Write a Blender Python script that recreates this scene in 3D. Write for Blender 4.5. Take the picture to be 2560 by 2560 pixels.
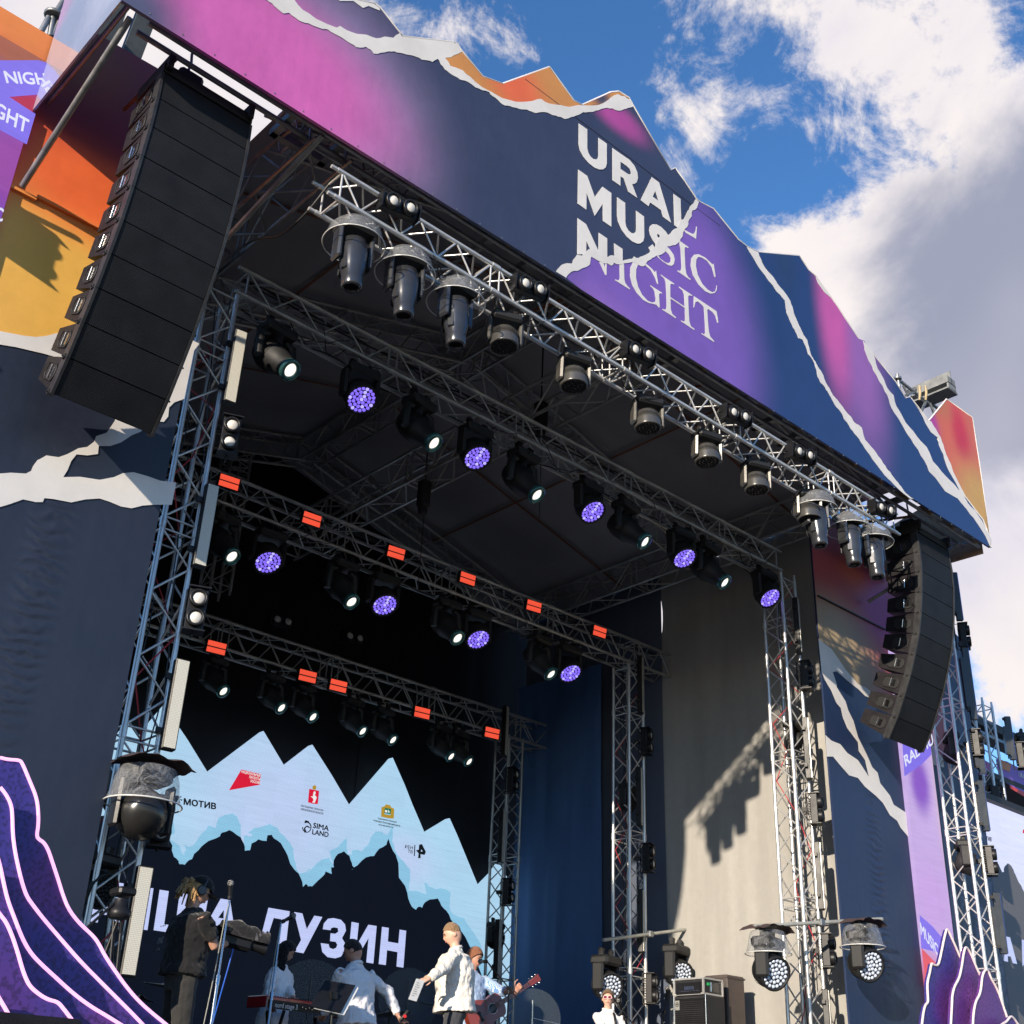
import bpy, bmesh, math, random
import numpy as np
from mathutils import Vector, Matrix, Euler, noise
from mathutils.geometry import tessellate_polygon
R_ = math.radians
rnd = random.Random(7)
S = bpy.context.scene
for o in list(bpy.data.objects): bpy.data.objects.remove(o)
C = bpy.context.scene.collection

# ---------------------------------------------------------------- camera
CAMZ = 1.65
ya, pi_, ro, FP = R_(41.748), R_(27.157), R_(2.519), 3053.4
fw = Vector((math.sin(ya)*math.cos(pi_), math.cos(ya)*math.cos(pi_), math.sin(pi_)))
rt = Vector((math.cos(ya), -math.sin(ya), 0)); up = rt.cross(fw)
cx = math.cos(ro)*rt + math.sin(ro)*up; cu = -math.sin(ro)*rt + math.cos(ro)*up
cam = bpy.data.cameras.new('camera'); cam.sensor_width = 36; cam.lens = FP/2560*36
cam.clip_start = .1; cam.clip_end = 5000
camo = bpy.data.objects.new('camera', cam); C.objects.link(camo)
M = Matrix((cx, cu, -fw)).transposed().to_4x4(); M.translation = (0, 0, CAMZ)
camo.matrix_world = M; S.camera = camo

# ---------------------------------------------------------------- light
SUN = Vector((2.5, 1.0, -.74)).normalized()
sl = bpy.data.lights.new('sun', 'SUN'); sl.energy = 5.0; sl.angle = R_(.53); sl.color = (1, .87, .70)
so = bpy.data.objects.new('sun', sl); C.objects.link(so)
so.rotation_euler = SUN.to_track_quat('-Z', 'Y').to_euler(); so.location = (-20, -10, 20)
W = bpy.data.worlds.new('World'); S.world = W; W.use_nodes = True
nt = W.node_tree; nt.nodes.clear()
def N(t, ty, **kw):
    n = t.nodes.new(ty)
    for k, v in kw.items():
        if k.startswith('i_'):
            n.inputs[int(k[2:]) if k[2:].isdigit() else k[2:].replace('_', ' ')].default_value = v
        else: setattr(n, k, v)
    return n
def math_(t, op, a, b=None, c=None, clamp=False):
    n = N(t, 'ShaderNodeMath', operation=op, use_clamp=clamp)
    for i, v in enumerate((a, b, c)):
        if v is None: continue
        if isinstance(v, (int, float)): n.inputs[i].default_value = v
        else: t.links.new(v, n.inputs[i])
    return n.outputs[0]
def mixc(t, f, a, b, bt='MIX'):
    n = N(t, 'ShaderNodeMix', data_type='RGBA', blend_type=bt)
    for s, v in (('Factor', f), ('A', a), ('B', b)):
        i = [x for x in n.inputs if x.name == s and (x.type == 'RGBA' or s == 'Factor' and x.type == 'VALUE')][0]
        if isinstance(v, (int, float)): i.default_value = v
        elif isinstance(v, tuple): i.default_value = (*v[:3], 1)
        else: t.links.new(v, i)
    return [x for x in n.outputs if x.type == 'RGBA'][0]
def ramp(t, f, pts):
    n = N(t, 'ShaderNodeValToRGB'); t.links.new(f, n.inputs[0])
    e = n.color_ramp.elements
    while len(e) < len(pts): e.new(.5)
    for i, (p, c) in enumerate(pts):
        e[i].position = p; e[i].color = (*c, 1) if isinstance(c, tuple) else (c, c, c, 1)
    return n.outputs[0]
sky = N(nt, 'ShaderNodeTexSky', sky_type='NISHITA', sun_disc=False)
sky.sun_elevation = math.asin(-SUN.z); sky.sun_rotation = math.atan2(-SUN.x, -SUN.y)
sky.air_density = 1.0; sky.dust_density = .0; sky.ozone_density = 3.0
tc = N(nt, 'ShaderNodeTexCoord'); D = tc.outputs['Generated']
def raydir(x, y):
    v = cx*(x-1280) - cu*(y-1280) + fw*FP
    return v.normalized()
def dome(x, y, rad, soft=.6):
    """soft disc of the sky about the direction of a cloud bank (1 inside, 0 outside)"""
    v = raydir(x, y)
    d = N(nt, 'ShaderNodeVectorMath', operation='DISTANCE'); nt.links.new(D, d.inputs[0]); d.inputs[1].default_value = v
    return N_map(d.outputs['Value'], rad, rad*soft)
def N_map(v, a, b):
    n = N(nt, 'ShaderNodeMapRange', interpolation_type='SMOOTHSTEP'); nt.links.new(v, n.inputs[0])
    n.inputs[1].default_value = a; n.inputs[2].default_value = b
    return n.outputs[0]
def fbm(sc, det, rough, dist=0, off=(0, 0, 0), lac=2.1):
    m = N(nt, 'ShaderNodeMapping'); nt.links.new(D, m.inputs[0]); m.inputs['Location'].default_value = off
    n = N(nt, 'ShaderNodeTexNoise'); nt.links.new(m.outputs[0], n.inputs['Vector'])
    n.inputs['Scale'].default_value = sc; n.inputs['Detail'].default_value = det; n.inputs['Roughness'].default_value = rough
    n.inputs['Distortion'].default_value = dist; n.inputs['Lacunarity'].default_value = lac
    return n.outputs[0]
n1 = fbm(5.0, 15, .66, .35, (.3, .1, .7))
n2 = fbm(13, 10, .68, .6, (2, 1, 0))
dens = math_(nt, 'MULTIPLY_ADD', n1, 1.15, math_(nt, 'MULTIPLY_ADD', n2, .75, -.45))
bias = -.20
for (x, y, r, w, s) in ((1740, 130, .125, .20, 0), (1780, 300, .07, .14, 0), (2130, 60, .13, .22, 0), (2350, 60, .08, .15, 0), (2860, 900, .34, .62, .35), (2540, 330, .07, .20, 0), (1990, 640, .06, .20, 0), (1830, 560, .055, .18, 0),
                        (1240, 110, .07, .15, 0), (1130, 60, .045, .12, 0), (2100, 760, .09, .30, 0), (2230, 980, .14, .34, 0), (2300, 640, .10, .12, 0), (2120, 430, .10, -.10, 0), (480, 260, .22, .50, .35), (40, 40, .14, .30, 0), (2500, 1650, .13, .20, 0), (1700, 420, .05, .12, 0), (1680, 1540, .08, .5, .3), (2020, 340, .06, .06, 0)):
    bias = math_(nt, 'MULTIPLY_ADD', dome(x, y, r, s), w, bias)
dens = math_(nt, 'ADD', dens, bias)
cov = N_map(dens, .46, .68)
n3 = fbm(4.2, 8, .55, .3, (5, 2, 1)); n4 = fbm(2.2, 3, .5, .2, (1, 7, 3))
grey = math_(nt, 'ADD', dome(2570, 740, .19, .25), math_(nt, 'MULTIPLY_ADD', n3, 2.6, -1.42), clamp=True)
soft = N_map(math_(nt, 'MULTIPLY_ADD', n3, .6, math_(nt, 'MULTIPLY', n4, .5)), .42, .66)
cc = mixc(nt, soft, (8.2, 7.6, 7.4), (6.2, 6.0, 6.9))
cc = mixc(nt, N_map(grey, .15, .85), cc, mixc(nt, N_map(n4, .40, .58), (2.9, 3.1, 4.1), (4.3, 4.3, 5.1)))
hs = N(nt, 'ShaderNodeHueSaturation'); hs.inputs['Saturation'].default_value = 1.18; hs.inputs['Value'].default_value = 1.0
nt.links.new(sky.outputs[0], hs.inputs['Color'])
skc = mixc(nt, 1.0, hs.outputs[0], (1.95, 1.80, 1.95), 'MULTIPLY')
allc = mixc(nt, cov, skc, cc)
bg = N(nt, 'ShaderNodeBackground'); bg.inputs[1].default_value = .08
nt.links.new(allc, bg.inputs[0])
wo = N(nt, 'ShaderNodeOutputWorld'); nt.links.new(bg.outputs[0], wo.inputs[0])
S.view_settings.view_transform = 'Standard'; S.view_settings.look = 'None'
S.view_settings.exposure = .6; S.view_settings.gamma = 1; S.view_settings.use_curve_mapping = False
S.render.engine = 'CYCLES'; S.cycles.max_bounces = 8; S.cycles.diffuse_bounces = 3; S.cycles.transparent_max_bounces = 16
S.render.resolution_x = S.render.resolution_y = 1024

# ---------------------------------------------------------------- helpers
def V(*a): return Vector(a)
def at(x, y, Y=None, X=None, Z=None):
    """the point of a real plane (Y=, X= or height Z=) that a sighting line from the camera meets"""
    d = cx*(x-1280) - cu*(y-1280) + fw*FP
    t = Y/d.y if Y is not None else (X/d.x if X is not None else (Z-CAMZ)/d.z)
    return V(d.x*t, d.y*t, d.z*t + CAMZ)
def cr(x0, y0, w, pts, full=1932): k = w/full; return [(x0+x*k, y0+y*k) for x, y in pts]

def thing(name, label, cat, loc=(0, 0, 0), rot=(0, 0, 0), group=None):
    o = bpy.data.objects.new(name, None); C.objects.link(o); o.empty_display_size = .1
    o.location = loc; o.rotation_euler = rot; tag(o, label, cat, group); return o
def tag(o, label=None, cat=None, group=None, kind=None):
    for k, v in (('label', label), ('category', cat), ('group', group), ('kind', kind)):
        if v: o[k] = v
    return o
def copy_tree(o, parent=None):
    c = o.copy(); C.objects.link(c); c.parent = parent
    for ch in list(o.children): copy_tree(ch, c)
    return c
def link(name, me, parent=None, loc=None, mat=None):
    o = bpy.data.objects.new(name, me); C.objects.link(o)
    if parent: o.parent = parent
    if loc is not None: o.location = loc
    return o
def frame(d):
    d = d.normalized(); a = V(0, 0, 1) if abs(d.z) < .9 else V(1, 0, 0)
    u = d.cross(a).normalized(); return u, d.cross(u).normalized()
class MB:
    def __init__(s): s.v = []; s.f = []; s.sm = []; s.mi = []; s.m = 0
    def add(s, vs, fs, smooth=False):
        n = len(s.v); s.v += [tuple(v) for v in vs]
        for f in fs: s.f.append([i+n for i in f]); s.sm.append(smooth); s.mi.append(s.m)
        return s
    def box(s, c, d, rot=None, bev=0):
        c = Vector(c); hx, hy, hz = (x/2 for x in d)
        if bev:
            b = min(bev, hx*.9, hy*.9, hz*.9); P = []
            for z, q in ((-hz, b), (-hz+b, 0), (hz-b, 0), (hz, b)):
                P += [(-hx+q, -hy+q, z), (hx-q, -hy+q, z), (hx-q, hy-q, z), (-hx+q, hy-q, z)] if q else [(-hx, -hy+b, z), (-hx+b, -hy, z), (hx-b, -hy, z), (hx, -hy+b, z), (hx, hy-b, z), (hx-b, hy, z), (-hx+b, hy, z), (-hx, hy-b, z)]
            F = [(3, 2, 1, 0)]
            # ring indices: 0-3, 4-11, 12-19, 20-23
            for i in range(4):
                j = (i+1) % 4
                F += [(i, j, 4+(2*j) % 8, 4+(2*i+1) % 8), (i, 4+(2*i+1), 4+2*i)]
                F += [(20+j, 20+i, 12+(2*i+1), 12+(2*j) % 8), (20+i, 12+2*i, 12+2*i+1)]
            for i in range(8):
                j = (i+1) % 8; F.append((4+i, 4+j, 12+j, 12+i))
            F.append((20, 21, 22, 23))
        else:
            P = [(x, y, z) for z in (-hz, hz) for x, y in ((-hx, -hy), (hx, -hy), (hx, hy), (-hx, hy))]
            F = [(3, 2, 1, 0), (4, 5, 6, 7), (0, 1, 5, 4), (1, 2, 6, 5), (2, 3, 7, 6), (3, 0, 4, 7)]
        P = [Vector(p) for p in P]
        if rot is not None:
            rm = rot if isinstance(rot, Matrix) else Euler(rot).to_matrix(); P = [rm @ p for p in P]
        return s.add([p+c for p in P], F)
    def tube(s, a, b, r, n=8, r2=None, cap=True, smooth=True):
        a = Vector(a); b = Vector(b); r2 = r if r2 is None else r2
        if (b-a).length < 1e-6: return s
        u, w = frame(b-a); P = []
        for c, rr in ((a, r), (b, r2)):
            P += [c+(u*math.cos(t)+w*math.sin(t))*rr for t in (2*math.pi*i/n for i in range(n))]
        s.add(P, [(i, i+n, (i+1) % n+n, (i+1) % n) for i in range(n)], smooth)
        if cap: s.add(P[:n], [tuple(range(n))]); s.add(P[n:], [tuple(reversed(range(n)))])
        return s
    def path(s, pts, r, n=6, closed=False, cap=True):
        pts = [Vector(p) for p in pts]; k = len(pts); P = []; u = None
        for i, p in enumerate(pts):
            d = (pts[(i+1) % k if closed else min(i+1, k-1)]-pts[(i-1) % k if closed else max(i-1, 0)])
            if d.length < 1e-7: d = V(0, 0, 1)
            d.normalize()
            if u is None: u, w = frame(d)
            else: u = (u-d*u.dot(d)).normalized(); w = d.cross(u)
            rr = r[i] if isinstance(r, (list, tuple)) else r
            P += [p+(u*math.cos(t)+w*math.sin(t))*rr for t in (2*math.pi*j/n for j in range(n))]
        F = [(i*n+j, i*n+(j+1) % n, ((i+1) % k)*n+(j+1) % n, ((i+1) % k)*n+j) for i in range(k if closed else k-1) for j in range(n)]
        s.add(P, F, True)
        if cap and not closed: s.add(P[:n], [tuple(reversed(range(n)))]); s.add(P[-n:], [tuple(range(n))])
        return s
    def lathe(s, c, ax, prof, n=20, smooth=True, cap=True, u=None):
        """prof: (distance along ax, radius)"""
        c = Vector(c); ax = Vector(ax).normalized(); u, w = frame(ax); P = []
        for d, r in prof: P += [c+ax*d+(u*math.cos(t)+w*math.sin(t))*r for t in (2*math.pi*i/n for i in range(n))]
        k = len(prof)
        s.add(P, [(i*n+j, i*n+(j+1) % n, (i+1)*n+(j+1) % n, (i+1)*n+j) for i in range(k-1) for j in range(n)], smooth)
        if cap: s.add(P[:n], [tuple(reversed(range(n)))]); s.add(P[-n:], [tuple(range(n))])
        return s
    def sphere(s, c, r, n=12, m=8, sc=(1, 1, 1)):
        c = Vector(c); P = []
        for i in range(1, m):
            a = math.pi*i/m
            P += [c+V(sc[0]*r*math.sin(a)*math.cos(t), sc[1]*r*math.sin(a)*math.sin(t), sc[2]*r*math.cos(a)) for t in (2*math.pi*j/n for j in range(n))]
        P += [c+V(0, 0, r*sc[2]), c-V(0, 0, r*sc[2])]; T = len(P)-2
        F = [(i*n+j, (i+1)*n+j, (i+1)*n+(j+1) % n, i*n+(j+1) % n) for i in range(m-2) for j in range(n)]
        F += [(T, j, (j+1) % n) for j in range(n)] + [(T+1, (m-2)*n+(j+1) % n, (m-2)*n+j) for j in range(n)]
        return s.add(P, F, True)
    def slab(s, loops, nrm, th):
        """flat panel: outer loop + holes (coplanar world points), front face at the points, thickness th along -nrm"""
        nrm = Vector(nrm).normalized(); loops = [[Vector(p) for p in l] for l in loops]
        flat = [p for l in loops for p in l]; tr = tessellate_polygon(loops); F = []
        for t in tr:
            a, b, c = (flat[i] for i in t)
            F.append(t if (b-a).cross(c-a).dot(nrm) > 0 else t[::-1])
        s.add(flat, F)
        if th:
            back = [p-nrm*th for p in flat]; s.add(back, [f[::-1] for f in F])
            k = 0
            for l in loops:
                n = len(l); s.add(l+[p-nrm*th for p in l], [(i, (i+1) % n, (i+1) % n+n, i+n) for i in range(n)])
        return s
    def grid(s, fn, nu, nv, smooth=True):
        P = [fn(i/nu, j/nv) for j in range(nv+1) for i in range(nu+1)]
        return s.add(P, [(j*(nu+1)+i, j*(nu+1)+i+1, (j+1)*(nu+1)+i+1, (j+1)*(nu+1)+i) for j in range(nv) for i in range(nu)], smooth)
    def build(s, name, mat, parent=None, world=True, origin=None):
        off = V(0, 0, 0)
        if world and parent is not None:
            p = parent
            while p: off += Vector(p.location); p = p.parent
        if origin is not None: off = off+Vector(origin) if parent is not None and not world else Vector(origin)
        me = bpy.data.meshes.new(name)
        me.from_pydata([(a-off.x, b-off.y, c-off.z) for a, b, c in s.v], [], s.f)
        me.polygons.foreach_set('use_smooth', s.sm)
        for m in (mat if isinstance(mat, (list, tuple)) else [mat]): me.materials.append(m)
        if len(me.materials) > 1: me.polygons.foreach_set('material_index', s.mi)
        me.update()
        o = bpy.data.objects.new(name, me); C.objects.link(o)
        if parent is not None: o.parent = parent
        if origin is not None and parent is None: o.location = origin
        return o

# ---------------------------------------------------------------- materials
def newmat(name):
    m = bpy.data.materials.new(name); m.use_nodes = True
    return m, m.node_tree, m.node_tree.nodes['Principled BSDF']
def wpos(t):
    g = N(t, 'ShaderNodeNewGeometry'); return g.outputs['Position']
def wear(t, b, base, amt=.25, sc=6., rough=.5, rvar=.15, obj=True):
    """multiply the base colour by soft grime and vary the roughness"""
    co = N(t, 'ShaderNodeTexCoord').outputs['Object'] if obj else wpos(t)
    n = N(t, 'ShaderNodeTexNoise'); t.links.new(co, n.inputs['Vector']); n.inputs['Scale'].default_value = sc; n.inputs['Detail'].default_value = 6; n.inputs['Roughness'].default_value = .65
    f = ramp(t, n.outputs[0], [(.3, 1-amt), (.7, 1.0)])
    c = mixc(t, 1.0, base, f, 'MULTIPLY'); t.links.new(c, b.inputs['Base Color'])
    t.links.new(math_(t, 'MULTIPLY_ADD', n.outputs[0], rvar*2, rough-rvar), b.inputs['Roughness'])
    return n.outputs[0], c
def mat_plain(name, col, rough=.5, metal=0., amt=.2, sc=6., rvar=.12, spec=.5, bump=0, bsc=60., coat=0):
    m, t, b = newmat(name); wear(t, b, (*col,), amt, sc, rough, rvar)
    b.inputs['Metallic'].default_value = metal; b.inputs['Specular IOR Level'].default_value = spec
    b.inputs['Coat Weight'].default_value = coat
    if bump:
        n = N(t, 'ShaderNodeTexNoise'); t.links.new(N(t, 'ShaderNodeTexCoord').outputs['Object'], n.inputs['Vector']); n.inputs['Scale'].default_value = bsc; n.inputs['Detail'].default_value = 3
        bp = N(t, 'ShaderNodeBump'); bp.inputs['Strength'].default_value = bump; bp.inputs['Distance'].default_value = .01
        t.links.new(n.outputs[0], bp.inputs['Height']); t.links.new(bp.outputs[0], b.inputs['Normal'])
    return m
def blob(t, P, c, r, soft=.0, sc=(1, 1, 1)):
    v = N(t, 'ShaderNodeVectorMath', operation='SUBTRACT'); t.links.new(P, v.inputs[0]); v.inputs[1].default_value = c
    w = N(t, 'ShaderNodeVectorMath', operation='MULTIPLY'); t.links.new(v.outputs[0], w.inputs[0]); w.inputs[1].default_value = [1/(r*x) for x in sc]
    l = N(t, 'ShaderNodeVectorMath', operation='LENGTH'); t.links.new(w.outputs[0], l.inputs[0])
    n = N(t, 'ShaderNodeMapRange', interpolation_type='SMOOTHERSTEP'); t.links.new(l.outputs['Value'], n.inputs[0])
    n.inputs[1].default_value = 1.0; n.inputs[2].default_value = soft
    return n.outputs[0]
def mat_print(name, base, blobs=(), rough=.45, emit=0, grad=None, fabric=.15, emix=None):
    """printed banner film: ink colours in soft gradients (fixed to the print itself)"""
    m, t, b = newmat(name); P = wpos(t); c = base
    for (ctr, r, soft, col, sc) in blobs: c = mixc(t, blob(t, P, ctr, r, soft, sc), c, col)
    dn = N(t, 'ShaderNodeTexNoise'); dn.inputs['Scale'].default_value = 1.3; dn.inputs['Detail'].default_value = 9; dn.inputs['Roughness'].default_value = .72; t.links.new(P, dn.inputs['Vector'])
    c = mixc(t, 1., c, ramp(t, dn.outputs[0], [(.34, .86), (.62, 1.)]), 'MULTIPLY'); t.links.new(c, b.inputs['Base Color'])
    t.links.new(math_(t, 'MULTIPLY_ADD', dn.outputs[0], .25, rough-.12), b.inputs['Roughness'])
    if fabric:
        n = N(t, 'ShaderNodeTexNoise'); t.links.new(P, n.inputs['Vector']); n.inputs['Scale'].default_value = 3; n.inputs['Detail'].default_value = 4
        w = N(t, 'ShaderNodeTexWave'); t.links.new(P, w.inputs['Vector']); w.inputs['Scale'].default_value = 2.2; w.inputs['Distortion'].default_value = 3; w.bands_direction = 'X'
        h = math_(t, 'ADD', math_(t, 'MULTIPLY', n.outputs[0], 1.), math_(t, 'MULTIPLY', w.outputs[0], .035))
        bp = N(t, 'ShaderNodeBump'); bp.inputs['Strength'].default_value = fabric; bp.inputs['Distance'].default_value = .03
        t.links.new(h, bp.inputs['Height']); t.links.new(bp.outputs[0], b.inputs['Normal'])
    return m
def mat_led(name, base, blobs=(), strength=1., pix=60., spec=.3):
    """LED wall: emission through a fine pixel grid and slightly uneven modules"""
    m, t, b = newmat(name); P = wpos(t); c = base
    for (ctr, r, soft, col, sc) in blobs: c = mixc(t, blob(t, P, ctr, r, soft, sc), c, col)
    b.inputs['Base Color'].default_value = (.006, .006, .007, 1); b.inputs['Roughness'].default_value = .6
    b.inputs['Specular IOR Level'].default_value = spec
    sp = N(t, 'ShaderNodeSeparateXYZ'); t.links.new(P, sp.inputs[0])
    def lines(o, f, dp):
        fr = math_(t, 'FRACT', math_(t, 'MULTIPLY', o, f)); d = math_(t, 'ABSOLUTE', math_(t, 'SUBTRACT', fr, .5))
        return math_(t, 'SUBTRACT', 1, math_(t, 'MULTIPLY', math_(t, 'GREATER_THAN', d, .42), dp))
    g = math_(t, 'MULTIPLY', lines(sp.outputs[0], pix, .16), lines(sp.outputs[2], pix, .2))
    n = N(t, 'ShaderNodeTexNoise'); mp = N(t, 'ShaderNodeMapping'); mp.inputs['Scale'].default_value = (1.2, 1, 14); t.links.new(P, mp.inputs[0]); t.links.new(mp.outputs[0], n.inputs['Vector']); n.inputs['Scale'].default_value = 1.4; n.inputs['Detail'].default_value = 3
    sn = N(t, 'ShaderNodeVectorMath', operation='SNAP'); t.links.new(P, sn.inputs[0]); sn.inputs[1].default_value = (.5, 10, .5)
    wn = N(t, 'ShaderNodeTexWhiteNoise'); t.links.new(sn.outputs[0], wn.inputs[0])
    g = math_(t, 'MULTIPLY', g, math_(t, 'MULTIPLY_ADD', n.outputs[0], .22, .89)); g = math_(t, 'MULTIPLY', g, math_(t, 'MULTIPLY_ADD', wn.outputs[0], .05, .975))
    cc = c if not isinstance(c, tuple) else None
    if cc is None: b.inputs['Emission Color'].default_value = (*c, 1)
    else: t.links.new(cc, b.inputs['Emission Color'])
    t.links.new(math_(t, 'MULTIPLY', g, strength*.70), b.inputs['Emission Strength'])
    return m
def mat_emit(name, col, strength):
    m, t, b = newmat(name); b.inputs['Base Color'].default_value = (*[x*.3 for x in col], 1)
    b.inputs['Emission Color'].default_value = (*col, 1); b.inputs['Emission Strength'].default_value = strength
    return m
def srgb(r, g, b):
    f = lambda c: (c/255/12.92) if c/255 <= .04045 else ((c/255+.055)/1.055)**2.4
    return (f(r), f(g), f(b))

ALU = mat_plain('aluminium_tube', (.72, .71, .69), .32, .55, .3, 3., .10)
ALU_D = mat_plain('shaded_aluminium_tube', (.52, .51, .49), .40, .6, .5, 2.5, .12)  # darker copy of the aluminium, shade put in for trusses under the roof
STEEL = mat_plain('galvanised_steel', (.33, .34, .34), .42, .7, .5, 5., .12)
RUST = mat_plain('rusty_steel', (.22, .085, .045), .65, .2, .5, 4.)
BLACK = mat_plain('black_housing', (.012, .012, .014), .42, 0, .3, 8., .12, spec=.3)
BLACKM = mat_plain('matt_black_metal', (.012, .012, .013), .6, 0, .3, 8.)
GUN = mat_plain('gunmetal_housing', (.050, .052, .058), .24, .35, .25, 4., .08, coat=.4)
WOOD = mat_plain('raw_plywood', (.34, .20, .10), .7, 0, .3, 5., bump=.3)
WHITEP = mat_plain('white_paint', (.75, .74, .72), .5, 0, .1, 3.)
CABLE = mat_plain('rubber_cable', (.012, .012, .014), .5)
REDTAG = mat_plain('red_webbing', (.45, .02, .03), .6)
# ---------------------------------------------------------------- ground, deck
def zr(z): return z + CAMZ
m = MB(); m.box((10, 200, -.25), (1600, 1600, .5))
GRD, t_, b_ = newmat('trodden_paving'); wear(t_, b_, (.085, .08, .078), .35, .6, .85, .1, obj=False)
tag(m.build('ground', GRD), kind='structure')
FLOOR = 1.9
DECK = mat_plain('black_stage_ply', (.03, .03, .032), .5, 0, .4, 3.)
m = MB(); m.box((9.4, 12.7, FLOOR-.6), (12.2, 9.2, 1.2)); m.box((9.4, 12.7, .35), (12.0, 9.0, .7))
tag(m.build('stage_floor', DECK), kind='structure')

# ---------------------------------------------------------------- truss builder
_bm = {}
def rod(L, r, n=6):
    k = (round(L, 3), r, n)
    if k not in _bm:
        mb = MB(); mb.tube((0, 0, 0), (0, 0, k[0]), r, n, cap=False)
        me = bpy.data.meshes.new('brace'); me.from_pydata(mb.v, [], mb.f); me.polygons.foreach_set('use_smooth', mb.sm); me.update(); _bm[k] = me
    return _bm[k]
def put_rod(name, a, b, r, mat, parent, n=6):
    me = rod((b-a).length, r, n)
    if not me.materials: me.materials.append(mat)
    elif me.materials[0] != mat:
        k = (round((b-a).length, 3), r, n, mat.name)
        if k not in _bm: _bm[k] = me.copy(); _bm[k].materials[0] = mat
        me = _bm[k]
    o = bpy.data.objects.new(name, me); C.objects.link(o); o.parent = parent
    o.location = a - parent.location; o.rotation_mode = 'QUATERNION'; o.rotation_quaternion = (b-a).to_track_quat('Z', 'Y')
    return o
def truss(label, A, d, L, u, v, s=.31, s2=None, rc=.025, rb=.011, pitch=.48, sec=2.0, mat=None, parts=True, group=None, name='lighting_truss', cat='truss', ends=True):
    mat = mat or ALU; A = Vector(A); d = Vector(d).normalized(); u = Vector(u).normalized(); v = Vector(v).normalized(); s2 = s2 or s
    root = thing(name, label, cat, A, group=group); c = [V(0, 0, 0), u*s, v*s2, u*s+v*s2]
    for o in c:
        mb = MB(); mb.tube(A+o, A+o+d*L, rc, 10)
        x = sec
        while x < L-.3: mb.tube(A+o+d*(x-.05), A+o+d*(x+.05), rc*1.28, 10); x += sec
        for e in ((0, -1), (L, 1)):
            if ends: p = A+o+d*e[0]; mb.tube(p, p+d*(.07*e[1]), rc*.8, 8)
        mb.build('chord', mat, root)
    B = []; x = 0.
    while x < L-.05:
        x1 = min(x+sec, L); e = .06; n = max(2, round((x1-x-2*e)/(pitch/2)))
        for fi, (a, b) in enumerate(((0, 1), (0, 2), (1, 3), (2, 3))):
            pa, pb = c[a], c[b]; fl = fi % 2
            B += [(A+pa+d*(x+e), A+pb+d*(x+e)), (A+pa+d*(x1-e), A+pb+d*(x1-e))]
            st = (x1-x-2*e)/n
            for i in range(n):
                q0, q1 = (pa, pb) if (i+fl) % 2 == 0 else (pb, pa)
                B.append((A+q0+d*(x+e+st*i), A+q1+d*(x+e+st*(i+1))))
        x = x1
    if parts and len(B) <= 300:
        for a, b in B: put_rod('brace', a, b, rb, mat, root)
    else:
        mb = MB()
        for a, b in B: mb.tube(a, b, rb, 5, cap=False)
        tag(mb.build('bracing', mat, root), kind='stuff')
    return root
X3, Y3, Z3 = V(1, 0, 0), V(0, 1, 0), V(0, 0, 1)
G_H = 'trusses hung across the stage'; G_T = 'vertical tower trusses of the stage'; G_R = 'roof trusses of the stage'
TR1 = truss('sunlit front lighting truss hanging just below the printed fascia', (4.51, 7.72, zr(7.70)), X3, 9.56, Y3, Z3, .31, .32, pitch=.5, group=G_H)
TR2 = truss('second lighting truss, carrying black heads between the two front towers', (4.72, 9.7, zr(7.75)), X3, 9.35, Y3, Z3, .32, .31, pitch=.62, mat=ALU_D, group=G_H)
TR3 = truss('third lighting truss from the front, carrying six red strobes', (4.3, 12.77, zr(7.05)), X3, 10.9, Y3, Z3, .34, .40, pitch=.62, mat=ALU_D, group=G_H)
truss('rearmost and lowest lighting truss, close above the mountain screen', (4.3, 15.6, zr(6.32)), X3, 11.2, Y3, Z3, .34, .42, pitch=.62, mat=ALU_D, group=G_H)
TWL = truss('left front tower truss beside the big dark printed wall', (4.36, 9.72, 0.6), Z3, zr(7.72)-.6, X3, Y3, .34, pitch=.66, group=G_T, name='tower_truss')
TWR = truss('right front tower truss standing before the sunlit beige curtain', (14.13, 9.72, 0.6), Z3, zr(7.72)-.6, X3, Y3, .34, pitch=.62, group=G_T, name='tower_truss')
TW3 = truss('tower truss halfway back on the right, before the rear of the side curtain', (14.13, 12.79, FLOOR), Z3, zr(7.02)-FLOOR, X3, Y3, .34, pitch=.62, group=G_T, name='tower_truss')
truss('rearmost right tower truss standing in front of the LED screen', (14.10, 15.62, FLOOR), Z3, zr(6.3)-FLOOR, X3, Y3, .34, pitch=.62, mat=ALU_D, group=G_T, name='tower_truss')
for y, z, w in ((12.79, 7.02, 'middle'), (15.62, 6.3, 'rear')):
    truss('%s left tower truss, mostly hidden behind the left front tower' % w, (4.4, y, FLOOR), Z3, zr(z)-FLOOR, X3, Y3, .34, pitch=.62, mat=ALU_D, parts=False, group=G_T, name='tower_truss')
truss('tower truss with blue LED bars right of the purple LED strip', (17.32, 8.92, 0.0), Z3, zr(8.2), X3, Y3, .34, pitch=.62, group=G_T, name='tower_truss')

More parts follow.
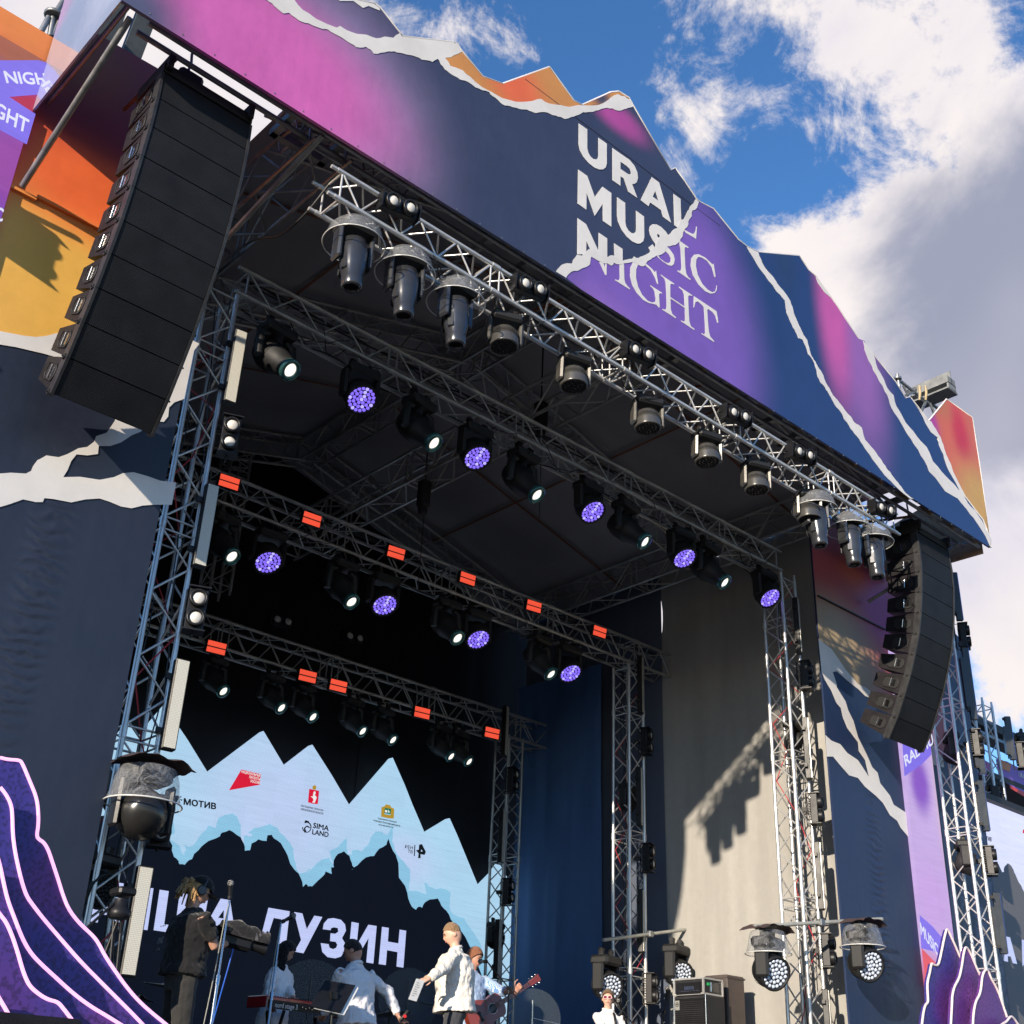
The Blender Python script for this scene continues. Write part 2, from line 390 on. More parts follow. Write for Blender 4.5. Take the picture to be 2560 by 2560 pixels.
def strapline(T, x, y, z0, z1, s, seed):
    r = random.Random(seed); a = 0; m = MB(); P = []; z = z0
    cs = [(0, 0), (s, 0), (s, s), (0, s)]
    while z < z1:
        cx_, cy_ = cs[a % 4]; P.append(V(x+cx_*.86+s*.07, y+cy_*.86+s*.07, z)); z += r.uniform(.28, .5); a += r.choice((1, 2, 3))
    m.path(P, .008, 4); m.build('red_webbing', REDTAG, T)
    for k in range(3):
        m = MB(); px, py = x+r.uniform(.1, .9)*s, y+r.uniform(.1, .9)*s
        m.path([V(px+.03*math.sin(j*.9+k*2), py+.03*math.cos(j*.7+k), z0+(z1-z0)*j/26) for j in range(27)], .007, 5); m.build('power_cable', CABLE, T)
strapline(TWL, 4.36, 9.72, 2., zr(7.7), .34, 1); strapline(TWR, 14.13, 9.72, 2., zr(7.7), .34, 2); strapline(TW3, 14.13, 12.79, 2., zr(7.), .34, 3)
for T, y, z, x0, x1, sd in ((TR1, 8.03, zr(8.03), 4.6, 13.9, 1), (TR2, 9.86, zr(8.07), 4.8, 13.9, 2), (TR2, 10.02, zr(7.77), 4.9, 13.9, 5), (TR3, 12.95, zr(7.46), 4.5, 15., 3), (TR3, 13.1, zr(7.07), 4.5, 15., 4)):
    for q in range(3):
        m = MB(); m.path([V(x0+(x1-x0)*i/70, y+.03*math.sin(i*.7+q*2+sd)+.02*q, z+.02*abs(math.sin(i*.31+q+sd))-.05*max(0, math.sin(i*.45+q*1.3+sd))**3) for i in range(71)], .010, 5); m.build('cable_loom', CABLE, T)
# tower head frames (red-lit plates) and roof trusses
truss('right eave truss running back along the top of the curtain', (14.40, 8.9, zr(8.55)), Y3, 7.2, X3, Z3, .4, .5, pitch=.9, mat=ALU_D, parts=False, group=G_R, name='roof_truss', rb=.014)
truss('left eave truss running back from the front left corner of the roof', (4.30, 7.9, zr(8.35)), Y3, 8.2, X3, Z3, .42, .5, pitch=.9, mat=STEEL, parts=False, group=G_R, name='roof_truss', rb=.014)
truss('low centre spine truss running front to back under the ridge', (9.03, 8.35, zr(8.22)), Y3, 7.4, X3, Z3, .39, .49, pitch=.9, mat=ALU_D, group=G_R, name='roof_truss', rb=.014)
truss('ridge truss under the peak of the roof', (9.22, 8.1, zr(9.98)), Y3, 7.8, X3, Z3, .36, .4, pitch=.9, mat=ALU_D, parts=False, group=G_R, name='roof_truss', rb=.013)
for y, w, pr in ((15.7, 'rear', True), (11.55, 'middle', True), (8.2, 'front', False)):
    for sgn, side in ((1, 'right'), (-1, 'left')):
        e = V(9.4+sgn*5.15, y, zr(8.60)); a = V(9.4+sgn*.15, y, zr(9.98)); d = (e-a).normalized(); n = d.cross(Y3)*(-sgn); n = n if n.z > 0 else -n
        truss('%s sloping rafter truss, %s half of the gable' % (w, side), a, d, (e-a).length, Y3, n, .32, .40, pitch=.7, mat=ALU_D, parts=pr, group=G_R, name='rafter_truss', rb=.012)
truss('short upright king-post truss under the peak at the back of the roof', (8.0, 15.75, zr(7.3)), Z3, 2.3, X3, Y3, .34, pitch=.6, mat=ALU_D, parts=False, name='roof_truss')

# roof skin
ROOF = mat_plain('dark_roof_fabric', (.30, .29, .31), .75, 0, .25, .8, bump=.15, bsc=2.)
root = thing('stage_roof', 'dark grey fabric roof of the stage with its peak above the centre', 'roof', (9.4, 7.8, zr(9)))
for sgn in (1, -1):
    def fn(a, b, sgn=sgn):
        x = a*(5.75 if sgn > 0 else 5.15); y = 7.75+b*9.3; z = zr(10.50)-x*.262
        return V(9.4+sgn*x, y, z-.05*math.sin(a*math.pi*4)**2*math.sin(b*math.pi*2)**2)
    m = MB(); m.grid(fn, 24, 20); m.v = m.v; m.build('roof_panel', ROOF, root)
STRAP = mat_plain('orange_ratchet_strap', (.22, .075, .035), .7)
for x0, x1, y0, y1 in ((12.35, 12.35, 7.9, 16.2), (9.6, 15., 9.9, 9.9), (9.6, 15., 13.75, 13.75), (6.4, 6.4, 7.9, 16.2), (9.2, 3.8, 9.9, 9.9), (9.2, 3.8, 13.75, 13.75)):
    z = lambda x: zr(10.43)-abs(x-9.4)*.262
    m = MB(); dx, dy = (.018, 0) if x0 == x1 else (0, .018)
    a, b = V(x0, y0, z(x0)), V(x1, y1, z(x1)); w = V(dx, dy, 0)
    m.add([a-w, a+w, b+w, b-w, a-w+V(0, 0, .01), a+w+V(0, 0, .01), b+w+V(0, 0, .01), b-w+V(0, 0, .01)], [(0, 1, 2, 3), (7, 6, 5, 4), (0, 4, 5, 1), (2, 6, 7, 3), (1, 5, 6, 2), (3, 7, 4, 0)])
    m.build('webbing_strap', STRAP, root)

# ---------------------------------------------------------------- cloth walls
def mat_cloth(name, col, rough=.8, trans=0.):
    m_, t, b = newmat(name); P = wpos(t)
    n = N(t, 'ShaderNodeTexNoise'); mp = N(t, 'ShaderNodeMapping'); mp.inputs['Scale'].default_value = (2.2, 2.2, .25); t.links.new(P, mp.inputs[0]); t.links.new(mp.outputs[0], n.inputs['Vector']); n.inputs['Scale'].default_value = 2; n.inputs['Detail'].default_value = 6
    n2_ = N(t, 'ShaderNodeTexNoise'); t.links.new(P, n2_.inputs['Vector']); n2_.inputs['Scale'].default_value = 7; n2_.inputs['Detail'].default_value = 8; n2_.inputs['Roughness'].default_value = .7
    f = math_(t, 'MULTIPLY', math_(t, 'MULTIPLY_ADD', n.outputs[0], .35, .82), math_(t, 'MULTIPLY_ADD', n2_.outputs[0], .2, .9))
    cmb = N(t, 'ShaderNodeCombineColor')
    for i in range(3): t.links.new(math_(t, 'MULTIPLY', f, col[i]), cmb.inputs[i])
    t.links.new(cmb.outputs[0], b.inputs['Base Color']); b.inputs['Roughness'].default_value = rough; b.inputs['Specular IOR Level'].default_value = .25
    sp = N(t, 'ShaderNodeTexNoise'); sp.inputs['Scale'].default_value = 5; sp.inputs['Detail'].default_value = 5; t.links.new(P, sp.inputs['Vector'])
    bp = N(t, 'ShaderNodeBump'); bp.inputs['Strength'].default_value = .25; bp.inputs['Distance'].default_value = .03; t.links.new(sp.outputs[0], bp.inputs['Height']); t.links.new(bp.outputs[0], b.inputs['Normal'])
    return m_
GREY = mat_cloth('grey_canvas', (.32, .31, .29)); BLK = mat_cloth('black_molton', (.006, .006, .008))
def curtain(label, P0, P1, z0, z1, amp, freq, mat, seed, name='side_curtain', group=None, panels=1, gap=.0, bulge=0, slit=None, kind=None, under=0):
    P0 = Vector(P0); P1 = Vector(P1); d = (P1-P0); nrm = Z3.cross(d.normalized())
    root = thing(name, label, 'curtain', (P0.x, P0.y, z0), group=group)
    for k in range(panels):
        a0, a1 = k/panels, (k+1)/panels+(.008 if k < panels-1 else 0)
        def fn(u, v, a0=a0, a1=a1, k=k):
            z = z0+(z1-z0)*v; a = a0+(a1-a0)*u
            if slit and k > 0: a += (1-u)*(slit[2]+.016)*math.exp(-((z-slit[0])/slit[1])**4)/panels
            q = P0+d*a; L = d.length*a
            f = noise.noise(V(L*freq, z*.18, seed)) + .5*noise.noise(V(L*freq*2.3, z*.35, seed+9)) + .25*noise.noise(V(L*freq*6, z*.8, seed+4))
            return V(q.x, q.y, z)+nrm*(amp*f+.012*(k % 2))
        mb = MB(); mb.grid(fn, int(d.length/panels*10)+8, 50); mb.build('cloth_panel', mat if not isinstance(mat, tuple) else mat[k], root)
    return root
curtain('grey canvas side wall of the stage, sunlit near the front right tower', (15.15, 16.35, 0), (15.15, 9.62, 0), FLOOR, zr(9.2), .06, 1.1, (mat_cloth('shaded_grey_canvas', (.085, .10, .14)), GREY), 3, panels=2, slit=(zr(8.2), .36, .006), group='side curtains of the stage')  # rear panel: same canvas with the shade put into a darker bluish colour
curtain('grey canvas side wall on the left, behind the left front tower', (4.27, 10.1, 0), (4.2, 16.6, 0), FLOOR, zr(9.22), .04, .9, mat_cloth('dark_grey_canvas', (.07, .07, .075)), 13, group='side curtains of the stage')
curtain('black backdrop cloth behind the mountain-shaped screen', (3.9, 16.75, 0), (15.6, 16.75, 0), FLOOR, zr(10.6), .05, .7, BLK, 23, name='backdrop_curtain', panels=3)
curtain('blue-grey inner drape, tinted with blue stage light, hanging in folds beside the screen', (14.95, 16.3, 0), (15.0, 14.2, 0), FLOOR, zr(7.6), .07, 2.2, mat_cloth('blue_lit_drape_tint', (.060, .125, .27)), 33, name='inner_drape')  # blue wash of the stage lights put into the cloth colour
# ---------------------------------------------------------------- printed fascia
def rag(pts, amp=2.2, it=2, seed=1):
    r = random.Random(seed)
    for k in range(it):
        o = [pts[0]]
        for a, b in zip(pts, pts[1:]):
            L = math.hypot(b[0]-a[0], b[1]-a[1]); q = min(amp, L*.16)/(1+k*.8)
            nx, ny = (-(b[1]-a[1])/(L+1e-6), (b[0]-a[0])/(L+1e-6)); s = r.uniform(-1, 1)*q; t = r.uniform(.4, .6)
            o += [(a[0]+(b[0]-a[0])*t+nx*s, a[1]+(b[1]-a[1])*t+ny*s), b]
        pts = o
    return pts
def panel(name, px, mat, parent, Y, off, th=.002, holes=(), nrm=(0, -1, 0)):
    m = MB(); L = [[at(x, y, Y=Y-off) for x, y in l] for l in [px]+list(holes)]
    m.slab(L, nrm, th); return m.build(name, mat, parent)
def smooth(pts, it=2, closed=False):
    for _ in range(it):
        o = [] if closed else [pts[0]]
        n = len(pts)
        for i in range(n if closed else n-1):
            a, b = pts[i], pts[(i+1) % n]
            o += [(a[0]*.75+b[0]*.25, a[1]*.75+b[1]*.25), (a[0]*.25+b[0]*.75, a[1]*.25+b[1]*.75)]
        if not closed: o.append(pts[-1])
        pts = o
    return pts
c1 = lambda *p: cr(0, 0, 860, p); c2 = lambda *p: cr(850, 0, 860, p); c3 = lambda *p: cr(1700, 0, 860, p)
c4 = lambda *p: cr(0, 850, 860, p); c6 = lambda *p: cr(1700, 850, 860, p); c7 = lambda *p: cr(0, 1700, 860, p)
c8 = lambda *p: cr(850, 1700, 860, p); c9 = lambda *p: cr(1700, 1700, 860, p); cz = lambda *p: cr(2180, 880, 300, p)
YB = 7.6
PAPER = mat_print('torn_paper_print', (.72, .69, .66), rough=.5, fabric=.08)
PAPER2 = mat_print('letter_print', (.74, .71, .68), rough=.5, fabric=.08)
def w(x, y, Y=YB): return tuple(at(x, y, Y=Y))
NAVY = (.038, .048, .095); NAVYB = (.018, .045, .15)
pk = (.60, .13, .42); vio = (.19, .10, .44); lil = (.27, .20, .36)
FAS = mat_print('fascia_print_navy', NAVY, [
    (w(2150, 1150), 4.6, .25, NAVYB, (1, 1, 1)), 
    (w(760, 210), 2.25, .2, lil, (1.05, 1, 1)), (w(650, 130), 1.75, .25, pk, (1.35, 1, .8)), (w(330, 20), .9, .0, (.085, .095, .17), (1, 1, 1)),
    (w(1540, 290), .72, .1, (.42, .07, .30), (1.2, 1, .55)), (w(2010, 700), .01, 0, pk, (1, 1, 1))], rough=.42, fabric=.28)
root = thing('printed_fascia', 'long printed fascia board with a torn-paper mountain skyline and big letters, above the stage opening', 'banner', (9.4, YB, zr(8.27)))
top = c2((1175, 378), (1310, 565), (1360, 592), (1520, 520), (1565, 515), (1620, 548), (1645, 595), (1855, 958), (1880, 945), (1932, 1015))
top = c2((225, 45), (335, 185), (350, 205), (640, 238), (655, 250), (685, 290), (800, 430), (915, 472)) + top
top = [(305, -260), (420, -330), (560, -190), (720, -120), (850, -8), (935, 8)] + top + c3((88, 1115), (108, 1133), (185, 1172), (325, 1345), (375, 1385), (440, 1417), (668, 1437), (720, 1515), (760, 1550), (835, 1655), (885, 1725), (920, 1780), (1000, 1900), (1035, 1932)) + c6((1095, 95), (1210, 235), (1265, 328), (1290, 320), (1330, 370), (1395, 455)) + c6((1465, 600), (1540, 770), (1600, 880), (1700, 1010), (1742, 1120), (1745, 1165))
panel('fascia_board', top + [(305, 0)], FAS, root, YB, 0, .035)
# white rim of the cut-out board
m = MB(); P = [at(x, y, Y=YB+.016) for x, y in top]
m.path(P, .017, 4); m.build('board_edge', PAPER, root)
# right-hand peak
PK = mat_print('peak_print_orange', (.62, .13, .07), [(w(2410, 1080), .9, .1, (.60, .035, .05), (.5, 1, 1)), (w(2340, 1060), .55, .1, (.42, .05, .30), (.6, 1, 1)), (w(2470, 1270), 1.3, .2, (.58, .33, .08), (1, 1, .9)), (w(2360, 1010), .55, .0, (.50, .15, .06), (1, 1, .7))], rough=.42)
pkp = cz((905, 1118), (940, 1075), (1197, 760), (1612, 1055), (1745, 1932)) + c6((1745, 1165), (1742, 1120), (1700, 1010), (1600, 880), (1540, 770), (1465, 600), (1410, 470))
m = MB(); m.slab([[at(x, y, Y=YB+.06) for x, y in pkp]], (0, -1, 0), .035); m.build('peak_board', PK, root)
m = MB(); m.path([at(x, y, Y=YB+.07) for x, y in cz((905, 1118), (1197, 760), (1612, 1055), (1745, 1932)) + c6((1745, 1165),)], .016, 4); m.build('board_edge', PAPER, root)
# orange and dark slivers of the skyline
OR = mat_print('skyline_print_orange', (.60, .26, .07), [(w(1290, 215), .75, .05, (.72, .14, .05), (1, 1, 1)), (w(1500, 240), .35, .0, (.05, .055, .09), (1, 1, 1))], rough=.45)
up1 = c2((685, 290), (640, 310), (620, 322), (590, 325), (620, 370), (690, 395), (730, 430), (800, 490), (850, 515), (910, 550), (990, 572), (1060, 570), (1100, 560), (1130, 555), (1170, 580), (1240, 590), (1290, 600), (1340, 590), (1360, 592))
panel('orange_print', c2((1360, 592), (1310, 565), (1175, 378), (915, 472), (800, 430), (685, 290)) + rag(up1[:-1], 1.6, 1, 3), OR, root, YB, .003)
panel('orange_print', c2((1362, 592), (1520, 522), (1565, 517), (1620, 548), (1630, 556)) + rag(c2((1600, 542), (1560, 528), (1520, 548), (1490, 572), (1450, 590), (1400, 592)), 1.2, 1, 5), OR, root, YB, .003)
# torn white strips
lo1 = c1((1455, -20), (1530, 20), (1590, 75), (1625, 72), (1690, 120), (1790, 155), (1840, 165)) + c2((0, 205), (45, 235), (90, 265), (145, 262), (190, 300), (240, 295), (290, 290), (320, 295), (400, 310), (460, 335), (520, 348), (550, 330), (590, 390), (640, 425), (700, 452), (760, 490), (840, 518), (880, 555), (925, 592), (990, 605), (1050, 615), (1100, 635), (1165, 632), (1225, 655), (1258, 667), (1310, 655), (1340, 645), (1365, 630), (1420, 628), (1500, 605), (1555, 620), (1600, 612), (1648, 597))
hi1 = c1((1640, -20), (1700, 55), (1775, 105), (1890, 155)) + c2((0, 145), (40, 170), (95, 190), (150, 195), (205, 215), (250, 205), (300, 212), (335, 186))
tp = c2((350, 205), (640, 238), (655, 250), (685, 290))
hi1b = c2((1400, 592), (1450, 590), (1490, 572), (1520, 548), (1560, 528), (1600, 542), (1632, 560), (1647, 594))
panel('torn_white_print', rag(lo1, 2.2, 2, 1) + list(reversed(rag(hi1, 1.5, 1, 2) + tp + rag(up1, 1.6, 1, 3) + rag(hi1b, 1.2, 1, 5))), PAPER, root, YB, .005)
panel('torn_white_print', c2((-90, -60), (0, 5), (75, 5), (130, 45), (160, 33), (225, 60), (222, 45), (190, 20), (0, -20)), PAPER, root, YB, .005)
ca = lambda *p: cr(1380, 260, 440, p); cb = lambda *p: cr(1380, 500, 440, p)
hi2 = ca((45, 1840), (85, 1790), (130, 1755), (215, 1752), (228, 1715), (275, 1655), (330, 1665), (385, 1610), (425, 1590), (490, 1610), (545, 1665), (610, 1680), (655, 1658), (700, 1685), (775, 1720), (810, 1710), (850, 1700), (890, 1690), (900, 1672), (950, 1690), (990, 1670), (1055, 1640), (1080, 1610), (1130, 1570), (1160, 1500), (1195, 1440), (1275, 1438), (1320, 1390), (1375, 1360), (1400, 1290), (1445, 1265), (1470, 1215), (1510, 1145), (1530, 1110), (1555, 1090), (1580, 1040))
lo2 = ca((1612, 1075), (1600, 1110), (1578, 1155), (1545, 1165), (1535, 1230), (1495, 1290), (1485, 1350), (1450, 1385), (1435, 1450), (1410, 1480), (1405, 1510), (1360, 1545), (1320, 1550), (1270, 1560), (1245, 1620), (1205, 1650), (1145, 1665), (1100, 1690), (1065, 1715), (1030, 1755), (1010, 1780), (950, 1765), (895, 1735), (830, 1745), (790, 1750), (740, 1760), (680, 1740), (655, 1775), (600, 1745), (560, 1750), (490, 1710), (430, 1675), (418, 1760), (340, 1800), (290, 1828), (250, 1830), (180, 1870), (157, 1907))
panel('torn_white_print', rag(hi2, 2, 1, 8) + rag(lo2, 2, 1, 9), PAPER, root, YB, .008)
VI = mat_print('violet_print', NAVYB, [(w(1660, 760), 2.5, .42, vio, (1, 1, 1.35)), (w(1500, 800), 1.2, 0, (.25, .13, .46), (1, 1, .6))], rough=.42)
s3r = c3((375, 1385), (440, 1417))
s3a = c3((375, 1385), (430, 1480), (500, 1580), (545, 1640), (590, 1690), (600, 1760), (635, 1840), (665, 1900)) + c6((690, 0), (720, 80), (755, 130), (770, 190), (790, 240), (830, 290), (860, 345), (900, 400), (920, 440), (960, 500), (1010, 560), (1040, 610), (1080, 670), (1120, 720), (1160, 770), (1210, 820), (1290, 890))
s3b = c6((1312, 893), (1260, 850), (1225, 800), (1180, 740), (1140, 690), (1100, 630), (1040, 560), (1020, 490), (990, 470), (960, 430), (910, 370), (860, 310), (820, 240), (790, 170), (760, 120), (735, 80), (715, 0)) + c3((690, 1870), (640, 1760), (620, 1690), (545, 1590), (520, 1550), (470, 1490), (440, 1417))
fb = [(305, 0), (2477, 1369)]; eb = lambda x: (x, (x-305)*1369/2172)
panel('violet_print', lo2[::-1][:-1] + c3((105, 1133), (185, 1172), (325, 1345), (370, 1385)) + s3a[1:] + [eb(2255), eb(1452)], VI, root, YB, .003)
panel('torn_white_print', rag(s3a, 1.6, 2, 12) + rag(s3b, 1.6, 2, 13), PAPER, root, YB, .006)
PB = mat_print('pink_band_print', NAVYB, [(w(2150, 900), 1.5, .0, (.30, .12, .40), (.75, 1, 1.9)), (w(2080, 780), 1.5, .1, (.55, .10, .36), (.42, 1, 1.6)), (w(1960, 650), .6, .0, (.02, .045, .12), (.8, 1, 1.6))], rough=.42)
panel('navy_pink_print', s3b[::-1] + [eb(2295), (2470, 1365)] + c6((1742, 1120), (1700, 1010), (1600, 880), (1540, 770), (1465, 600), (1395, 455), (1330, 370), (1290, 320), (1265, 328), (1210, 235), (1095, 95), (1035, 5)) + c3((1000, 1900), (920, 1780), (885, 1725), (835, 1655), (760, 1550), (720, 1515), (668, 1437), (445, 1417)), PB, root, YB, .003)
s4a = c3((765, 1555), (775, 1590), (800, 1630), (840, 1670)); s4b = c3((845, 1668), (800, 1610), (770, 1560))
panel('torn_white_print', c3((762, 1553), (775, 1590), (810, 1640), (845, 1670), (838, 1658), (800, 1605)), PAPER, root, YB, .006)
s4 = c6((1035, 30), (1050, 90), (1080, 150), (1105, 200), (1140, 260), (1165, 310), (1180, 360), (1205, 410), (1250, 480), (1300, 560), (1340, 620), (1375, 680), (1400, 740), (1440, 780), (1490, 850), (1560, 890), (1610, 950), (1650, 1000), (1690, 1060), (1745, 1165))
s4r = c6((1745, 1110), (1700, 1020), (1660, 960), (1620, 920), (1590, 860), (1540, 810), (1470, 740), (1420, 680), (1385, 600), (1330, 540), (1290, 490), (1250, 430), (1215, 370), (1200, 310), (1165, 270), (1145, 220), (1110, 160), (1095, 100), (1060, 40), (1028, 5))
panel('torn_white_print', rag(s4, 1.8, 1, 15) + rag(s4r, 1.8, 1, 16), PAPER, root, YB, .006)
s5 = cz((700, 850), (800, 1010), (870, 1160), (950, 1290), (1060, 1380), (1080, 1500), (1150, 1650), (1190, 1790), (1250, 1932)) + c6((1590, 880),)
s5r = cz((1310, 1932), (1270, 1800), (1220, 1700), (1180, 1600), (1150, 1490), (1110, 1380), (1030, 1240), (950, 1110), (905, 1115), (830, 1010))
panel('torn_white_print', rag(s5, 1.2, 1, 18) + rag(c6((1602, 880), (1560, 790)) + s5r, 1.2, 1, 19), PAPER, root, YB, .007)
m = MB(); pj = [at(x, y, Y=YB-.0042) for x, y in ((1313, 196), (1578, 397), (1800, 556))]; m.box(((pj[0].x+pj[2].x)/2, YB-.0042, pj[1].z), (pj[2].x-pj[0].x, .001, .009)); m.build('board_joint', mat_plain('joint_dark_navy', (.02, .025, .05), .8), root)  # dark navy strip marking the joint between the boards
m = MB()
for i in range(46): m.lathe((2.45+i*.31, YB-.0, zr(8.31)), (0, -1, 0), [(0, .009), (.004, .008)], 6)
tag(m.build('fixing_screws', STEEL, root), kind='stuff')
# letters
def letter(pts, holes=(), name='letter', off=.0065, f=ca, sm=0, parent=None):
    return panel(name, f(*pts), PAPER2, parent or root, YB, off, .002, [f(*h) for h in holes])
letter([(293, 212), (388, 278), (388, 488), (400, 535), (425, 578), (455, 603), (485, 608), (503, 595), (509, 565), (509, 370), (602, 435), (602, 655), (590, 695), (560, 718), (520, 718), (465, 697), (400, 645), (345, 580), (308, 510), (292, 440)])
letter([(663, 483), (850, 612), (905, 675), (938, 750), (944, 815), (930, 860), (905, 877), (880, 878), (937, 1030), (838, 963), (790, 820), (752, 793), (752, 898), (663, 835)], [[(752, 633), (820, 680), (855, 715), (868, 750), (863, 770), (845, 772), (825, 762), (752, 712)]])
letter([(1095, 802), (1175, 860), (1308, 1303), (1220, 1240), (1198, 1165), (1078, 1080), (1060, 1122), (972, 1055)], [[(1135, 950), (1106, 1017), (1168, 1062)]])
letter([(1333, 985), (1412, 1043), (1420, 1300), (1380, 1360), (1343, 1328)])
letter([(287, 718), (388, 790), (470, 1020), (553, 906), (652, 977), (652, 1347), (558, 1282), (558, 1095), (470, 1227), (380, 970), (378, 1160), (281, 1092)])
letter([(714, 1022), (804, 1085), (806, 1300), (815, 1345), (840, 1390), (875, 1418), (905, 1418), (920, 1400), (924, 1370), (922, 1170), (1011, 1235), (1014, 1460), (1003, 1505), (970, 1530), (935, 1532), (880, 1508), (820, 1455), (765, 1380), (725, 1290), (714, 1220)])
letter([(1275, 1440), (1245, 1395), (1200, 1350), (1150, 1322), (1105, 1318), (1075, 1340), (1066, 1385), (1078, 1440), (1110, 1500), (1138, 1540), (1135, 1565), (1125, 1575), (1105, 1538), (1058, 1575), (1080, 1612), (1080, 1650), (1200, 1600), (1250, 1500)], [[(1160, 1425), (1190, 1450), (1195, 1490), (1160, 1460), (1153, 1435)]])
letter([(280, 1252), (375, 1318), (510, 1612), (512, 1412), (607, 1475), (607, 1690), (500, 1700), (418, 1590), (378, 1500), (376, 1620), (360, 1650), (277, 1650)])
letter([(682, 1528), (775, 1590), (777, 1730), (685, 1710)])
lb = lambda p, h=(): letter(p, h, f=cb)
lb([(1448, 332), (1460, 330), (1540, 372), (1562, 365), (1580, 330), (1582, 292), (1592, 292), (1582, 428), (1555, 410), (1470, 360)])
lb([(1403, 448), (1500, 518), (1495, 528), (1462, 515), (1455, 540), (1465, 750), (1475, 810), (1495, 845), (1522, 868), (1520, 880), (1378, 782), (1380, 772), (1400, 780), (1415, 770), (1422, 740), (1412, 540), (1400, 480)])
lb([(1262, 508), (1300, 550), (1335, 600), (1348, 650), (1340, 700), (1315, 722), (1275, 715), (1210, 670), (1165, 630), (1145, 600), (1160, 600), (1185, 640), (1240, 682), (1275, 693), (1300, 680), (1305, 640), (1285, 600), (1245, 560)])
lb([(1775, 697), (1797, 845), (1785, 845), (1755, 740), (1700, 665), (1640, 630), (1605, 625), (1585, 655), (1580, 720), (1600, 820), (1650, 920), (1710, 985), (1760, 1012), (1795, 1000), (1805, 960), (1805, 940), (1813, 942), (1808, 990), (1785, 1022), (1740, 1028), (1680, 1000), (1610, 930), (1550, 830), (1522, 720), (1530, 640), (1560, 600), (1610, 595), (1680, 630), (1735, 680), (1765, 710)])
lb([(520, 680), (560, 680), (582, 740), (588, 690), (600, 690), (600, 825), (585, 822)])
lb([(742, 690), (790, 690), (795, 870), (805, 910), (830, 945), (857, 970), (853, 982), (692, 880), (695, 870), (720, 882), (735, 878), (745, 860)])
lb([(895, 670), (862, 740), (858, 830), (880, 930), (930, 1020), (1000, 1095), (1060, 1130), (1110, 1140), (1145, 1150), (1178, 1185), (1183, 1170), (1178, 1090), (1175, 1035), (1190, 1022), (1207, 1027), (1208, 1018), (1080, 935), (1078, 945), (1110, 975), (1125, 1000), (1138, 1080), (1135, 1115), (1100, 1125), (1050, 1105), (990, 1040), (945, 950), (922, 850), (925, 760), (950, 700)])
lb([(1018, 685), (1100, 757), (1130, 793), (1143, 775), (1167, 922), (1157, 922), (1130, 850), (1085, 770), (1005, 700)])
lb([(1195, 818), (1342, 918), (1340, 928), (1312, 918), (1298, 930), (1300, 1065), (1458, 1170), (1450, 1040), (1437, 1000), (1397, 962), (1397, 950), (1540, 1045), (1538, 1055), (1508, 1045), (1495, 1060), (1502, 1240), (1508, 1330), (1525, 1385), (1565, 1415), (1562, 1428), (1418, 1332), (1420, 1322), (1445, 1335), (1462, 1320), (1459, 1186), (1301, 1081), (1305, 1200), (1320, 1250), (1363, 1288), (1360, 1300), (1213, 1205), (1215, 1195), (1245, 1205), (1258, 1180), (1258, 1080), (1248, 900), (1235, 865), (1195, 828)])
lb([(1558, 1055), (1808, 1222), (1827, 1345), (1815, 1348), (1795, 1275), (1765, 1235), (1715, 1195), (1705, 1210), (1712, 1330), (1722, 1440), (1738, 1500), (1783, 1550), (1780, 1560), (1640, 1470), (1642, 1460), (1668, 1475), (1682, 1460), (1680, 1380), (1668, 1180), (1655, 1160), (1600, 1112), (1575, 1120), (1562, 1180), (1555, 1178)])
# returns of the fascia (seen from outside on the left, from behind on the right)
RET = mat_print('return_print_with_reflection', (.34, .37, .46), [((2.2, 7.9, zr(9.1)), .9, .3, (.45, .49, .58), (1, 1, 1)), ((2.2, 9.6, zr(9.6)), .75, .2, (.60, .35, .50), (1, 1, .8))], rough=.10, fabric=.04)  # pink patch at the rear end: the wall's reflection painted into the print
RET.node_tree.nodes['Principled BSDF'].inputs['Coat Weight'].default_value = .6
RET.node_tree.nodes['Principled BSDF'].inputs['IOR'].default_value = 1.6
for x, nx in ((2.2, -1), (16.62, 1)):
    m = MB(); tops = [(7.63, 10.2), (8.2, 10.5), (8.9, 10.1), (9.40, 10.2)] if x < 9 else [(7.72, 9.4), (8.1, 9.5), (9.38, 9.2)]
    L = [V(x, y, zr(z)) for y, z in [(7.63 if x < 9 else 7.72, 8.27), (9.40, 8.30)] + tops[::-1]]
    m.slab([L], (nx, 0, 0), .02); m.build('fascia_return', RET if x < 9 else WOOD, root)
m = MB(); m.slab([[V(2.19, 7.9, zr(9.8)), V(2.19, 8.0, zr(9.1)), V(2.19, 7.75, zr(8.42)), V(2.19, 7.63, zr(8.35)), V(2.19, 7.63, zr(9.9))]], (-1, 0, 0), .002); m.build('torn_white_print', PAPER, root)
# timber brackets and tubes behind the fascia's lower edge
fr = thing('fascia_frame', 'row of steel tubes and raw timber brackets holding the fascia from behind', 'frame', (9.4, 7.75, zr(8.3)))
for y, z, mt in ((7.72, 8.34, STEEL), (7.98, 8.44, STEEL)):
    m = MB(); m.tube((2.5, y, zr(z)), (16.5, y, zr(z)), .026, 8); m.build('tube', mt, fr)
for i in range(22):
    x = 2.75+i*.645
    m = MB(); m.slab([[V(x, 7.66, zr(8.31)), V(x, 7.66, zr(8.52)), V(x, 7.90, zr(8.52))]], (-1, 0, 0), .03); m.build('timber_bracket', WOOD, fr)
for i in range(12):
    x = 2.9+i*1.22
    m = MB(); m.tube((x, 7.98, zr(8.44)), (x+.05, 9.2, zr(8.72)), .02, 6); m.tube((x, 7.72, zr(8.34)), (x+.62, 7.98, zr(9.3)), .018, 6); m.build('tube', [RUST, STEEL][i % 2], fr)
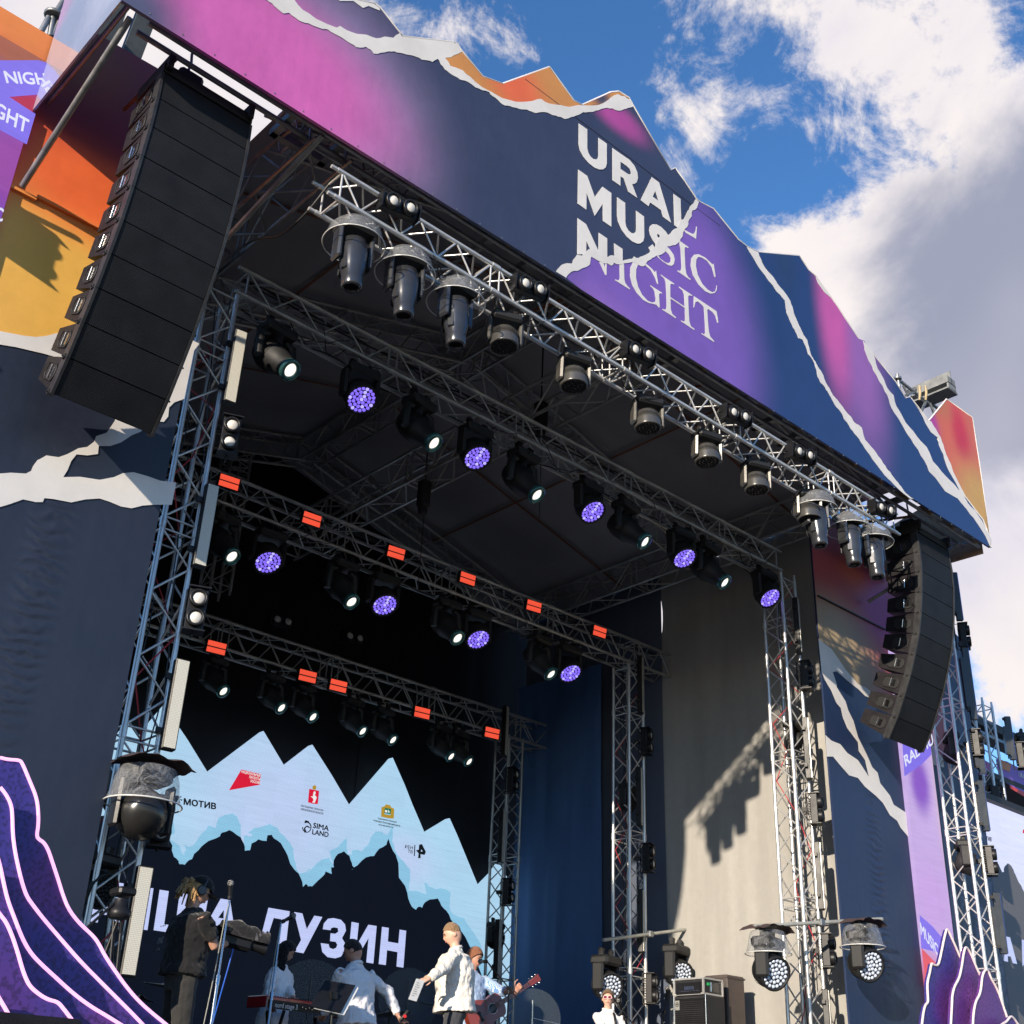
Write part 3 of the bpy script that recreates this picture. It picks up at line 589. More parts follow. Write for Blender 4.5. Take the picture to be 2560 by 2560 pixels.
for i in range(5):
    x = 4.05+i*2.5
    m = MB()
    for a, b in (((x, 7.75), (x+.55, 7.75)), ((x, 8.2), (x+.55, 8.2)), ((x, 7.75), (x, 8.2)), ((x+.55, 7.75), (x+.55, 8.2))):
        m.box(((a[0]+b[0])/2, (a[1]+b[1])/2, zr(8.5)), (abs(b[0]-a[0])+.07, abs(b[1]-a[1])+.07, .08))
    m.build('square_sleeve', STEEL, fr)
m = MB(); m.tube((2.35, 7.75, zr(8.3)), (2.3, 9.38, zr(7.45)), .03, 8); m.build('brace_tube', STEEL, fr)
for x0, x1 in ((2.32, 2.30), (16.45, 16.5)):
    for z in (8.45, 9.6):
        m = MB(); m.tube((x0, 7.72, zr(z)), (x1, 9.35, zr(z-.02)), .026, 8); m.build('tube', STEEL, fr)
m = MB(); m.tube((4.3, 7.72, zr(8.3)), (4.1, 9.6, zr(7.55)), .03, 8); m.build('brace_tube', STEEL, fr)
m = MB(); m.tube((16.3, 7.9, zr(8.4)), (15.9, 9.35, zr(7.7)), .03, 8); m.build('brace_tube', STEEL, fr)

# ---------------------------------------------------------------- printed side walls
YW = 9.43
def wall(label, xr, ztop, prints, loc):
    r = thing('printed_wall', label, 'printed wall', loc, group=None); return r
WN = mat_print('wall_print_navy', (.015, .021, .040), [((3.0, YW, zr(3.2)), 2.4, .0, (.020, .028, .052), (1, 1, 1.3))], rough=.5, fabric=.3)
def folds(mat, c, r, sc, dirx=0.):
    t = mat.node_tree; b = t.nodes['Principled BSDF']; P = wpos(t); old = b.inputs['Normal'].links[0].from_socket
    wv = N(t, 'ShaderNodeTexWave'); wv.bands_direction = 'Z'; wv.inputs['Scale'].default_value = 3.0; wv.inputs['Distortion'].default_value = 7; wv.inputs['Detail'].default_value = 2; t.links.new(P, wv.inputs['Vector'])
    bp = N(t, 'ShaderNodeBump'); bp.inputs['Strength'].default_value = .28; bp.inputs['Distance'].default_value = .05
    t.links.new(math_(t, 'MULTIPLY', wv.outputs[0], blob(t, P, c, r, 0, sc)), bp.inputs['Height']); t.links.new(old, bp.inputs['Normal']); t.links.new(bp.outputs[0], b.inputs['Normal'])
folds(WN, w(90, 1480, YW), 2.2, (.13, 1, 1))
lw = thing('printed_wall', 'tall printed wall left of the stage, orange sky over dark navy torn mountains', 'printed wall', (1.0, YW, 0))
tl = [at(0, 16, Y=YW), at(151, 100, Y=YW), at(267, 102, Y=YW), at(392, 162, Y=YW)]
m = MB(); zt = tl[0].z
m.slab([[V(-3, YW, 0), V(4.18, YW, 0), V(4.18, YW, tl[3].z), V(2.3, YW, tl[2].z), V(2.28, YW, zt), V(-3, YW, zt)]], (0, -1, 0), .03); m.build('wall_board', WN, lw)
SUNS = mat_print('sunset_print', (.66, .17, .05), [(w(330, 250, YW), 2.6, .2, (.40, .035, .045), (1, 1, 1.2)), (w(60, 60, YW), 1.3, .0, (.62, .20, .05), (1.4, 1, .7)), (w(120, 720, YW), 2.1, .25, (.80, .44, .085), (4, 1, .78)), (w(230, 480, YW), 1.1, .1, (.85, .15, .035), (1.6, 1, .8))], rough=.5, fabric=.15)
wht_top = c4((0, -50), (130, -25), (200, -17), (260, -23), (400, -60), (700, -45), (1050, -12), (1120, 20))
z_ = [(-180, -70)] + wht_top
m = MB(); L = [at(x, y, Y=YW-.004) for x, y in cr(0, 0, 2560, z_, 2560)] if 0 else [at(x, y, Y=YW-.004) for x, y in ([(-80, 820)] + wht_top)]
L += [V(4.18, YW-.004, L[-1].z), V(4.18, YW-.004, tl[3].z), V(2.3, YW-.004, tl[2].z), V(2.28, YW-.004, zt), V(-1.5, YW-.004, zt)]; L[0] = V(-1.5, YW-.004, L[1].z)
m.slab([L], (0, -1, 0), .002); m.build('sunset_print', SUNS, lw)
whp = wht_top + c4((1090, 60), (1035, 330), (980, 350), (950, 380), (945, 430), (920, 460), (875, 455), (790, 515), (740, 535), (680, 575), (620, 595), (555, 595), (550, 640), (490, 648), (430, 642), (400, 680), (380, 730), (355, 770), (450, 768), (560, 785), (640, 770), (690, 748), (750, 742), (830, 765), (900, 790), (990, 800), (965, 925), (860, 925), (800, 930), (740, 945), (680, 935), (620, 910), (560, 890), (480, 895), (400, 912), (300, 893), (250, 888), (240, 910), (200, 910), (130, 895), (60, 920), (0, 938), (-160, 950), (-160, 760), (0, 750), (60, 745), (145, 750), (175, 735), (185, 710), (210, 675), (240, 660), (260, 648), (330, 658), (380, 640), (440, 608), (490, 600), (530, 570), (540, 540), (600, 520), (645, 455), (660, 400), (600, 270), (400, 120), (240, 75), (175, 60), (90, 40), (0, 25), (-160, 10), (-160, -50))
panel('torn_white_print', whp, PAPER, lw, YW, .008)
# ledges between the board tiers of the left wall
for a, b in ((c1((205, 1105))[0], c1((560, 1310))[0]), (c1((420, 820))[0], c1((640, 985))[0]), (c1((-60, 990))[0], c1((205, 1105))[0])):
    if a[1] < 400: continue
    p, q = at(*a, Y=YW-.02), at(*b, Y=YW-.02); q.z = p.z
    m = MB(); m.box(((p.x+q.x)/2, YW-.02, p.z), (q.x-p.x, .05, .03)); m.build('board_ledge', SUNS, lw)

rw = thing('printed_wall', 'tall printed wall right of the stage, dark red sky over navy with white torn strips', 'printed wall', (16.0, YW, 0))
m = MB(); m.slab([[V(14.57, YW, 0), V(18.9, YW, 0), V(18.9, YW, zr(8.0)), V(17.3, YW, zr(8.6)), V(14.57, YW, zr(9.0))]], (0, -1, 0), .03)
WN2 = mat_print('wall_print_blue', (.012, .026, .075), [((16.5, YW, zr(.8)), 2.2, .0, (.014, .022, .050), (1, 1, 1.6))], rough=.5, fabric=.3)
folds(WN2, w(2190, 2150, YW), 2.6, (.12, 1, 1)); m.build('wall_board', WN2, rw)
RS = mat_print('dusk_print', (.42, .06, .06), [(w(2200, 1530, YW), 1.0, .1, (.34, .04, .22), (1, 1, 1)), (w(2080, 1640, YW), 1.45, .3, (.40, .30, .17), (1.3, 1, 1)), (w(2130, 1430, YW), .7, .0, (.55, .09, .05), (1, 1, .8))], rough=.5, fabric=.15)
ds = c6((720, 1640), (778, 1678), (850, 1735), (890, 1790), (930, 1850), (1000, 1932)) + [(2200, 1760), (2230, 1790), (2300, 1900)]
z9 = at(2330, 1850, Y=YW)
m = MB(); L = [at(x, y, Y=YW-.004) for x, y in ds]; L[0].x = 14.57; L += [at(2345, 1915, Y=YW-.004), V(18.0, YW-.004, z9.z+.05), V(18.0, YW-.004, zr(8.6)), V(14.57, YW-.004, zr(9.0))]
m.slab([L], (0, -1, 0), .002); m.build('dusk_print', RS, rw)
pa = c6((778, 1678), (850, 1735), (890, 1790), (930, 1850), (1000, 1932)) + c9((1040, 40), (1095, 80), (1110, 118), (1040, 90), (1000, 50), (960, 20), (925, -10)) + c6((880, 1860), (858, 1865), (880, 1932)) + c9((880, 40), (930, 120), (945, 170), (975, 230), (1000, 320), (1050, 420), (1080, 490), (1110, 520), (1125, 580), (1180, 650), (1200, 700), (1285, 755), (1310, 930), (1290, 890), (1240, 830), (1220, 790), (1180, 760), (1140, 690), (1100, 650), (1040, 600), (1000, 550), (950, 535), (910, 490), (860, 430), (826, 430), (818, 310), (850, 340), (900, 360), (940, 410), (1000, 450), (1062, 545), (1040, 450), (1005, 400), (1000, 350), (940, 270), (915, 210), (905, 160), (880, 130), (850, 60), (815, 0)) + c6((795, 1860),)
panel('torn_white_print', pa, PAPER, rw, YW, .008)
panel('torn_white_print', cr(2200, 1650, 360, ((690, 1110), (740, 1180), (800, 1260), (850, 1330), (860, 1440), (790, 1430), (700, 1400))), PAPER, rw, YW, .009)
for z in (7.15,):
    p, q = at(2045, 1489, Y=YW-.02), at(2212, 1571, Y=YW-.02)
    m = MB(); m.box(((p.x+q.x)/2, YW-.015, p.z), (q.x-p.x, .03, .02)); m.build('board_joint', BLACKM, rw)

# ---------------------------------------------------------------- text
def text_mesh(body, bold=.0, spacing=1.0):
    cu_ = bpy.data.curves.new('t', 'FONT'); cu_.body = body; cu_.offset = bold; cu_.space_character = spacing; cu_.resolution_u = 3
    o = bpy.data.objects.new('t', cu_); C.objects.link(o); bpy.context.view_layer.update()
    me = bpy.data.meshes.new_from_object(o.evaluated_get(bpy.context.evaluated_depsgraph_get()))
    bpy.data.objects.remove(o); vs = [v.co.copy() for v in me.vertices]; fs = [tuple(p.vertices) for p in me.polygons]
    bpy.data.meshes.remove(me); return vs, fs
def text_on(body, p0, p1, p2, Y, off, mat, parent, bold=0, name='lettering', spacing=1.0, X=None, three=None, mirror=False):
    """lettering on a plane: baseline p0->p1 and cap height at p2 (above p0)"""
    vs, fs = text_mesh(body, 0, spacing)
    if not vs: return
    if three: P0, P1, P2 = three
    else: P0, P1, P2 = (at(*p, Y=Y-off) if X is None else at(*p, X=X) for p in (p0, p1, p2))
    caps = text_mesh('H', 0)[0]; H = max(v.y for v in caps); x0 = min(v.x for v in vs); x1 = max(v.x for v in vs)
    e1 = (P1-P0)/(x1-x0); e2 = (P2-P0)/H
    if mirror: P0, e1 = P1, -e1
    fr_ = e1.cross(e2).normalized(); m = MB(); q = bold*1.1
    for i_, (dx, dy) in enumerate(((0, 0), (q, 0), (-q, 0), (0, q), (0, -q), (q, q), (-q, -q)) if bold else ((0, 0),)): m.add([P0+e1*(v.x-x0+dx)+e2*(v.y+dy)+fr_*(.0004*i_) for v in vs], fs)
    return m.build(name, mat, parent)

# ---------------------------------------------------------------- LED strips and screens
LEDW = mat_led('led_white', (.80, .82, 1.0), strength=.95)
YL = YW-.06
LS = mat_led('led_strip_left', (.20, .08, .55), [(w(60, 700, YL), 1.6, 0, (.16, .10, .60), (1, 1, 1)), (w(40, 420, YL), .9, .1, (.35, .08, .42), (1, 1, 1)), (w(60, 120, YL), .7, .3, (.42, .13, .08), (3, 1, .8)), (w(90, 280, YL), .32, .3, (.50, .03, .09), (1.4, 1, 1))], strength=.9, pix=55)
ls = thing('led_strip', 'tall narrow LED strip on the left wall with NIGHT on violet ribbons', 'LED screen', (1.55, YL, 0))
m = MB(); a = at(118, 156, Y=YL).x; zt2 = at(60, 122, Y=YL).z; m.slab([[V(a-.85, YL, zr(.5)), V(a, YL, zr(.5)), V(a, YL, zt2), V(a-.85, YL, zt2)]], (0, -1, 0), .05); m.build('led_face', LS, ls)
RIB = mat_led('led_ribbon', (.24, .18, .86), strength=.95, pix=55)
panel('ribbon_image', c1((-150, 340), (215, 338), (262, 352), (225, 530), (30, 545), (-150, 450)), RIB, ls, YL, .004)
panel('ribbon_image', c1((-150, 480), (30, 530), (200, 640), (150, 810), (-150, 650)), RIB, ls, YL, .005)
text_on('NIGHT', c1((38, 465))[0], c1((330, 480))[0], c1((20, 400))[0], YL, .007, LEDW, ls, .02, 'image_lettering')
text_on('NIGHT', c1((-135, 590))[0], c1((150, 750))[0], c1((-120, 515))[0], YL, .008, LEDW, ls, .02, 'image_lettering')
text_on('MUSIC', c1((-190, 1170))[0], c1((12, 1245))[0], c1((-180, 1100))[0], YL, .008, LEDW, ls, .02, 'image_lettering')
RSM = mat_led('led_strip_right', (.66, .48, .90), [(w(2380, 2020, YL), 1.6, .2, (.88, .66, .62), (.42, 1, 1.5)), (w(2300, 1960, YL), .7, .2, (.30, .12, .66), (.6, 1, 1)), (w(2330, 2500, YL), 1.1, .1, (.75, .10, .20), (1, 1, .8)), (w(2330, 2250, YL), .9, .0, (.66, .42, .88), (1, 1, 1))], strength=.85, pix=55)
rs = thing('led_strip', 'tall narrow LED strip on the right wall with URAL MUSIC on a violet ribbon', 'LED screen', (16.7, YL, 0))
a, b = at(2270, 2010, Y=YL).x, at(2343, 2000, Y=YL).x
m = MB(); m.slab([[V(a, YL, zr(.0)), V(b, YL, zr(.0)), V(b, YL, zr(7.3)), V(a, YL, zr(7.3))]], (0, -1, 0), .09); m.build('led_face', RSM, rs)
b2 = lambda *p: cr(2200, 1650, 360, p); d2 = lambda *p: cr(2200, 2000, 360, p)
panel('ribbon_image', b2((300, 1090), (330, 1560), (560, 1400), (690, 1270), (680, 1100)), RIB, rs, YL, .004)
text_on('RAL MU', b2((345, 1425))[0], b2((720, 1120))[0], b2((318, 1290))[0], YL, .007, LEDW, rs, .02, 'image_lettering')
panel('ribbon_image', d2((533, 1545), (700, 1690), (900, 1930), (800, 2050), (555, 1990)), RIB, rs, YL, .004)
text_on('MUSIC', d2((550, 1800))[0], d2((790, 2110))[0], d2((535, 1640))[0], YL, .007, LEDW, rs, .02, 'image_lettering')
panel('colour_image', d2((560, 1990), (800, 2240), (860, 2400), (620, 2500)), mat_led('led_red', (.85, .12, .16), strength=.9, pix=55), rs, YL, .004)

YS = 16.4
SKYB = mat_led('led_pale_blue', (.42, .66, .86), [(w(700, 2040, YS), 2.5, .0, (.50, .62, .88), (1, 1, 1)), (w(1000, 2150, YS), 1.2, .0, (.52, .64, .90), (1, 1, .6))], strength=.98, pix=38)
MIDB = mat_led('led_mid_blue', (.28, .58, .80), strength=.95, pix=38)
NIGHTM = mat_led('led_dark', (.0040, .0065, .014), strength=1.0, pix=38, spec=.1)
LAV = mat_led('led_lavender', (.56, .63, .98), strength=.95, pix=38)
INK = mat_led('led_ink', (.006, .008, .012), strength=1)
LRED = mat_led('led_logo_red', (.68, .01, .04), strength=1); LGOLD = mat_led('led_logo_gold', (.45, .28, .03), strength=1); LGRN = mat_led('led_logo_green', (.01, .18, .10), strength=1)
sc = thing('led_screen', 'mountain-shaped LED screen at the back of the stage with a name in large pale letters', 'LED screen', (9.4, YS, FLOOR))
q3 = lambda *p: cr(400, 1780, 500, p); q4 = lambda *p: cr(780, 1850, 500, p); q5 = lambda *p: cr(560, 2130, 500, p)
mt = c7((450, 560), (600, 405), (720, 235), (780, 330), (860, 225), (940, 130)) + q3((165, 118), (265, 265), (463, 587), (1000, 183), (1070, 300), (1203, 523), (1472, 315), (1660, 610)) + q4((370, 645), (780, 170), (895, 430), (970, 620), (1090, 900), (1330, 755), (1400, 910), (1610, 1420)) + c8((860, 1080), (895, 1030), (985, 1190))
zb = FLOOR+.25; xL = at(200, 2200, Y=YS).x; xR = at(*c8((985, 1190))[0], Y=YS).x
m = MB(); L = [at(x, y, Y=YS) for x, y in mt]; L[0] = V(xL-.3, YS, L[0].z); L += [V(xR, YS, zb), V(xL-.3, YS, zb)]; m.slab([L], (0, -1, 0), .12); m.build('screen_face', SKYB, sc)
rg = c7((450, 780), (600, 760), (700, 790), (800, 830)) + q3((50, 1190), (90, 1230), (120, 1290), (115, 1340), (135, 1400), (180, 1440), (190, 1470), (240, 1475), (270, 1440), (310, 1420), (330, 1370), (400, 1300), (470, 1245), (580, 1200), (600, 1165), (670, 1140), (720, 1170), (780, 1210), (810, 1270), (820, 1340), (870, 1335), (885, 1270), (950, 1230), (1030, 1245), (1040, 1190), (1080, 1185), (1100, 1220), (1170, 1270), (1210, 1340), (1250, 1440), (1275, 1490), (1340, 1560), (1375, 1640), (1380, 1690), (1410, 1660), (1430, 1685), (1470, 1685), (1580, 1580), (1600, 1540), (1660, 1565), (1655, 1500), (1680, 1500), (1680, 1430), (1720, 1370), (1778, 1345), (1830, 1390), (1855, 1460), (1860, 1520)) + q4((385, 1250), (440, 1210), (520, 1135), (600, 1120), (650, 1050), (720, 1010), (740, 955), (765, 1030), (810, 1110), (835, 1190), (840, 1330), (900, 1410), (930, 1530), (965, 1610), (1005, 1640), (1030, 1610), (1065, 1620), (1090, 1570), (1140, 1540), (1215, 1530), (1250, 1600), (1300, 1650), (1340, 1730), (1400, 1800), (1480, 1900)) + [(1190, 2400), (1222, 2480), (1250, 2600)]
rgr = rag(rg, 1.4, 1, 31)
m = MB(); L = [at(x, y, Y=YS-.004) for x, y in rgr]; L[0] = V(xL-.29, YS-.004, L[0].z); L = [p for p in L if p.z > zb+.02] + [V(at(1250, 2560, Y=YS).x, YS-.004, zb+.01), V(xL-.29, YS-.004, zb+.01)]
m.slab([L], (0, -1, 0), .002); m.build('dark_mountain_image', NIGHTM, sc)
# mid-blue ragged band above the dark mountains
for i0, i1, dx, dy in ((4, 22, 30, -45), (22, 52, 34, -42), (52, 84, 40, -50)):
    seg = rg[i0:i1]; upr = [(x+12*math.sin(i*1.3)*(1 if 0 < i < len(seg)-1 else 0), y+dy*(.45+.5*abs(math.sin(i*.9+i0)))) for i, (x, y) in enumerate(seg)]
    panel('pale_mountain_image', [(x, y+3) for x, y in rag(seg, 1.5, 1, 40+i0)] + rag(upr, 4, 2, 50+i0)[::-1], MIDB, sc, YS, .002, .0015)
def slet(f, pts, holes=()): panel('image_lettering', f(*pts), LAV, sc, YS, .010, .002, [f(*h) for h in holes])
slet(q5, [(430, 538), (635, 573), (598, 900), (523, 880), (555, 650), (480, 637), (412, 850), (395, 900), (355, 922), (293, 910), (303, 828), (338, 832), (360, 805), (375, 750)])
slet(q5, [(677, 580), (757, 593), (800, 745), (873, 615), (950, 628), (768, 978), (682, 962), (745, 850)])
slet(q5, [(955, 745), (965, 690), (1005, 645), (1060, 638), (1130, 655), (1170, 700), (1178, 760), (1140, 832), (1168, 880), (1165, 950), (1130, 1010), (1075, 1027), (1000, 1015), (950, 965), (935, 880), (1010, 890), (1020, 925), (1055, 938), (1085, 925), (1095, 895), (1080, 868), (1025, 860), (1030, 785), (1075, 790), (1105, 770), (1100, 735), (1065, 727), (1035, 735), (1030, 755)])
slet(q5, [(1233, 675), (1302, 688), (1280, 905), (1395, 703), (1475, 715), (1443, 1077), (1375, 1066), (1397, 830), (1270, 1045), (1200, 1035)])
slet(q5, [(1527, 723), (1592, 733), (1583, 865), (1685, 883), (1697, 750), (1760, 760), (1733, 1117), (1667, 1107), (1677, 967), (1575, 948), (1563, 1092), (1495, 1082)])
slet(c7, [(540, 1118), (580, 1124), (610, 1230), (655, 1136), (695, 1143), (668, 1378), (633, 1373), (650, 1228), (608, 1320), (583, 1318), (571, 1215), (549, 1362), (505, 1356)])
slet(c7, [(765, 1157), (800, 1161), (783, 1310), (828, 1166), (862, 1170), (828, 1405), (795, 1400), (812, 1255), (770, 1396), (735, 1390)])
slet(c7, [(897, 1178), (948, 1186), (922, 1372), (985, 1380), (1010, 1195), (1060, 1203), (1033, 1388), (1095, 1395), (1120, 1210), (1170, 1218), (1130, 1445), (863, 1405)])
slet(c7, [(1240, 1228), (1292, 1236), (1322, 1435), (1265, 1427), (1260, 1385), (1205, 1377), (1190, 1415), (1140, 1408)], [[(1258, 1290), (1225, 1335), (1256, 1340)]])
def stext(body, p0, p1, p2, mat=INK, bold=.022, f=q3, sp=1.0): text_on(body, f(p0)[0], f(p1)[0], f(p2)[0], YS, .011, mat, sc, bold, 'image_lettering', sp)
stext('МОТИВ', (230, 893), (538, 940), (232, 838), bold=.035)
LW_ = mat_led('led_logo_white', (.85, .85, .85), strength=1)
panel('image_mark', q3((787, 555), (976, 600), (963, 703), (667, 756)), LRED, sc, YS, .009)
stext('НАЦИОНАЛЬНЫЕ', (785, 587), (970, 628), (788, 562), LW_, .01); stext('ПРОЕКТЫ', (862, 640), (967, 662), (864, 616), LW_, .01); stext('РОССИИ', (875, 680), (963, 697), (877, 655), LW_, .01)
stext('ПРИ ПОДДЕРЖКЕ ГУБЕРНАТОРА', (1360, 912), (1577, 960), (1362, 897)); stext('СВЕРДЛОВСКОЙ ОБЛАСТИ', (1357, 945), (1575, 992), (1359, 928))
stext('SIMA', (1478, 1118), (1627, 1150), (1484, 1070), bold=.025); stext('LAND', (1470, 1180), (1625, 1210), (1474, 1133), bold=.025)
stext('Администрация', (635, 762), (815, 800), (637, 748), f=q4); stext('города Екатеринбурга', (592, 782), (850, 838), (594, 766), f=q4); stext('екатеринбург.рф', (643, 823), (797, 853), (645, 810), f=q4)
stext('РЕН', (898, 1045), (973, 1058), (900, 1015), f=q4, bold=.01); stext('ТВ', (925, 1088), (970, 1098), (927, 1060), f=q4, bold=.01)
def mark(f, pts, mat=INK, holes=(), off=.010): panel('image_mark', f(*pts), mat, sc, YS, off, .0015, [f(*h) for h in holes])
mark(q4, [(990, 1013), (999, 1015), (993, 1122), (984, 1120)])
mark(q4, [(1035, 1012), (1062, 1005), (1100, 1080), (1088, 1110), (1048, 1103), (1050, 1140), (1025, 1143), (1030, 1095), (1005, 1065), (1032, 1060)], holes=[[(1055, 1055), (1070, 1075), (1052, 1080)]])
for a in range(6):
    t = a*math.pi/3+.2; cxx, cyy = 178, 842
    mark(q3, [(cxx+math.cos(t-.25)*12, cyy+math.sin(t-.25)*12), (cxx+math.cos(t-.12)*38, cyy+math.sin(t-.12)*38), (cxx+math.cos(t+.3)*38, cyy+math.sin(t+.3)*38)])
o = [(1418+46*math.cos(t), 1112+54*math.sin(t)) for t in [i*math.pi/9 for i in range(-6, 10)]]; i_ = [(1418+36*math.cos(t), 1114+44*math.sin(t)) for t in [i*math.pi/9 for i in range(-6, 10)]]
mark(q3, o+i_[::-1]); mark(q3, [(1395, 1062), (1405, 1045), (1440, 1055), (1436, 1066)]); mark(q3, [(1395, 1165), (1390, 1120), (1420, 1095), (1452, 1115), (1440, 1122), (1418, 1108), (1403, 1125), (1418, 1165)])
mark(q3, [(1442, 742), (1537, 762), (1524, 890), (1476, 885), (1430, 872)], LRED)
mark(q3, [(1485, 770), (1500, 765), (1505, 785), (1495, 800), (1515, 825), (1505, 850), (1495, 878), (1470, 872), (1485, 850), (1475, 830), (1455, 815), (1478, 815), (1480, 795)], LW_, off=.012)
mark(q3, [(1475, 745), (1473, 722), (1482, 712), (1492, 708), (1494, 695), (1498, 709), (1508, 715), (1510, 730), (1505, 752)], LGOLD)
mark(q4, [(672, 650), (700, 640), (715, 622), (755, 630), (765, 650), (795, 665), (790, 760), (735, 755), (668, 740)], LGOLD)
mark(q4, [(703, 655), (765, 665), (758, 725), (700, 715)], LGRN, off=.012); mark(q4, [(708, 675), (728, 680), (726, 700), (706, 697)], LW_, off=.0135); mark(q4, [(740, 672), (752, 700), (734, 700)], LW_, off=.0135)
mark(q4, [(701, 706), (760, 716), (758, 726), (700, 716)], MIDB, off=.0135)
# ---------------------------------------------------------------- line arrays
def mat_grille():
    m, t, b = newmat('perforated_grille'); tx = N(t, 'ShaderNodeTexCoord').outputs['Object']
    mp = N(t, 'ShaderNodeMapping'); t.links.new(tx, mp.inputs[0]); mp.inputs['Scale'].default_value = (1, 0, 1)
    v = N(t, 'ShaderNodeTexVoronoi'); v.inputs['Scale'].default_value = 75; v.inputs['Randomness'].default_value = .12; t.links.new(mp.outputs[0], v.inputs['Vector'])
    r = ramp(t, v.outputs['Distance'], [(.28, (.002, .002, .0025)), (.42, (.018, .019, .022))])
    n = N(t, 'ShaderNodeTexNoise'); n.inputs['Scale'].default_value = 4; n.inputs['Detail'].default_value = 5; t.links.new(tx, n.inputs['Vector'])
    t.links.new(mixc(t, 1., r, ramp(t, n.outputs[0], [(.3, .7), (.7, 1.2)]), 'MULTIPLY'), b.inputs['Base Color'])
    b.inputs['Roughness'].default_value = .6; b.inputs['Specular IOR Level'].default_value = .2
    bp = N(t, 'ShaderNodeBump'); bp.inputs['Strength'].default_value = .5; bp.inputs['Distance'].default_value = .004; t.links.new(v.outputs['Distance'], bp.inputs['Height']); t.links.new(bp.outputs[0], b.inputs['Normal'])
    return m
GRILLE = mat_grille()
CAB = mat_plain('textured_cabinet_paint', (.018, .016, .019), .55, 0, .5, 7., .12, spec=.2, bump=.4, bsc=120.)
RAIL = mat_plain('worn_rigging_rail', (.035, .035, .038), .5, .1, .6, 9., .12)
CHROME = mat_plain('polished_steel', (.6, .6, .6), .18, 1., .2, 5., .05)
PROF = [(7.98, 8.19), (7.96, 7.87), (7.97, 7.55), (8.01, 7.24), (8.06, 6.93), (8.13, 6.62), (8.23, 6.33), (8.34, 6.04), (8.47, 5.76), (8.61, 5.48), (8.78, 5.21)]
def array(x0, label, side):
    x1 = x0+.92; r = thing('line_array_speaker', label, 'loudspeaker', ((x0+x1)/2, 8.2, zr(8.3)), group='hanging line arrays')
    m = MB(); m.box(((x0+x1)/2, 8.22, zr(8.25)), (.9, .5, .10)); m.box((x0+.05, 8.22, zr(8.30)), (.05, .6, .16)); m.box((x1-.05, 8.22, zr(8.30)), (.05, .6, .16)); m.build('flying_frame', BLACKM, r)
    m = MB(); m.box(((x0+x1)/2-.12, 8.25, zr(8.44)), (.24, .24, .26), bev=.03); m.build('chain_hoist', BLACKM, r)
    m = MB(); m.path([((x0+x1)/2-.12+.008*math.sin(i*1.9), 8.25, zr(8.5+.06*i)) for i in range(18)], .014, 5); m.build('hoist_chain', STEEL, r)
    for i in range(10):
        P = V(0, PROF[i][0], zr(PROF[i][1])); Q = V(0, PROF[i+1][0], zr(PROF[i+1][1])); t = (Q-P).normalized(); P = P+t*.0008; Q = Q-t*.0008
        n = V(0, t.z, -t.y); n = n if n.y > 0 else -n
        A, B_ = P+n*.55+t*.055, Q+n*.55-t*.055
        def prism(xa, xb, pts, mat, name, par):
            mb = MB(); k = len(pts); vs = [V(xa, p.y, p.z) for p in pts]+[V(xb, p.y, p.z) for p in pts]
            mb.add(vs, [tuple(range(k))[::-1], tuple(range(k, 2*k))]+[(a, (a+1) % k, (a+1) % k+k, a+k) for a in range(k)]); return mb.build(name, mat, par)
        cab = prism(x0+.012, x1-.012, [P+n*.02, Q+n*.02, B_, A], CAB, 'cabinet', r)
        prism(x0+.03, x1-.03, [P+t*.004, Q-t*.004, Q+n*.02-t*.004, P+n*.02+t*.004], GRILLE, 'grille', cab)
        for xa, xb in ((x0, x0+.026), (x1-.026, x1)): prism(xa, xb, [P-n*.008, Q-n*.008, Q+n*.10, P+n*.10], RAIL, 'rigging_rail', cab)
        for xs, s in ((x0+.012, -1), (x1-.012, 1)):
            ctr = (P+Q+A+B_)/4; f = n.cross(X3).normalized()
            hx = [ctr+n*a+f*b_ for a, b_ in ((-.13, -.04), (-.09, -.075), (.09, -.075), (.13, -.04), (.13, .04), (.09, .075), (-.09, .075), (-.13, .04))]
            mb = MB(); mb.slab([[V(xs+s*.003, p.y, p.z) for p in hx]], (s, 0, 0), .002); mb.path([V(xs+s*.006, p.y, p.z) for p in hx], .006, 4, closed=True); o = mb.build('handle', BLACKM, cab)
            mb = MB(); q = [ctr+n*a+f*b_ for a, b_ in ((-.075, -.05), (-.02, -.05), (-.02, .05), (-.075, .05))]; mb.slab([[V(xs+s*.006, p.y, p.z) for p in q]], (s, 0, 0), .001)
            mb.tube(V(xs+s*.012, ctr.y, ctr.z)-f*.06, V(xs+s*.012, ctr.y, ctr.z)+f*.06, .008, 6)
            o2 = mb.build('handle_plate', CHROME, cab)
        for xa in (x0+.012, x1-.012):
            mb = MB(); mb.box((xa, (Q+n*.05).y, (Q+n*.05).z), (.05, .05, .035)); mb.tube((xa-.04, (Q+n*.04).y, (Q+n*.04).z), (xa+.04, (Q+n*.04).y, (Q+n*.04).z), .008, 6); mb.build('rigging_pin', RAIL, cab)
array(2.79, 'ten-cabinet black line array hanging at the left in front of the orange printed wall', 'left')
array(15.10, 'ten-cabinet black line array hanging at the right beneath the end of the fascia', 'right')

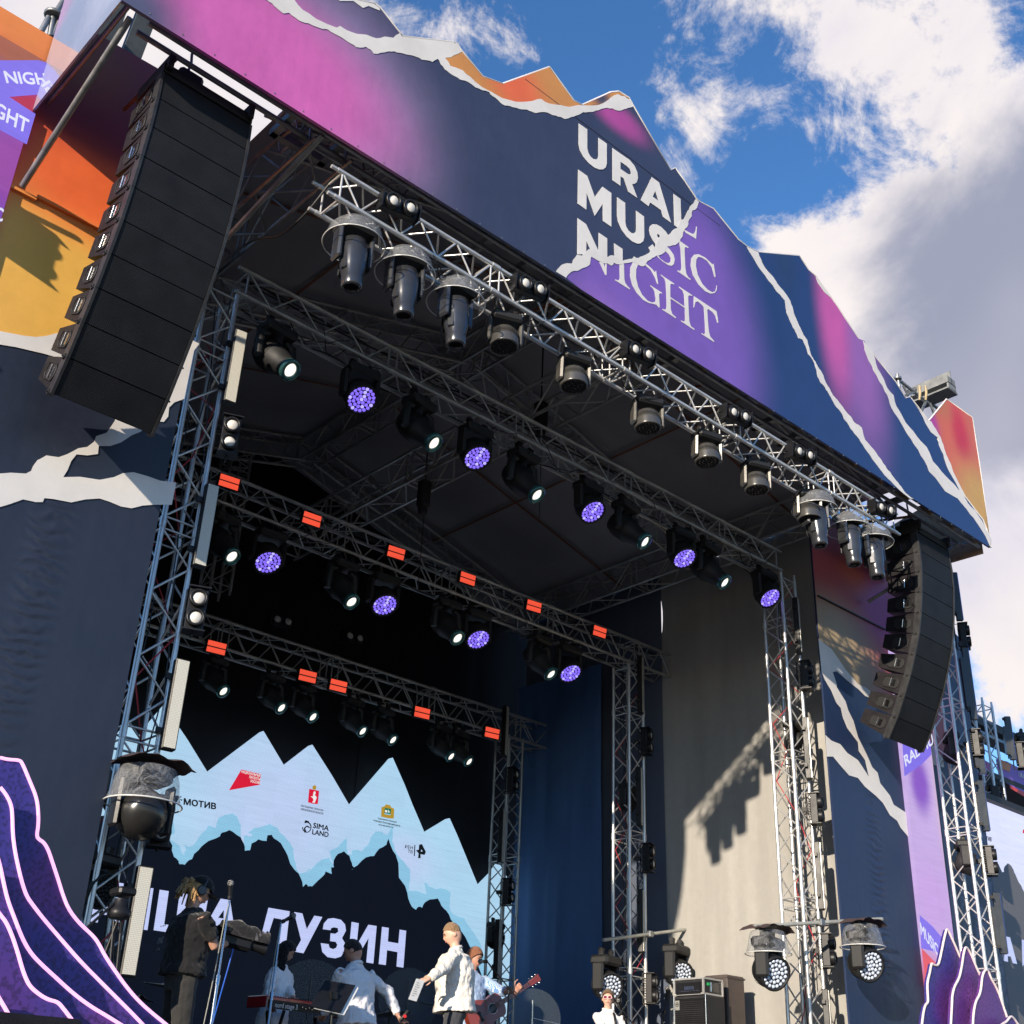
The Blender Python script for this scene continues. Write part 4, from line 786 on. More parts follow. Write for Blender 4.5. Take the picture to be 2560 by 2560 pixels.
# ---------------------------------------------------------------- light fixtures (prototypes hang from the origin)
LENSW = mat_emit('lit_white_lens', (1., .90, .80), .85)
LENSV = mat_emit('lit_violet_lens', (.24, .15, .95), .75)
LENSV2 = mat_emit('lit_pale_violet_lens', (.42, .36, 1.), .9)
LENSD = mat_plain('milky_lens', (.62, .60, .57), .35, 0, .1, 20., spec=.6)
LENSC = mat_plain('daylight_led_lens', (.55, .62, .75), .10, 0, .3, 40., spec=1.)
TEAL = mat_plain('coated_glass_rim', (.05, .16, .16), .1, .5)
def clamp(m, x=0, y=0, z=0): m.box((x, y, z-.03), (.05, .07, .07), bev=.01); m.tube((x-.03, y, z), (x+.03, y, z), .034, 8)
def proto_spot(dv=(.16, -.70, -.70), lens=LENSW):
    r = thing('moving_spot_head', None, 'stage light'); d = V(*dv).normalized(); u, w_ = frame(d)
    m = MB(); m.box((0, 0, -.12), (.36, .24, .11), bev=.03); clamp(m, -.1); clamp(m, .1); m.box((0, -.125, -.12), (.10, .01, .04)); m.build('base', BLACKM, r, False)
    for s in (-1, 1):
        m = MB(); m.path([(s*.10, 0, -.18), (s*.185, 0, -.21), (s*.195, 0, -.34), (s*.19, 0, -.47)], [.035, .045, .05, .045], 8); m.build('yoke_arm', BLACKM, r, False)
    c = V(0, 0, -.42); m = MB(); m.lathe(c-d*.24, d, [(0, .07), (.02, .12), (.12, .15), (.26, .15), (.36, .12), (.42, .105), (.50, .105)], 18)
    for k in range(8): a = c-d*(.14-.022*k); m.lathe(a, d, [(0, .151), (.010, .153)], 18, cap=False)
    h = m.build('head', BLACKM, r, False)
    m = MB(); m.lathe(c+d*.26, d, [(0, .108), (.03, .112), (.05, .105), (.05, .072), (.030, .066)], 20, cap=False); m.build('lens_ring', TEAL, h, False)
    m = MB(); m.lathe(c+d*.285, d, [(0, .066), (.012, .055), (.018, .025), (.0185, .001)], 20); m.build('lens', lens, h, False)
    return r
def led_dots(c, d, R0, n=37, mb=None, r=None):
    u, w_ = frame(d); pts = [(0, 0)]
    for k, cnt in ((1, 6), (2, 12), (3, 18)): pts += [(k*R0/3.45*math.cos(2*math.pi*i/cnt+k*.3), k*R0/3.45*math.sin(2*math.pi*i/cnt+k*.3)) for i in range(cnt)]
    ms = [MB(), MB()]
    for i, (a, b) in enumerate(pts): ms[(i*7) % 5 == 0].lathe(c+u*a+w_*b, d, [(0, R0*.135), (.012, R0*.11), (.018, R0*.04)], 8)
    return ms
def proto_wash(dv=(0., -.55, -.83), mats=(None, None), dark=True, short=False, body=None):
    body = body or BLACKM
    r = thing('moving_wash_head', None, 'stage light'); d = V(*dv).normalized()
    m = MB(); m.box((0, 0, -.12), (.40, .26, .12), bev=.03); clamp(m, -.12); clamp(m, .12); m.build('base', body if not dark else BLACKM, r, False)
    for s in (-1, 1):
        m = MB(); m.box((s*.205, 0, -.32), (.055, .16, .34), bev=.025); m.build('yoke_arm', body, r, False)
    c = V(0, 0, -.40); m = MB(); m.lathe(c-d*.15, d, [(0, .08), (.02, .13), (.06, .165), (.14, .18), (.26, .185), (.28, .185), (.28, .162), (.262, .160)], 24)
    for k in range(6): m.lathe(c-d*(.07-.014*k), d, [(0, .181), (.006, .184)], 24, cap=False)
    h = m.build('head', body, r, False)
    m = MB(); m.lathe(c+d*.108, d, [(0, .158), (.002, .001)], 24); m.build('lens_plate', BLACK, h, False)
    a, b = led_dots(c+d*.112, d, .158)
    tag(a.build('led_lenses', mats[0], h, False), kind='stuff'); tag(b.build('led_lenses', mats[1], h, False), kind='stuff')
    return r
def proto_profile():
    r = thing('moving_profile_head', None, 'stage light')
    m = MB(); m.box((0, 0, -.11), (.36, .30, .10), bev=.03); clamp(m, -.1); clamp(m, .1); m.build('base', BLACKM, r, False)
    for s in (-1, 1):
        m = MB(); m.box((s*.165, 0, -.33), (.05, .16, .36), bev=.02); m.build('yoke_arm', GUN, r, False)
    d = V(.03, -.05, -1).normalized(); c = V(0, 0, -.22)
    m = MB(); m.lathe(c, d, [(0, .09), (.03, .13), (.16, .135), (.34, .122), (.44, .10), (.46, .104), (.54, .10), (.56, .092), (.56, .075), (.50, .07)], 20); h = m.build('head', GUN, r, False)
    for k in range(4):
        a = k*math.pi/2+.5; m = MB(); m.box(c+V(math.cos(a)*.118, math.sin(a)*.118, -.26), (.07, .02, .26), rot=(0, 0, a+math.pi/2), bev=.008); m.build('cover_panel', GUN, h, False)
    m = MB(); m.lathe(c+d*.515, d, [(0, .074), (.002, .001)], 16); m.build('lens', BLACK, h, False)
    dome = MB(); L = [(.02, .001), (.01, .12), (-.03, .20), (-.10, .255), (-.22, .285), (-.24, .295)]
    n = 40
    P = [V(rr*math.cos(t)*(1+.025*noise.noise(V(math.cos(t)*4, math.sin(t)*4, z*9))), rr*math.sin(t)*(1+.02*noise.noise(V(math.cos(t)*5, z*7, math.sin(t)*5))), z-.02) for z, rr in L for t in (2*math.pi*i/n for i in range(n))]
    dome.add(P, [(i*n+j, i*n+(j+1) % n, (i+1)*n+(j+1) % n, (i+1)*n+j) for i in range(len(L)-1) for j in range(n)], True)
    dome.build('rain_dome', PLASTIC, r, False)
    m = MB(); m.path([V(.296*math.cos(t), .296*math.sin(t), -.26) for t in (2*math.pi*i/36 for i in range(36))], .006, 5, closed=True); m.build('dome_rim', CLEARRIM, r, False)
    return r
def mat_plastic():
    m, t, b = newmat('crinkled_clear_film'); out = t.nodes['Material Output']
    b.inputs['Base Color'].default_value = (.30, .31, .33, 1); b.inputs['Roughness'].default_value = .08; b.inputs['Specular IOR Level'].default_value = .9
    n = N(t, 'ShaderNodeTexNoise'); n.inputs['Scale'].default_value = 9; n.inputs['Detail'].default_value = 5; n.inputs['Distortion'].default_value = 1.6; t.links.new(N(t, 'ShaderNodeTexCoord').outputs['Object'], n.inputs['Vector'])
    bp = N(t, 'ShaderNodeBump'); bp.inputs['Strength'].default_value = 1; bp.inputs['Distance'].default_value = .04; t.links.new(n.outputs[0], bp.inputs['Height']); t.links.new(bp.outputs[0], b.inputs['Normal'])
    tr = N(t, 'ShaderNodeBsdfTransparent'); mx = N(t, 'ShaderNodeMixShader'); fr_ = N(t, 'ShaderNodeFresnel'); fr_.inputs[0].default_value = 1.6; t.links.new(bp.outputs[0], fr_.inputs['Normal'])
    ridge = ramp(t, n.outputs[0], [(.47, 0.), (.5, .5), (.53, 0.)])
    f = math_(t, 'MULTIPLY_ADD', fr_.outputs[0], .38, math_(t, 'MULTIPLY_ADD', ridge, .45, .02), clamp=True)
    t.links.new(f, mx.inputs[0]); t.links.new(tr.outputs[0], mx.inputs[1]); t.links.new(b.outputs[0], mx.inputs[2]); t.links.new(mx.outputs[0], out.inputs[0])
    return m
PLASTIC = mat_plastic(); CLEARRIM = mat_plain('clear_rim_bead', (.6, .6, .58), .2, 0, .1, 5., spec=1)
def proto_blinder(vert=False):
    r = thing('two_cell_blinder', None, 'stage light')
    L = .40; m = MB()
    m.box((0, 0, 0), (L, .10, .17), bev=.008)
    for s in (-1, 1): m.box((s*(L/2+.008), -.01, 0), (.012, .16, .20))
    for k in range(9): m.box((-.14+.035*k, .06, 0), (.008, .03, .14))
    hsg = m.build('housing', BLACK, r, False)
    for s in (-1, 1):
        d = V(0, -1, 0); c = V(s*.095, -.05, 0)
        m = MB(); m.lathe(c, d, [(0, .082), (.05, .086), (.06, .080), (.062, .064), (.045, .058)], 20, cap=False); m.build('lens_ring', BLACK, hsg, False)
        m = MB(); m.lathe(c, d, [(.03, .060), (.048, .045), (.052, .001)], 18); m.build('lens', LENSD, hsg, False)
    m = MB(); m.path([(-L/2-.02, .0, 0), (-L/2-.02, .12, 0), (L/2+.02, .12, 0), (L/2+.02, .0, 0)], .010, 5); m.box((0, .15, 0), (.06, .08, .06)); m.build('bracket', BLACKM, r, False)
    return r
STRR = mat_led('strobe_red', (1., .10, .05), strength=.9, pix=150)
def proto_strobe():
    r = thing('strobe_panel', None, 'stage light')
    m = MB(); m.box((0, .03, 0), (.36, .08, .22), bev=.01); m.box((0, .12, .04), (.08, .12, .06)); h = m.build('housing', BLACKM, r, False)
    for s in (-1, 1): m = MB(); m.box((0, -.012, s*.052), (.315, .01, .082)); m.build('lit_cell_row', STRR, h, False)
    m = MB(); m.box((0, -.013, 0), (.315, .012, .012)); m.build('centre_tube', mat_plain('dim_tube', (.12, .08, .07), .4), h, False)
    return r
def mat_bar():
    m, t, b = newmat('milky_led_panel'); tx = N(t, 'ShaderNodeTexCoord').outputs['Object']; sp = N(t, 'ShaderNodeSeparateXYZ'); t.links.new(tx, sp.inputs[0])
    def ln(o, f): return math_(t, 'GREATER_THAN', math_(t, 'FRACT', math_(t, 'MULTIPLY', o, f)), .8)
    g = math_(t, 'MAXIMUM', ln(sp.outputs[0], 80), ln(sp.outputs[2], 70))
    t.links.new(mixc(t, g, (.62, .60, .52), (.34, .33, .29)), b.inputs['Base Color']); b.inputs['Roughness'].default_value = .25; return m
BARF = mat_bar()
def proto_bar(L=.86):
    r = thing('led_bar', None, 'stage light')
    m = MB(); m.box((0, .04, 0), (.13, .08, L), bev=.008); m.box((-.08, .06, L*.3), (.08, .04, .05)); m.box((-.08, .06, -L*.3), (.08, .04, .05)); h = m.build('housing', BLACK, r, False)
    m = MB(); m.box((0, -.004, 0), (.105, .01, L-.03)); m.build('led_face', BARF, h, False)
    return r
BLUEL = mat_led('blue_pixel_row', (.03, .10, .42), strength=.8, pix=25)
def proto_bluebar(L=.95):
    r = thing('pixel_batten', None, 'stage light')
    m = MB(); m.box((0, .05, 0), (.07, .10, L), bev=.006); m.box((0, .12, -.05), (.12, .06, L*.62)); h = m.build('housing', mat_plain('batten_housing', (.05, .055, .06), .35, .5), r, False)
    m = MB(); m.box((0, -.003, 0), (.05, .01, L-.02)); m.build('led_face', BLUEL, h, False)
    m = MB()
    for z in (-.4, .4): m.tube((0, .1, z*L), (-.12, .14, z*L), .014, 6); m.box((-.13, .14, z*L), (.05, .05, .05))
    m.build('bracket', BLACKM, r, False)
    return r
ORD = ['first', 'second', 'third', 'fourth', 'fifth', 'sixth', 'seventh', 'eighth', 'ninth']
_used = {}
def place(key, proto, label, loc, rot=(0, 0, 0), group=None, sc=1):
    if key not in _used: o = _used[key] = proto
    else: o = copy_tree(proto)
    o.location = loc; o.rotation_euler = rot; o.scale = (sc,)*3
    o['label'] = label; o['category'] = 'stage light'
    if group: o['group'] = group
    return o
F1 = 1.32505
PSP = proto_spot(); PWV = proto_wash(mats=(LENSV, LENSV2)); PPR = proto_profile(); PBL = proto_blinder(); PST = proto_strobe(); PBAR = proto_bar(); PBB = proto_bluebar()
PWS = proto_wash(dv=(.03, -.1, -1), mats=(BLACK, BLACK), dark=True, body=mat_plain('silver_grey_shell', (.12, .116, .108), .28, .5, .25, 4., .06)); PWD = proto_wash(dv=(-.45, -.72, -.35), mats=(LENSC, LENSC))
PSD = proto_spot(dv=(.22, -.72, -.62))
T1Y, T1Z = 7.88, zr(7.70)
def hx(px, py, Y): return at(px*F1, py*F1, Y=Y).x
for i, (x, y) in enumerate(((665, 440), (762, 492), (858, 540), (1530, 905), (1594, 950), (1638, 985))):
    place('pr', PPR, "profile head under a clear dome, %s of three at the sunlit truss's %s end" % (ORD[i % 3], 'left' if i < 3 else 'right'), (hx(x, y, T1Y)+.03, T1Y, T1Z), (0, 0, rnd.uniform(-.3, .3)), 'profile heads in rain domes')
for i, (x, y) in enumerate(((955, 575), (1085, 650), (1222, 730), (1333, 798), (1425, 858), (1523, 925))):
    place('ws', PWS, 'silver drum-shaped wash head pointing down from the sunlit truss, %s from the left' % ORD[i], (hx(x, y, T1Y), T1Y, T1Z), (.06, 0, rnd.uniform(-.15, .15)-.25), 'silver wash heads on the front truss', .84)
for i, (x, y) in enumerate(((752, 392), (998, 545), (1203, 668), (1387, 785), (1510, 858), (1663, 962))):
    p = at(x*F1, y*F1, Y=7.62)
    place('bl', PBL, 'two-cell blinder clamped on the front of the sunlit truss, %s from the left' % ORD[i], p, (R_(8), 0, R_(-12)), 'blinders along the front truss', .95)
T2Y, T2Z = 9.86, zr(7.75)
for i, (x, y) in enumerate(((521, 640), (790, 780), (988, 875), (1180, 965), (1335, 1045))):
    place('sp', PSP, 'black spot head with a lit white lens, %s from the left on the second truss' % ORD[i], (hx(x, y, T2Y), T2Y, T2Z), (R_(3*(i%3)-3), 0, R_(6+5*(i%2))), 'black spot heads with white lenses', 1.12)
for i, (x, y) in enumerate(((684, 700), (900, 815), (1110, 915), (1285, 1005), (1440, 1080))):
    place('wv', PWV, 'wash head glowing violet, %s from the left on the second truss' % ORD[i], (hx(x, y-20, T2Y), T2Y, T2Z), (R_(4*(i%2)-2), 0, R_(-4+4*(i%3))), 'violet wash heads', 1.0)
T3Y, T3Z = 12.94, zr(7.05)
for i, (x, y) in enumerate(((425, 965), (650, 1060), (845, 1130), (1020, 1190))):
    place('sp', PSP, 'black spot head with a lit white lens, %s from the left on the third truss' % ORD[i], (hx(x, y, T3Y), T3Y, T3Z), (R_(3*(i%2)), 0, R_(6-4*(i%3))), 'black spot heads with white lenses', 1.12)
for i, (x, y) in enumerate(((509, 1010), (726, 1090), (900, 1160), (1072, 1225))):
    place('wv', PWV, 'wash head glowing violet, %s from the left on the third truss' % ORD[i], (hx(x, y, T3Y), T3Y, T3Z), (0, 0, R_(-4)), 'violet wash heads', 1.05)
for i, (x, y) in enumerate(((432, 910), (588, 980), (747, 1043), (882, 1092), (1007, 1144), (1131, 1192))):
    place('st', PST, 'red-lit strobe panel on the third truss, %s of six from the left' % ORD[i], at(x*F1, y*F1, Y=12.66), (R_(10+2*(i%3)), 0, R_(-8+3*(i%2))), 'red strobe panels', .82)
T4Y, T4Z = 15.77, zr(6.32)
for i, (x, y) in enumerate(((405, 1262), (515, 1282), (572, 1315), (667, 1325), (722, 1360), (832, 1378), (865, 1398))):
    place('sd', PSD, 'black spot head with a lit white lens, %s from the left on the rearmost truss' % ORD[i], (hx(x, y, T4Y), T4Y, T4Z-.05), (0, 0, R_(6)), 'black spot heads with white lenses', 1.0)
for i, (x, y) in enumerate(((408, 1222), (580, 1276), (638, 1294), (796, 1345), (928, 1383))):
    place('st', PST, 'red-lit strobe panel on the rearmost truss, %s of five from the left' % ORD[i], at(x*F1, y*F1, Y=15.5), (R_(10-3*(i%2)), 0, R_(-8)), 'red strobe panels', .9)
for i, (x, y) in enumerate(((666, 1182), (530, 1151), (1225, 1305))):
    place('bl', PBL, 'unlit two-cell blinder on the rearmost truss, %s from the left' % ORD[(1, 0, 2)[i]], at(x*F1, y*F1+30, Y=15.48), (0, 0, R_(-10)), 'blinders on the rearmost truss', .95)
# fixtures clamped to the towers
def vbar(key, proto, label, a, b, Y, L0, grp, dx=0, rz=-.12):
    p, q = at(*a, Y=Y), at(*b, Y=Y); o = place(key, proto, label, ((p.x+q.x)/2+dx, Y, (p.z+q.z)/2), (0, 0, rz), grp); o.scale = (1, 1, abs(p.z-q.z)/L0); return o
for i, (a, b, wh) in enumerate((((603, 824), (569, 1003), 'topmost'), ((530, 1208), (495, 1414), 'second from the top'), ((452, 1645), (420, 1873), 'third from the top, above the covered head'), ((360, 2163), (316, 2441), 'lowest, beside the camera tripod'))):
    vbar('bar', PBAR, 'pale LED bar on the left front tower, %s' % wh, a, b, 9.60, .86, 'pale LED bars on the towers', .02)
for i, (a, b, wh) in enumerate((((1984, 1491), (2003, 1633), 'topmost'), ((2010, 1791), (2027, 1947), 'second from the top'), ((2040, 2103), (2058, 2274), 'third from the top'), ((2062, 2472), (2078, 2640), 'lowest'))):
    vbar('bar', PBAR, 'pale LED bar on the right front tower, %s' % wh, a, b, 9.62, .86, 'pale LED bars on the towers', .06, .5)
for i, (a, b, wh) in enumerate((((1604, 1640), (1606, 1783), 'topmost'), ((1602, 1918), (1603, 2065), 'middle'), ((1606, 2223), (1608, 2381), 'lowest'))):
    vbar('bar', PBAR, 'unlit LED bar on the tower halfway back, %s of three' % wh, a, b, 12.68, .86, 'pale LED bars on the towers', .02, .5)
for i, (a, b, wh) in enumerate((((1268, 1765), (1266, 1891), 'topmost'), ((1260, 2020), (1258, 2158), 'middle'), ((1250, 2299), (1248, 2448), 'lowest'))):
    vbar('bar', PBAR, 'unlit LED bar on the rear tower before the screen, %s of three' % wh, a, b, 15.52, .86, 'pale LED bars on the towers', 0, .5)
for (px, Y, rz, lb_) in (((574, 1093), 9.62, -.3, 'vertical two-cell blinder on the left front tower, upper one beside the bars'), ((490, 1527), 9.62, -.3, 'vertical two-cell blinder on the left front tower, lower one'), ((405, 2056), 9.66, -.3, 'vertical two-cell blinder behind the round rain-covered head'),
    ((2014, 1690), 9.62, .5, 'vertical two-cell blinder high on the right front tower'), ((2038, 2023), 9.62, .5, 'vertical two-cell blinder halfway up the right front tower'), ((2068, 2377), 9.62, .5, 'vertical two-cell blinder low on the right front tower between two covered heads'),
    ((1614, 1854), 12.68, .5, 'vertical two-cell blinder high on the tower halfway back'), ((1619, 2145), 12.68, .5, 'vertical two-cell blinder in the middle of the tower halfway back'), ((1626, 2472), 12.68, .5, 'vertical two-cell blinder low on the tower halfway back, beside the amplifier'),
    ((1280, 1951), 15.5, .5, 'vertical two-cell blinder high on the rear tower'), ((1268, 2230), 15.5, .5, 'vertical two-cell blinder low on the rear tower'),
    ((2408, 1591), 8.85, .6, 'vertical two-cell blinder high on the tower with blue bars'), ((2440, 1859), 8.85, .6, 'vertical two-cell blinder in the middle of the tower with blue bars'), ((2474, 2153), 8.85, .6, 'vertical two-cell blinder low on the tower with blue bars, before the side screen')):
    p = at(*px, Y=Y); place('bl', PBL, lb_, p, (0, R_(90), rz-.1), 'vertical blinders on the towers', 1.0)
for (a, b, wh) in (((2391, 1432), (2408, 1552), 'topmost'), ((2416, 1598), (2444, 1800), 'second from the top'), ((2448, 1822), (2466, 1935), 'third from the top'), ((2452, 1950), (2480, 2080), 'fourth from the top'), ((2500, 2233), (2517, 2385), 'lowest, standing out from the tower')):
    vbar('bb', PBB, 'narrow blue LED batten beside the violet LED strip tower, %s' % wh, a, b, 8.8, .95, 'blue LED battens', 0, .7)
# heads on side arms of the towers, some under rain covers
def mat_tarp(): return mat_plain('brown_tarp', (.075, .05, .05), .55, 0, .3, 9., bump=.5, bsc=14.)
TARP = mat_tarp()
def cover(o, lab, big=1.):
    r = thing('rain_cover', lab, 'rain cover', o.location, group='rain covers on the tower lights'); n = 48; m = MB()
    L = [(.02, .16), (.0, .21), (-.08, .235), (-.17, .25), (-.25, .275), (-.26, .285)]
    P = [V(rr*big*math.cos(t)*(1+.07*noise.noise(V(math.cos(t)*3, math.sin(t)*3, z*12))), rr*big*math.sin(t), z*big) for z, rr in L for t in (2*math.pi*i/n for i in range(n))]
    m.add(P, [(i*n+j, i*n+(j+1) % n, (i+1)*n+(j+1) % n, (i+1)*n+j) for i in range(len(L)-1) for j in range(n)], True); m.build('clear_skirt', PLASTIC, r, False)
    m = MB(); m.path([V(.285*big*math.cos(t), .285*big*math.sin(t), -.26*big) for t in (2*math.pi*i/36 for i in range(36))], .007, 5, closed=True); m.build('skirt_rim', CLEARRIM, r, False)
    m = MB()
    def fn(u, v):
        x, y = (u-.5)*.56*big, (v-.5)*.44*big
        return V(x, y, .07*big-1.1*max(0, abs(x)/big-.12)**2*2-.6*max(0, abs(y)/big-.1)**2+.035*noise.noise(V(x*9, y*9, big*5+o.location.x)))
    m.grid(fn, 14, 10); m.build('tarp', TARP, r, False)
    return r
def arm(lab, a, b): 
    r = thing('horizontal_pole', lab, 'steel pole', a, group='horizontal poles clamped to the towers'); m = MB(); m.tube(a, b, .026, 10); m.build('pole', mat_plain('pale_pole', (.42, .42, .38), .45, .2, .4), r)
    mid = a.lerp(b, .5); m = MB(); m.box(mid, (.09, .09, .09), bev=.01); m.build('pole_clamp', STEEL, r)
ya_ = 9.60
A_, B__ = at(1878, 2323, Y=ya_), at(2207, 2300, Y=ya_); B__.z = A_.z = (A_.z+B__.z)/2
for (px, lab, ry) in (((1918, 2330), 'rain-covered wash head with pale lenses on the left side of the right front tower', .25), ((2152, 2315), 'rain-covered wash head with pale lenses before the navy wall right of the tower', .25)):
    p = at(*px, Y=9.5 if px[0] < 2000 else 9.05); o = place('wd', PWD, lab, p, (0, 0, ry), 'wash heads on tower arms', 1.12)
    cover(o, 'brown tarp and clear plastic skirt over the head %s' % ('left of the right front tower' if px[0] < 2000 else 'before the navy wall'))
pa_, pb_ = at(1885, 2316, Y=ya_), at(2205, 2296, Y=ya_)
arm('pale horizontal pole across the right front tower', at(1885, 2316, Y=9.52), at(2205, 2298, Y=9.05))
for (px, lab) in (((1515, 2378), 'wash head with pale lenses left of the tower halfway back'), ((1690, 2352), 'wash head with pale lenses right of the tower halfway back, above the amplifier')):
    p = at(*px, Y=12.6); place('wd', PWD, lab, p, (0, 0, .25), 'wash heads on tower arms', 1.12)
p, q = at(1508, 2350, Y=12.6), at(1732, 2322, Y=12.6); arm('pale horizontal pole across the tower halfway back', p, q)
truss('tower truss beyond the left edge of the picture, in front of the left wall', (.1, 8.92, 0), Z3, zr(8.2), X3, Y3, .34, pitch=.62, parts=False, group=G_T, name='tower_truss')
for (X_, z_, lab) in ((1.28, 7.62, 'upper'), (.88, 6.02, 'lower')):
    arm('%s horizontal pole on the tower truss beyond the left edge' % lab, V(.1, 8.9, zr(z_)), V(X_+.3, 8.9, zr(z_)))
    place('bl', PBL, '%s blinder beyond the left edge, throwing its shadow on the left wall' % lab, V(X_, 8.95, zr(z_)-.32), (0, R_(90), -.9), 'vertical blinders on the towers', 1.15)
# round-backed head under a rain cover on the left tower
pr_ = at(372, 1925, Y=9.35); o = thing('ball_wash_head', 'round-backed black moving head under a torn rain cover on the left front tower', 'stage light', pr_)
m = MB(); m.box((0, 0, -.06), (.36, .26, .12), bev=.03); m.build('base', BLACKM, o, False)
for s in (-1, 1): m = MB(); m.box((s*.225, 0, -.30), (.045, .14, .40), bev=.02); m.build('yoke_arm', BLACK, o, False)
d = V(.45, .75, -.25).normalized(); m = MB(); m.lathe(V(0, 0, -.36)-d*.22, d, [(0, .01), (.015, .07), (.05, .13), (.11, .18), (.18, .205), (.25, .21), (.30, .20), (.31, .18)], 28)
h = m.build('head', mat_plain('satin_black_shell', (.030, .029, .028), .24, .3, .2, 6.), o, False)
m = MB()
for k in range(5):
    a = V(0, 0, -.36)-d*(.075-.022*k); rr = .15+.014*k
    u, w_ = frame(d); [m.lathe(a+(u*math.cos(t)+w_*math.sin(t))*rr, (u*math.cos(t)+w_*math.sin(t)-d*.7), [(0, .006), (.004, .005)], 5) for t in (2*math.pi*i/44 for i in range(44))]
tag(m.build('vent_holes', BLACKM, h, False), kind='stuff')
cover(o, 'crumpled brown tarp and clear skirt over the round-backed head on the left tower', 1.1)
# cables
def cable(lab, pts, r=.009, grp='hanging cables'):
    c = thing('cable', lab, 'cable', pts[0], group=grp); m = MB(); P = []
    for a, b in zip(pts, pts[1:]):
        for i in range(8): P.append(V(*a).lerp(V(*b), i/8))
    P.append(V(*pts[-1])); P = smooth3(P); m.path(P, r, 6); m.build('cable_run', CABLE, c)
def smooth3(P, n=12):
    for _ in range(n): P = [P[0]]+[(P[i-1]+P[i]*2+P[i+1])/4 for i in range(1, len(P)-1)]+[P[-1]]
    return P
cable('thick black cable sagging from the left roof corner to the end of the sunlit truss', [at(560, 650, Y=9.0), at(640, 592, Y=8.8), at(700, 595, Y=8.5), at(770, 530, Y=8.1), at(822, 462, Y=7.9)], .013)
for i in range(26):
    k = rnd.choice((1, 1, 2, 2, 3)); X = rnd.uniform(5.2, 13.5); Y, Z = {1: (7.80, zr(7.70)), 2: (9.72, zr(7.75)), 3: (12.8, zr(7.05))}[k]; L = rnd.uniform(.3, .7)
    T_ = (TR1, TR2, TR3)[k-1]; off = V(X, Y, Z)
    m = MB(); m.path([off+V(L*(t-.5)*1.4, .1*math.sin(t*5+i), .05-.16*math.sin(t*math.pi)*rnd.uniform(.7, 1.2)) for t in [j/10 for j in range(11)]], .006, 5); m.build('cable_loop', CABLE, T_)
# black hoists and processors on the trusses
for i, (x, y, Y, nm) in enumerate(((1352, 1040, 10.0, 'hanging beside the spine truss'), (1060, 1235, 12.0, 'hanging left under the spine truss'), (1640, 1530, 14.0, 'hanging in front of the grey side curtain'))):
    p = at(x, y, Y=Y); c = thing('chain_hoist', 'black chain hoist %s' % nm, 'hoist', p, group='chain hoists'); m = MB(); m.box((0, 0, 0), (.16, .16, .42), bev=.03); m.box((0, 0, -.26), (.12, .12, .14), bev=.03); m.build('motor', BLACKM, c, False)
    m = MB(); m.tube((0, 0, .2), (0, 0, 1.1), .012, 5); m.tube((.03, 0, -.3), (.03, 0, -1.5), .006, 5); m.build('hoist_chain', BLACKM, c, False)
# ---------------------------------------------------------------- people
def mat_skin(name, col):
    m, t, b = newmat(name); n = N(t, 'ShaderNodeTexNoise'); n.inputs['Scale'].default_value = 25; n.inputs['Detail'].default_value = 4; t.links.new(N(t, 'ShaderNodeTexCoord').outputs['Object'], n.inputs['Vector'])
    t.links.new(mixc(t, n.outputs[0], tuple(c*.82 for c in col), tuple(min(1, c*1.12) for c in col)), b.inputs['Base Color'])
    b.inputs['Roughness'].default_value = .5; b.inputs['Subsurface Weight'].default_value = .08; b.inputs['Subsurface Radius'].default_value = (.02, .008, .005); return m
def mat_fab(name, col, bsc=9., bst=.6, stripe=None, fine=True):
    m, t, b = newmat(name); tx = N(t, 'ShaderNodeTexCoord').outputs['Object']
    n = N(t, 'ShaderNodeTexNoise'); n.inputs['Scale'].default_value = bsc; n.inputs['Detail'].default_value = 4; n.inputs['Distortion'].default_value = .8
    mp = N(t, 'ShaderNodeMapping'); mp.inputs['Scale'].default_value = (1.2, 1.2, .55); mp.inputs['Rotation'].default_value = (.3, .2, .5); t.links.new(tx, mp.inputs[0]); t.links.new(mp.outputs[0], n.inputs['Vector'])
    c = mixc(t, n.outputs[0], tuple(x*.88 for x in col), tuple(min(1, x*1.08) for x in col))
    if stripe:
        w_ = N(t, 'ShaderNodeTexWave'); w_.bands_direction = 'X'; w_.inputs['Scale'].default_value = stripe[1]; w_.inputs['Distortion'].default_value = .4; t.links.new(tx, w_.inputs['Vector'])
        c = mixc(t, ramp(t, w_.outputs[0], [(.45, 0.), (.6, 1.)]), c, stripe[0])
    t.links.new(c, b.inputs['Base Color']); b.inputs['Roughness'].default_value = .85; b.inputs['Sheen Weight'].default_value = .2; b.inputs['Specular IOR Level'].default_value = .2
    bp = N(t, 'ShaderNodeBump'); bp.inputs['Strength'].default_value = bst; bp.inputs['Distance'].default_value = .03; t.links.new(n.outputs[0], bp.inputs['Height']); t.links.new(bp.outputs[0], b.inputs['Normal'])
    return m
def ik(a, b, l1, l2, pole):
    d = b-a; L = min(d.length, (l1+l2)*.995); dn = d.normalized(); b = a+dn*L
    x = (l1*l1-l2*l2+L*L)/(2*L); h = math.sqrt(max(0, l1*l1-x*x)); p = (pole-dn*pole.dot(dn)).normalized()
    return a+dn*x+p*h, b
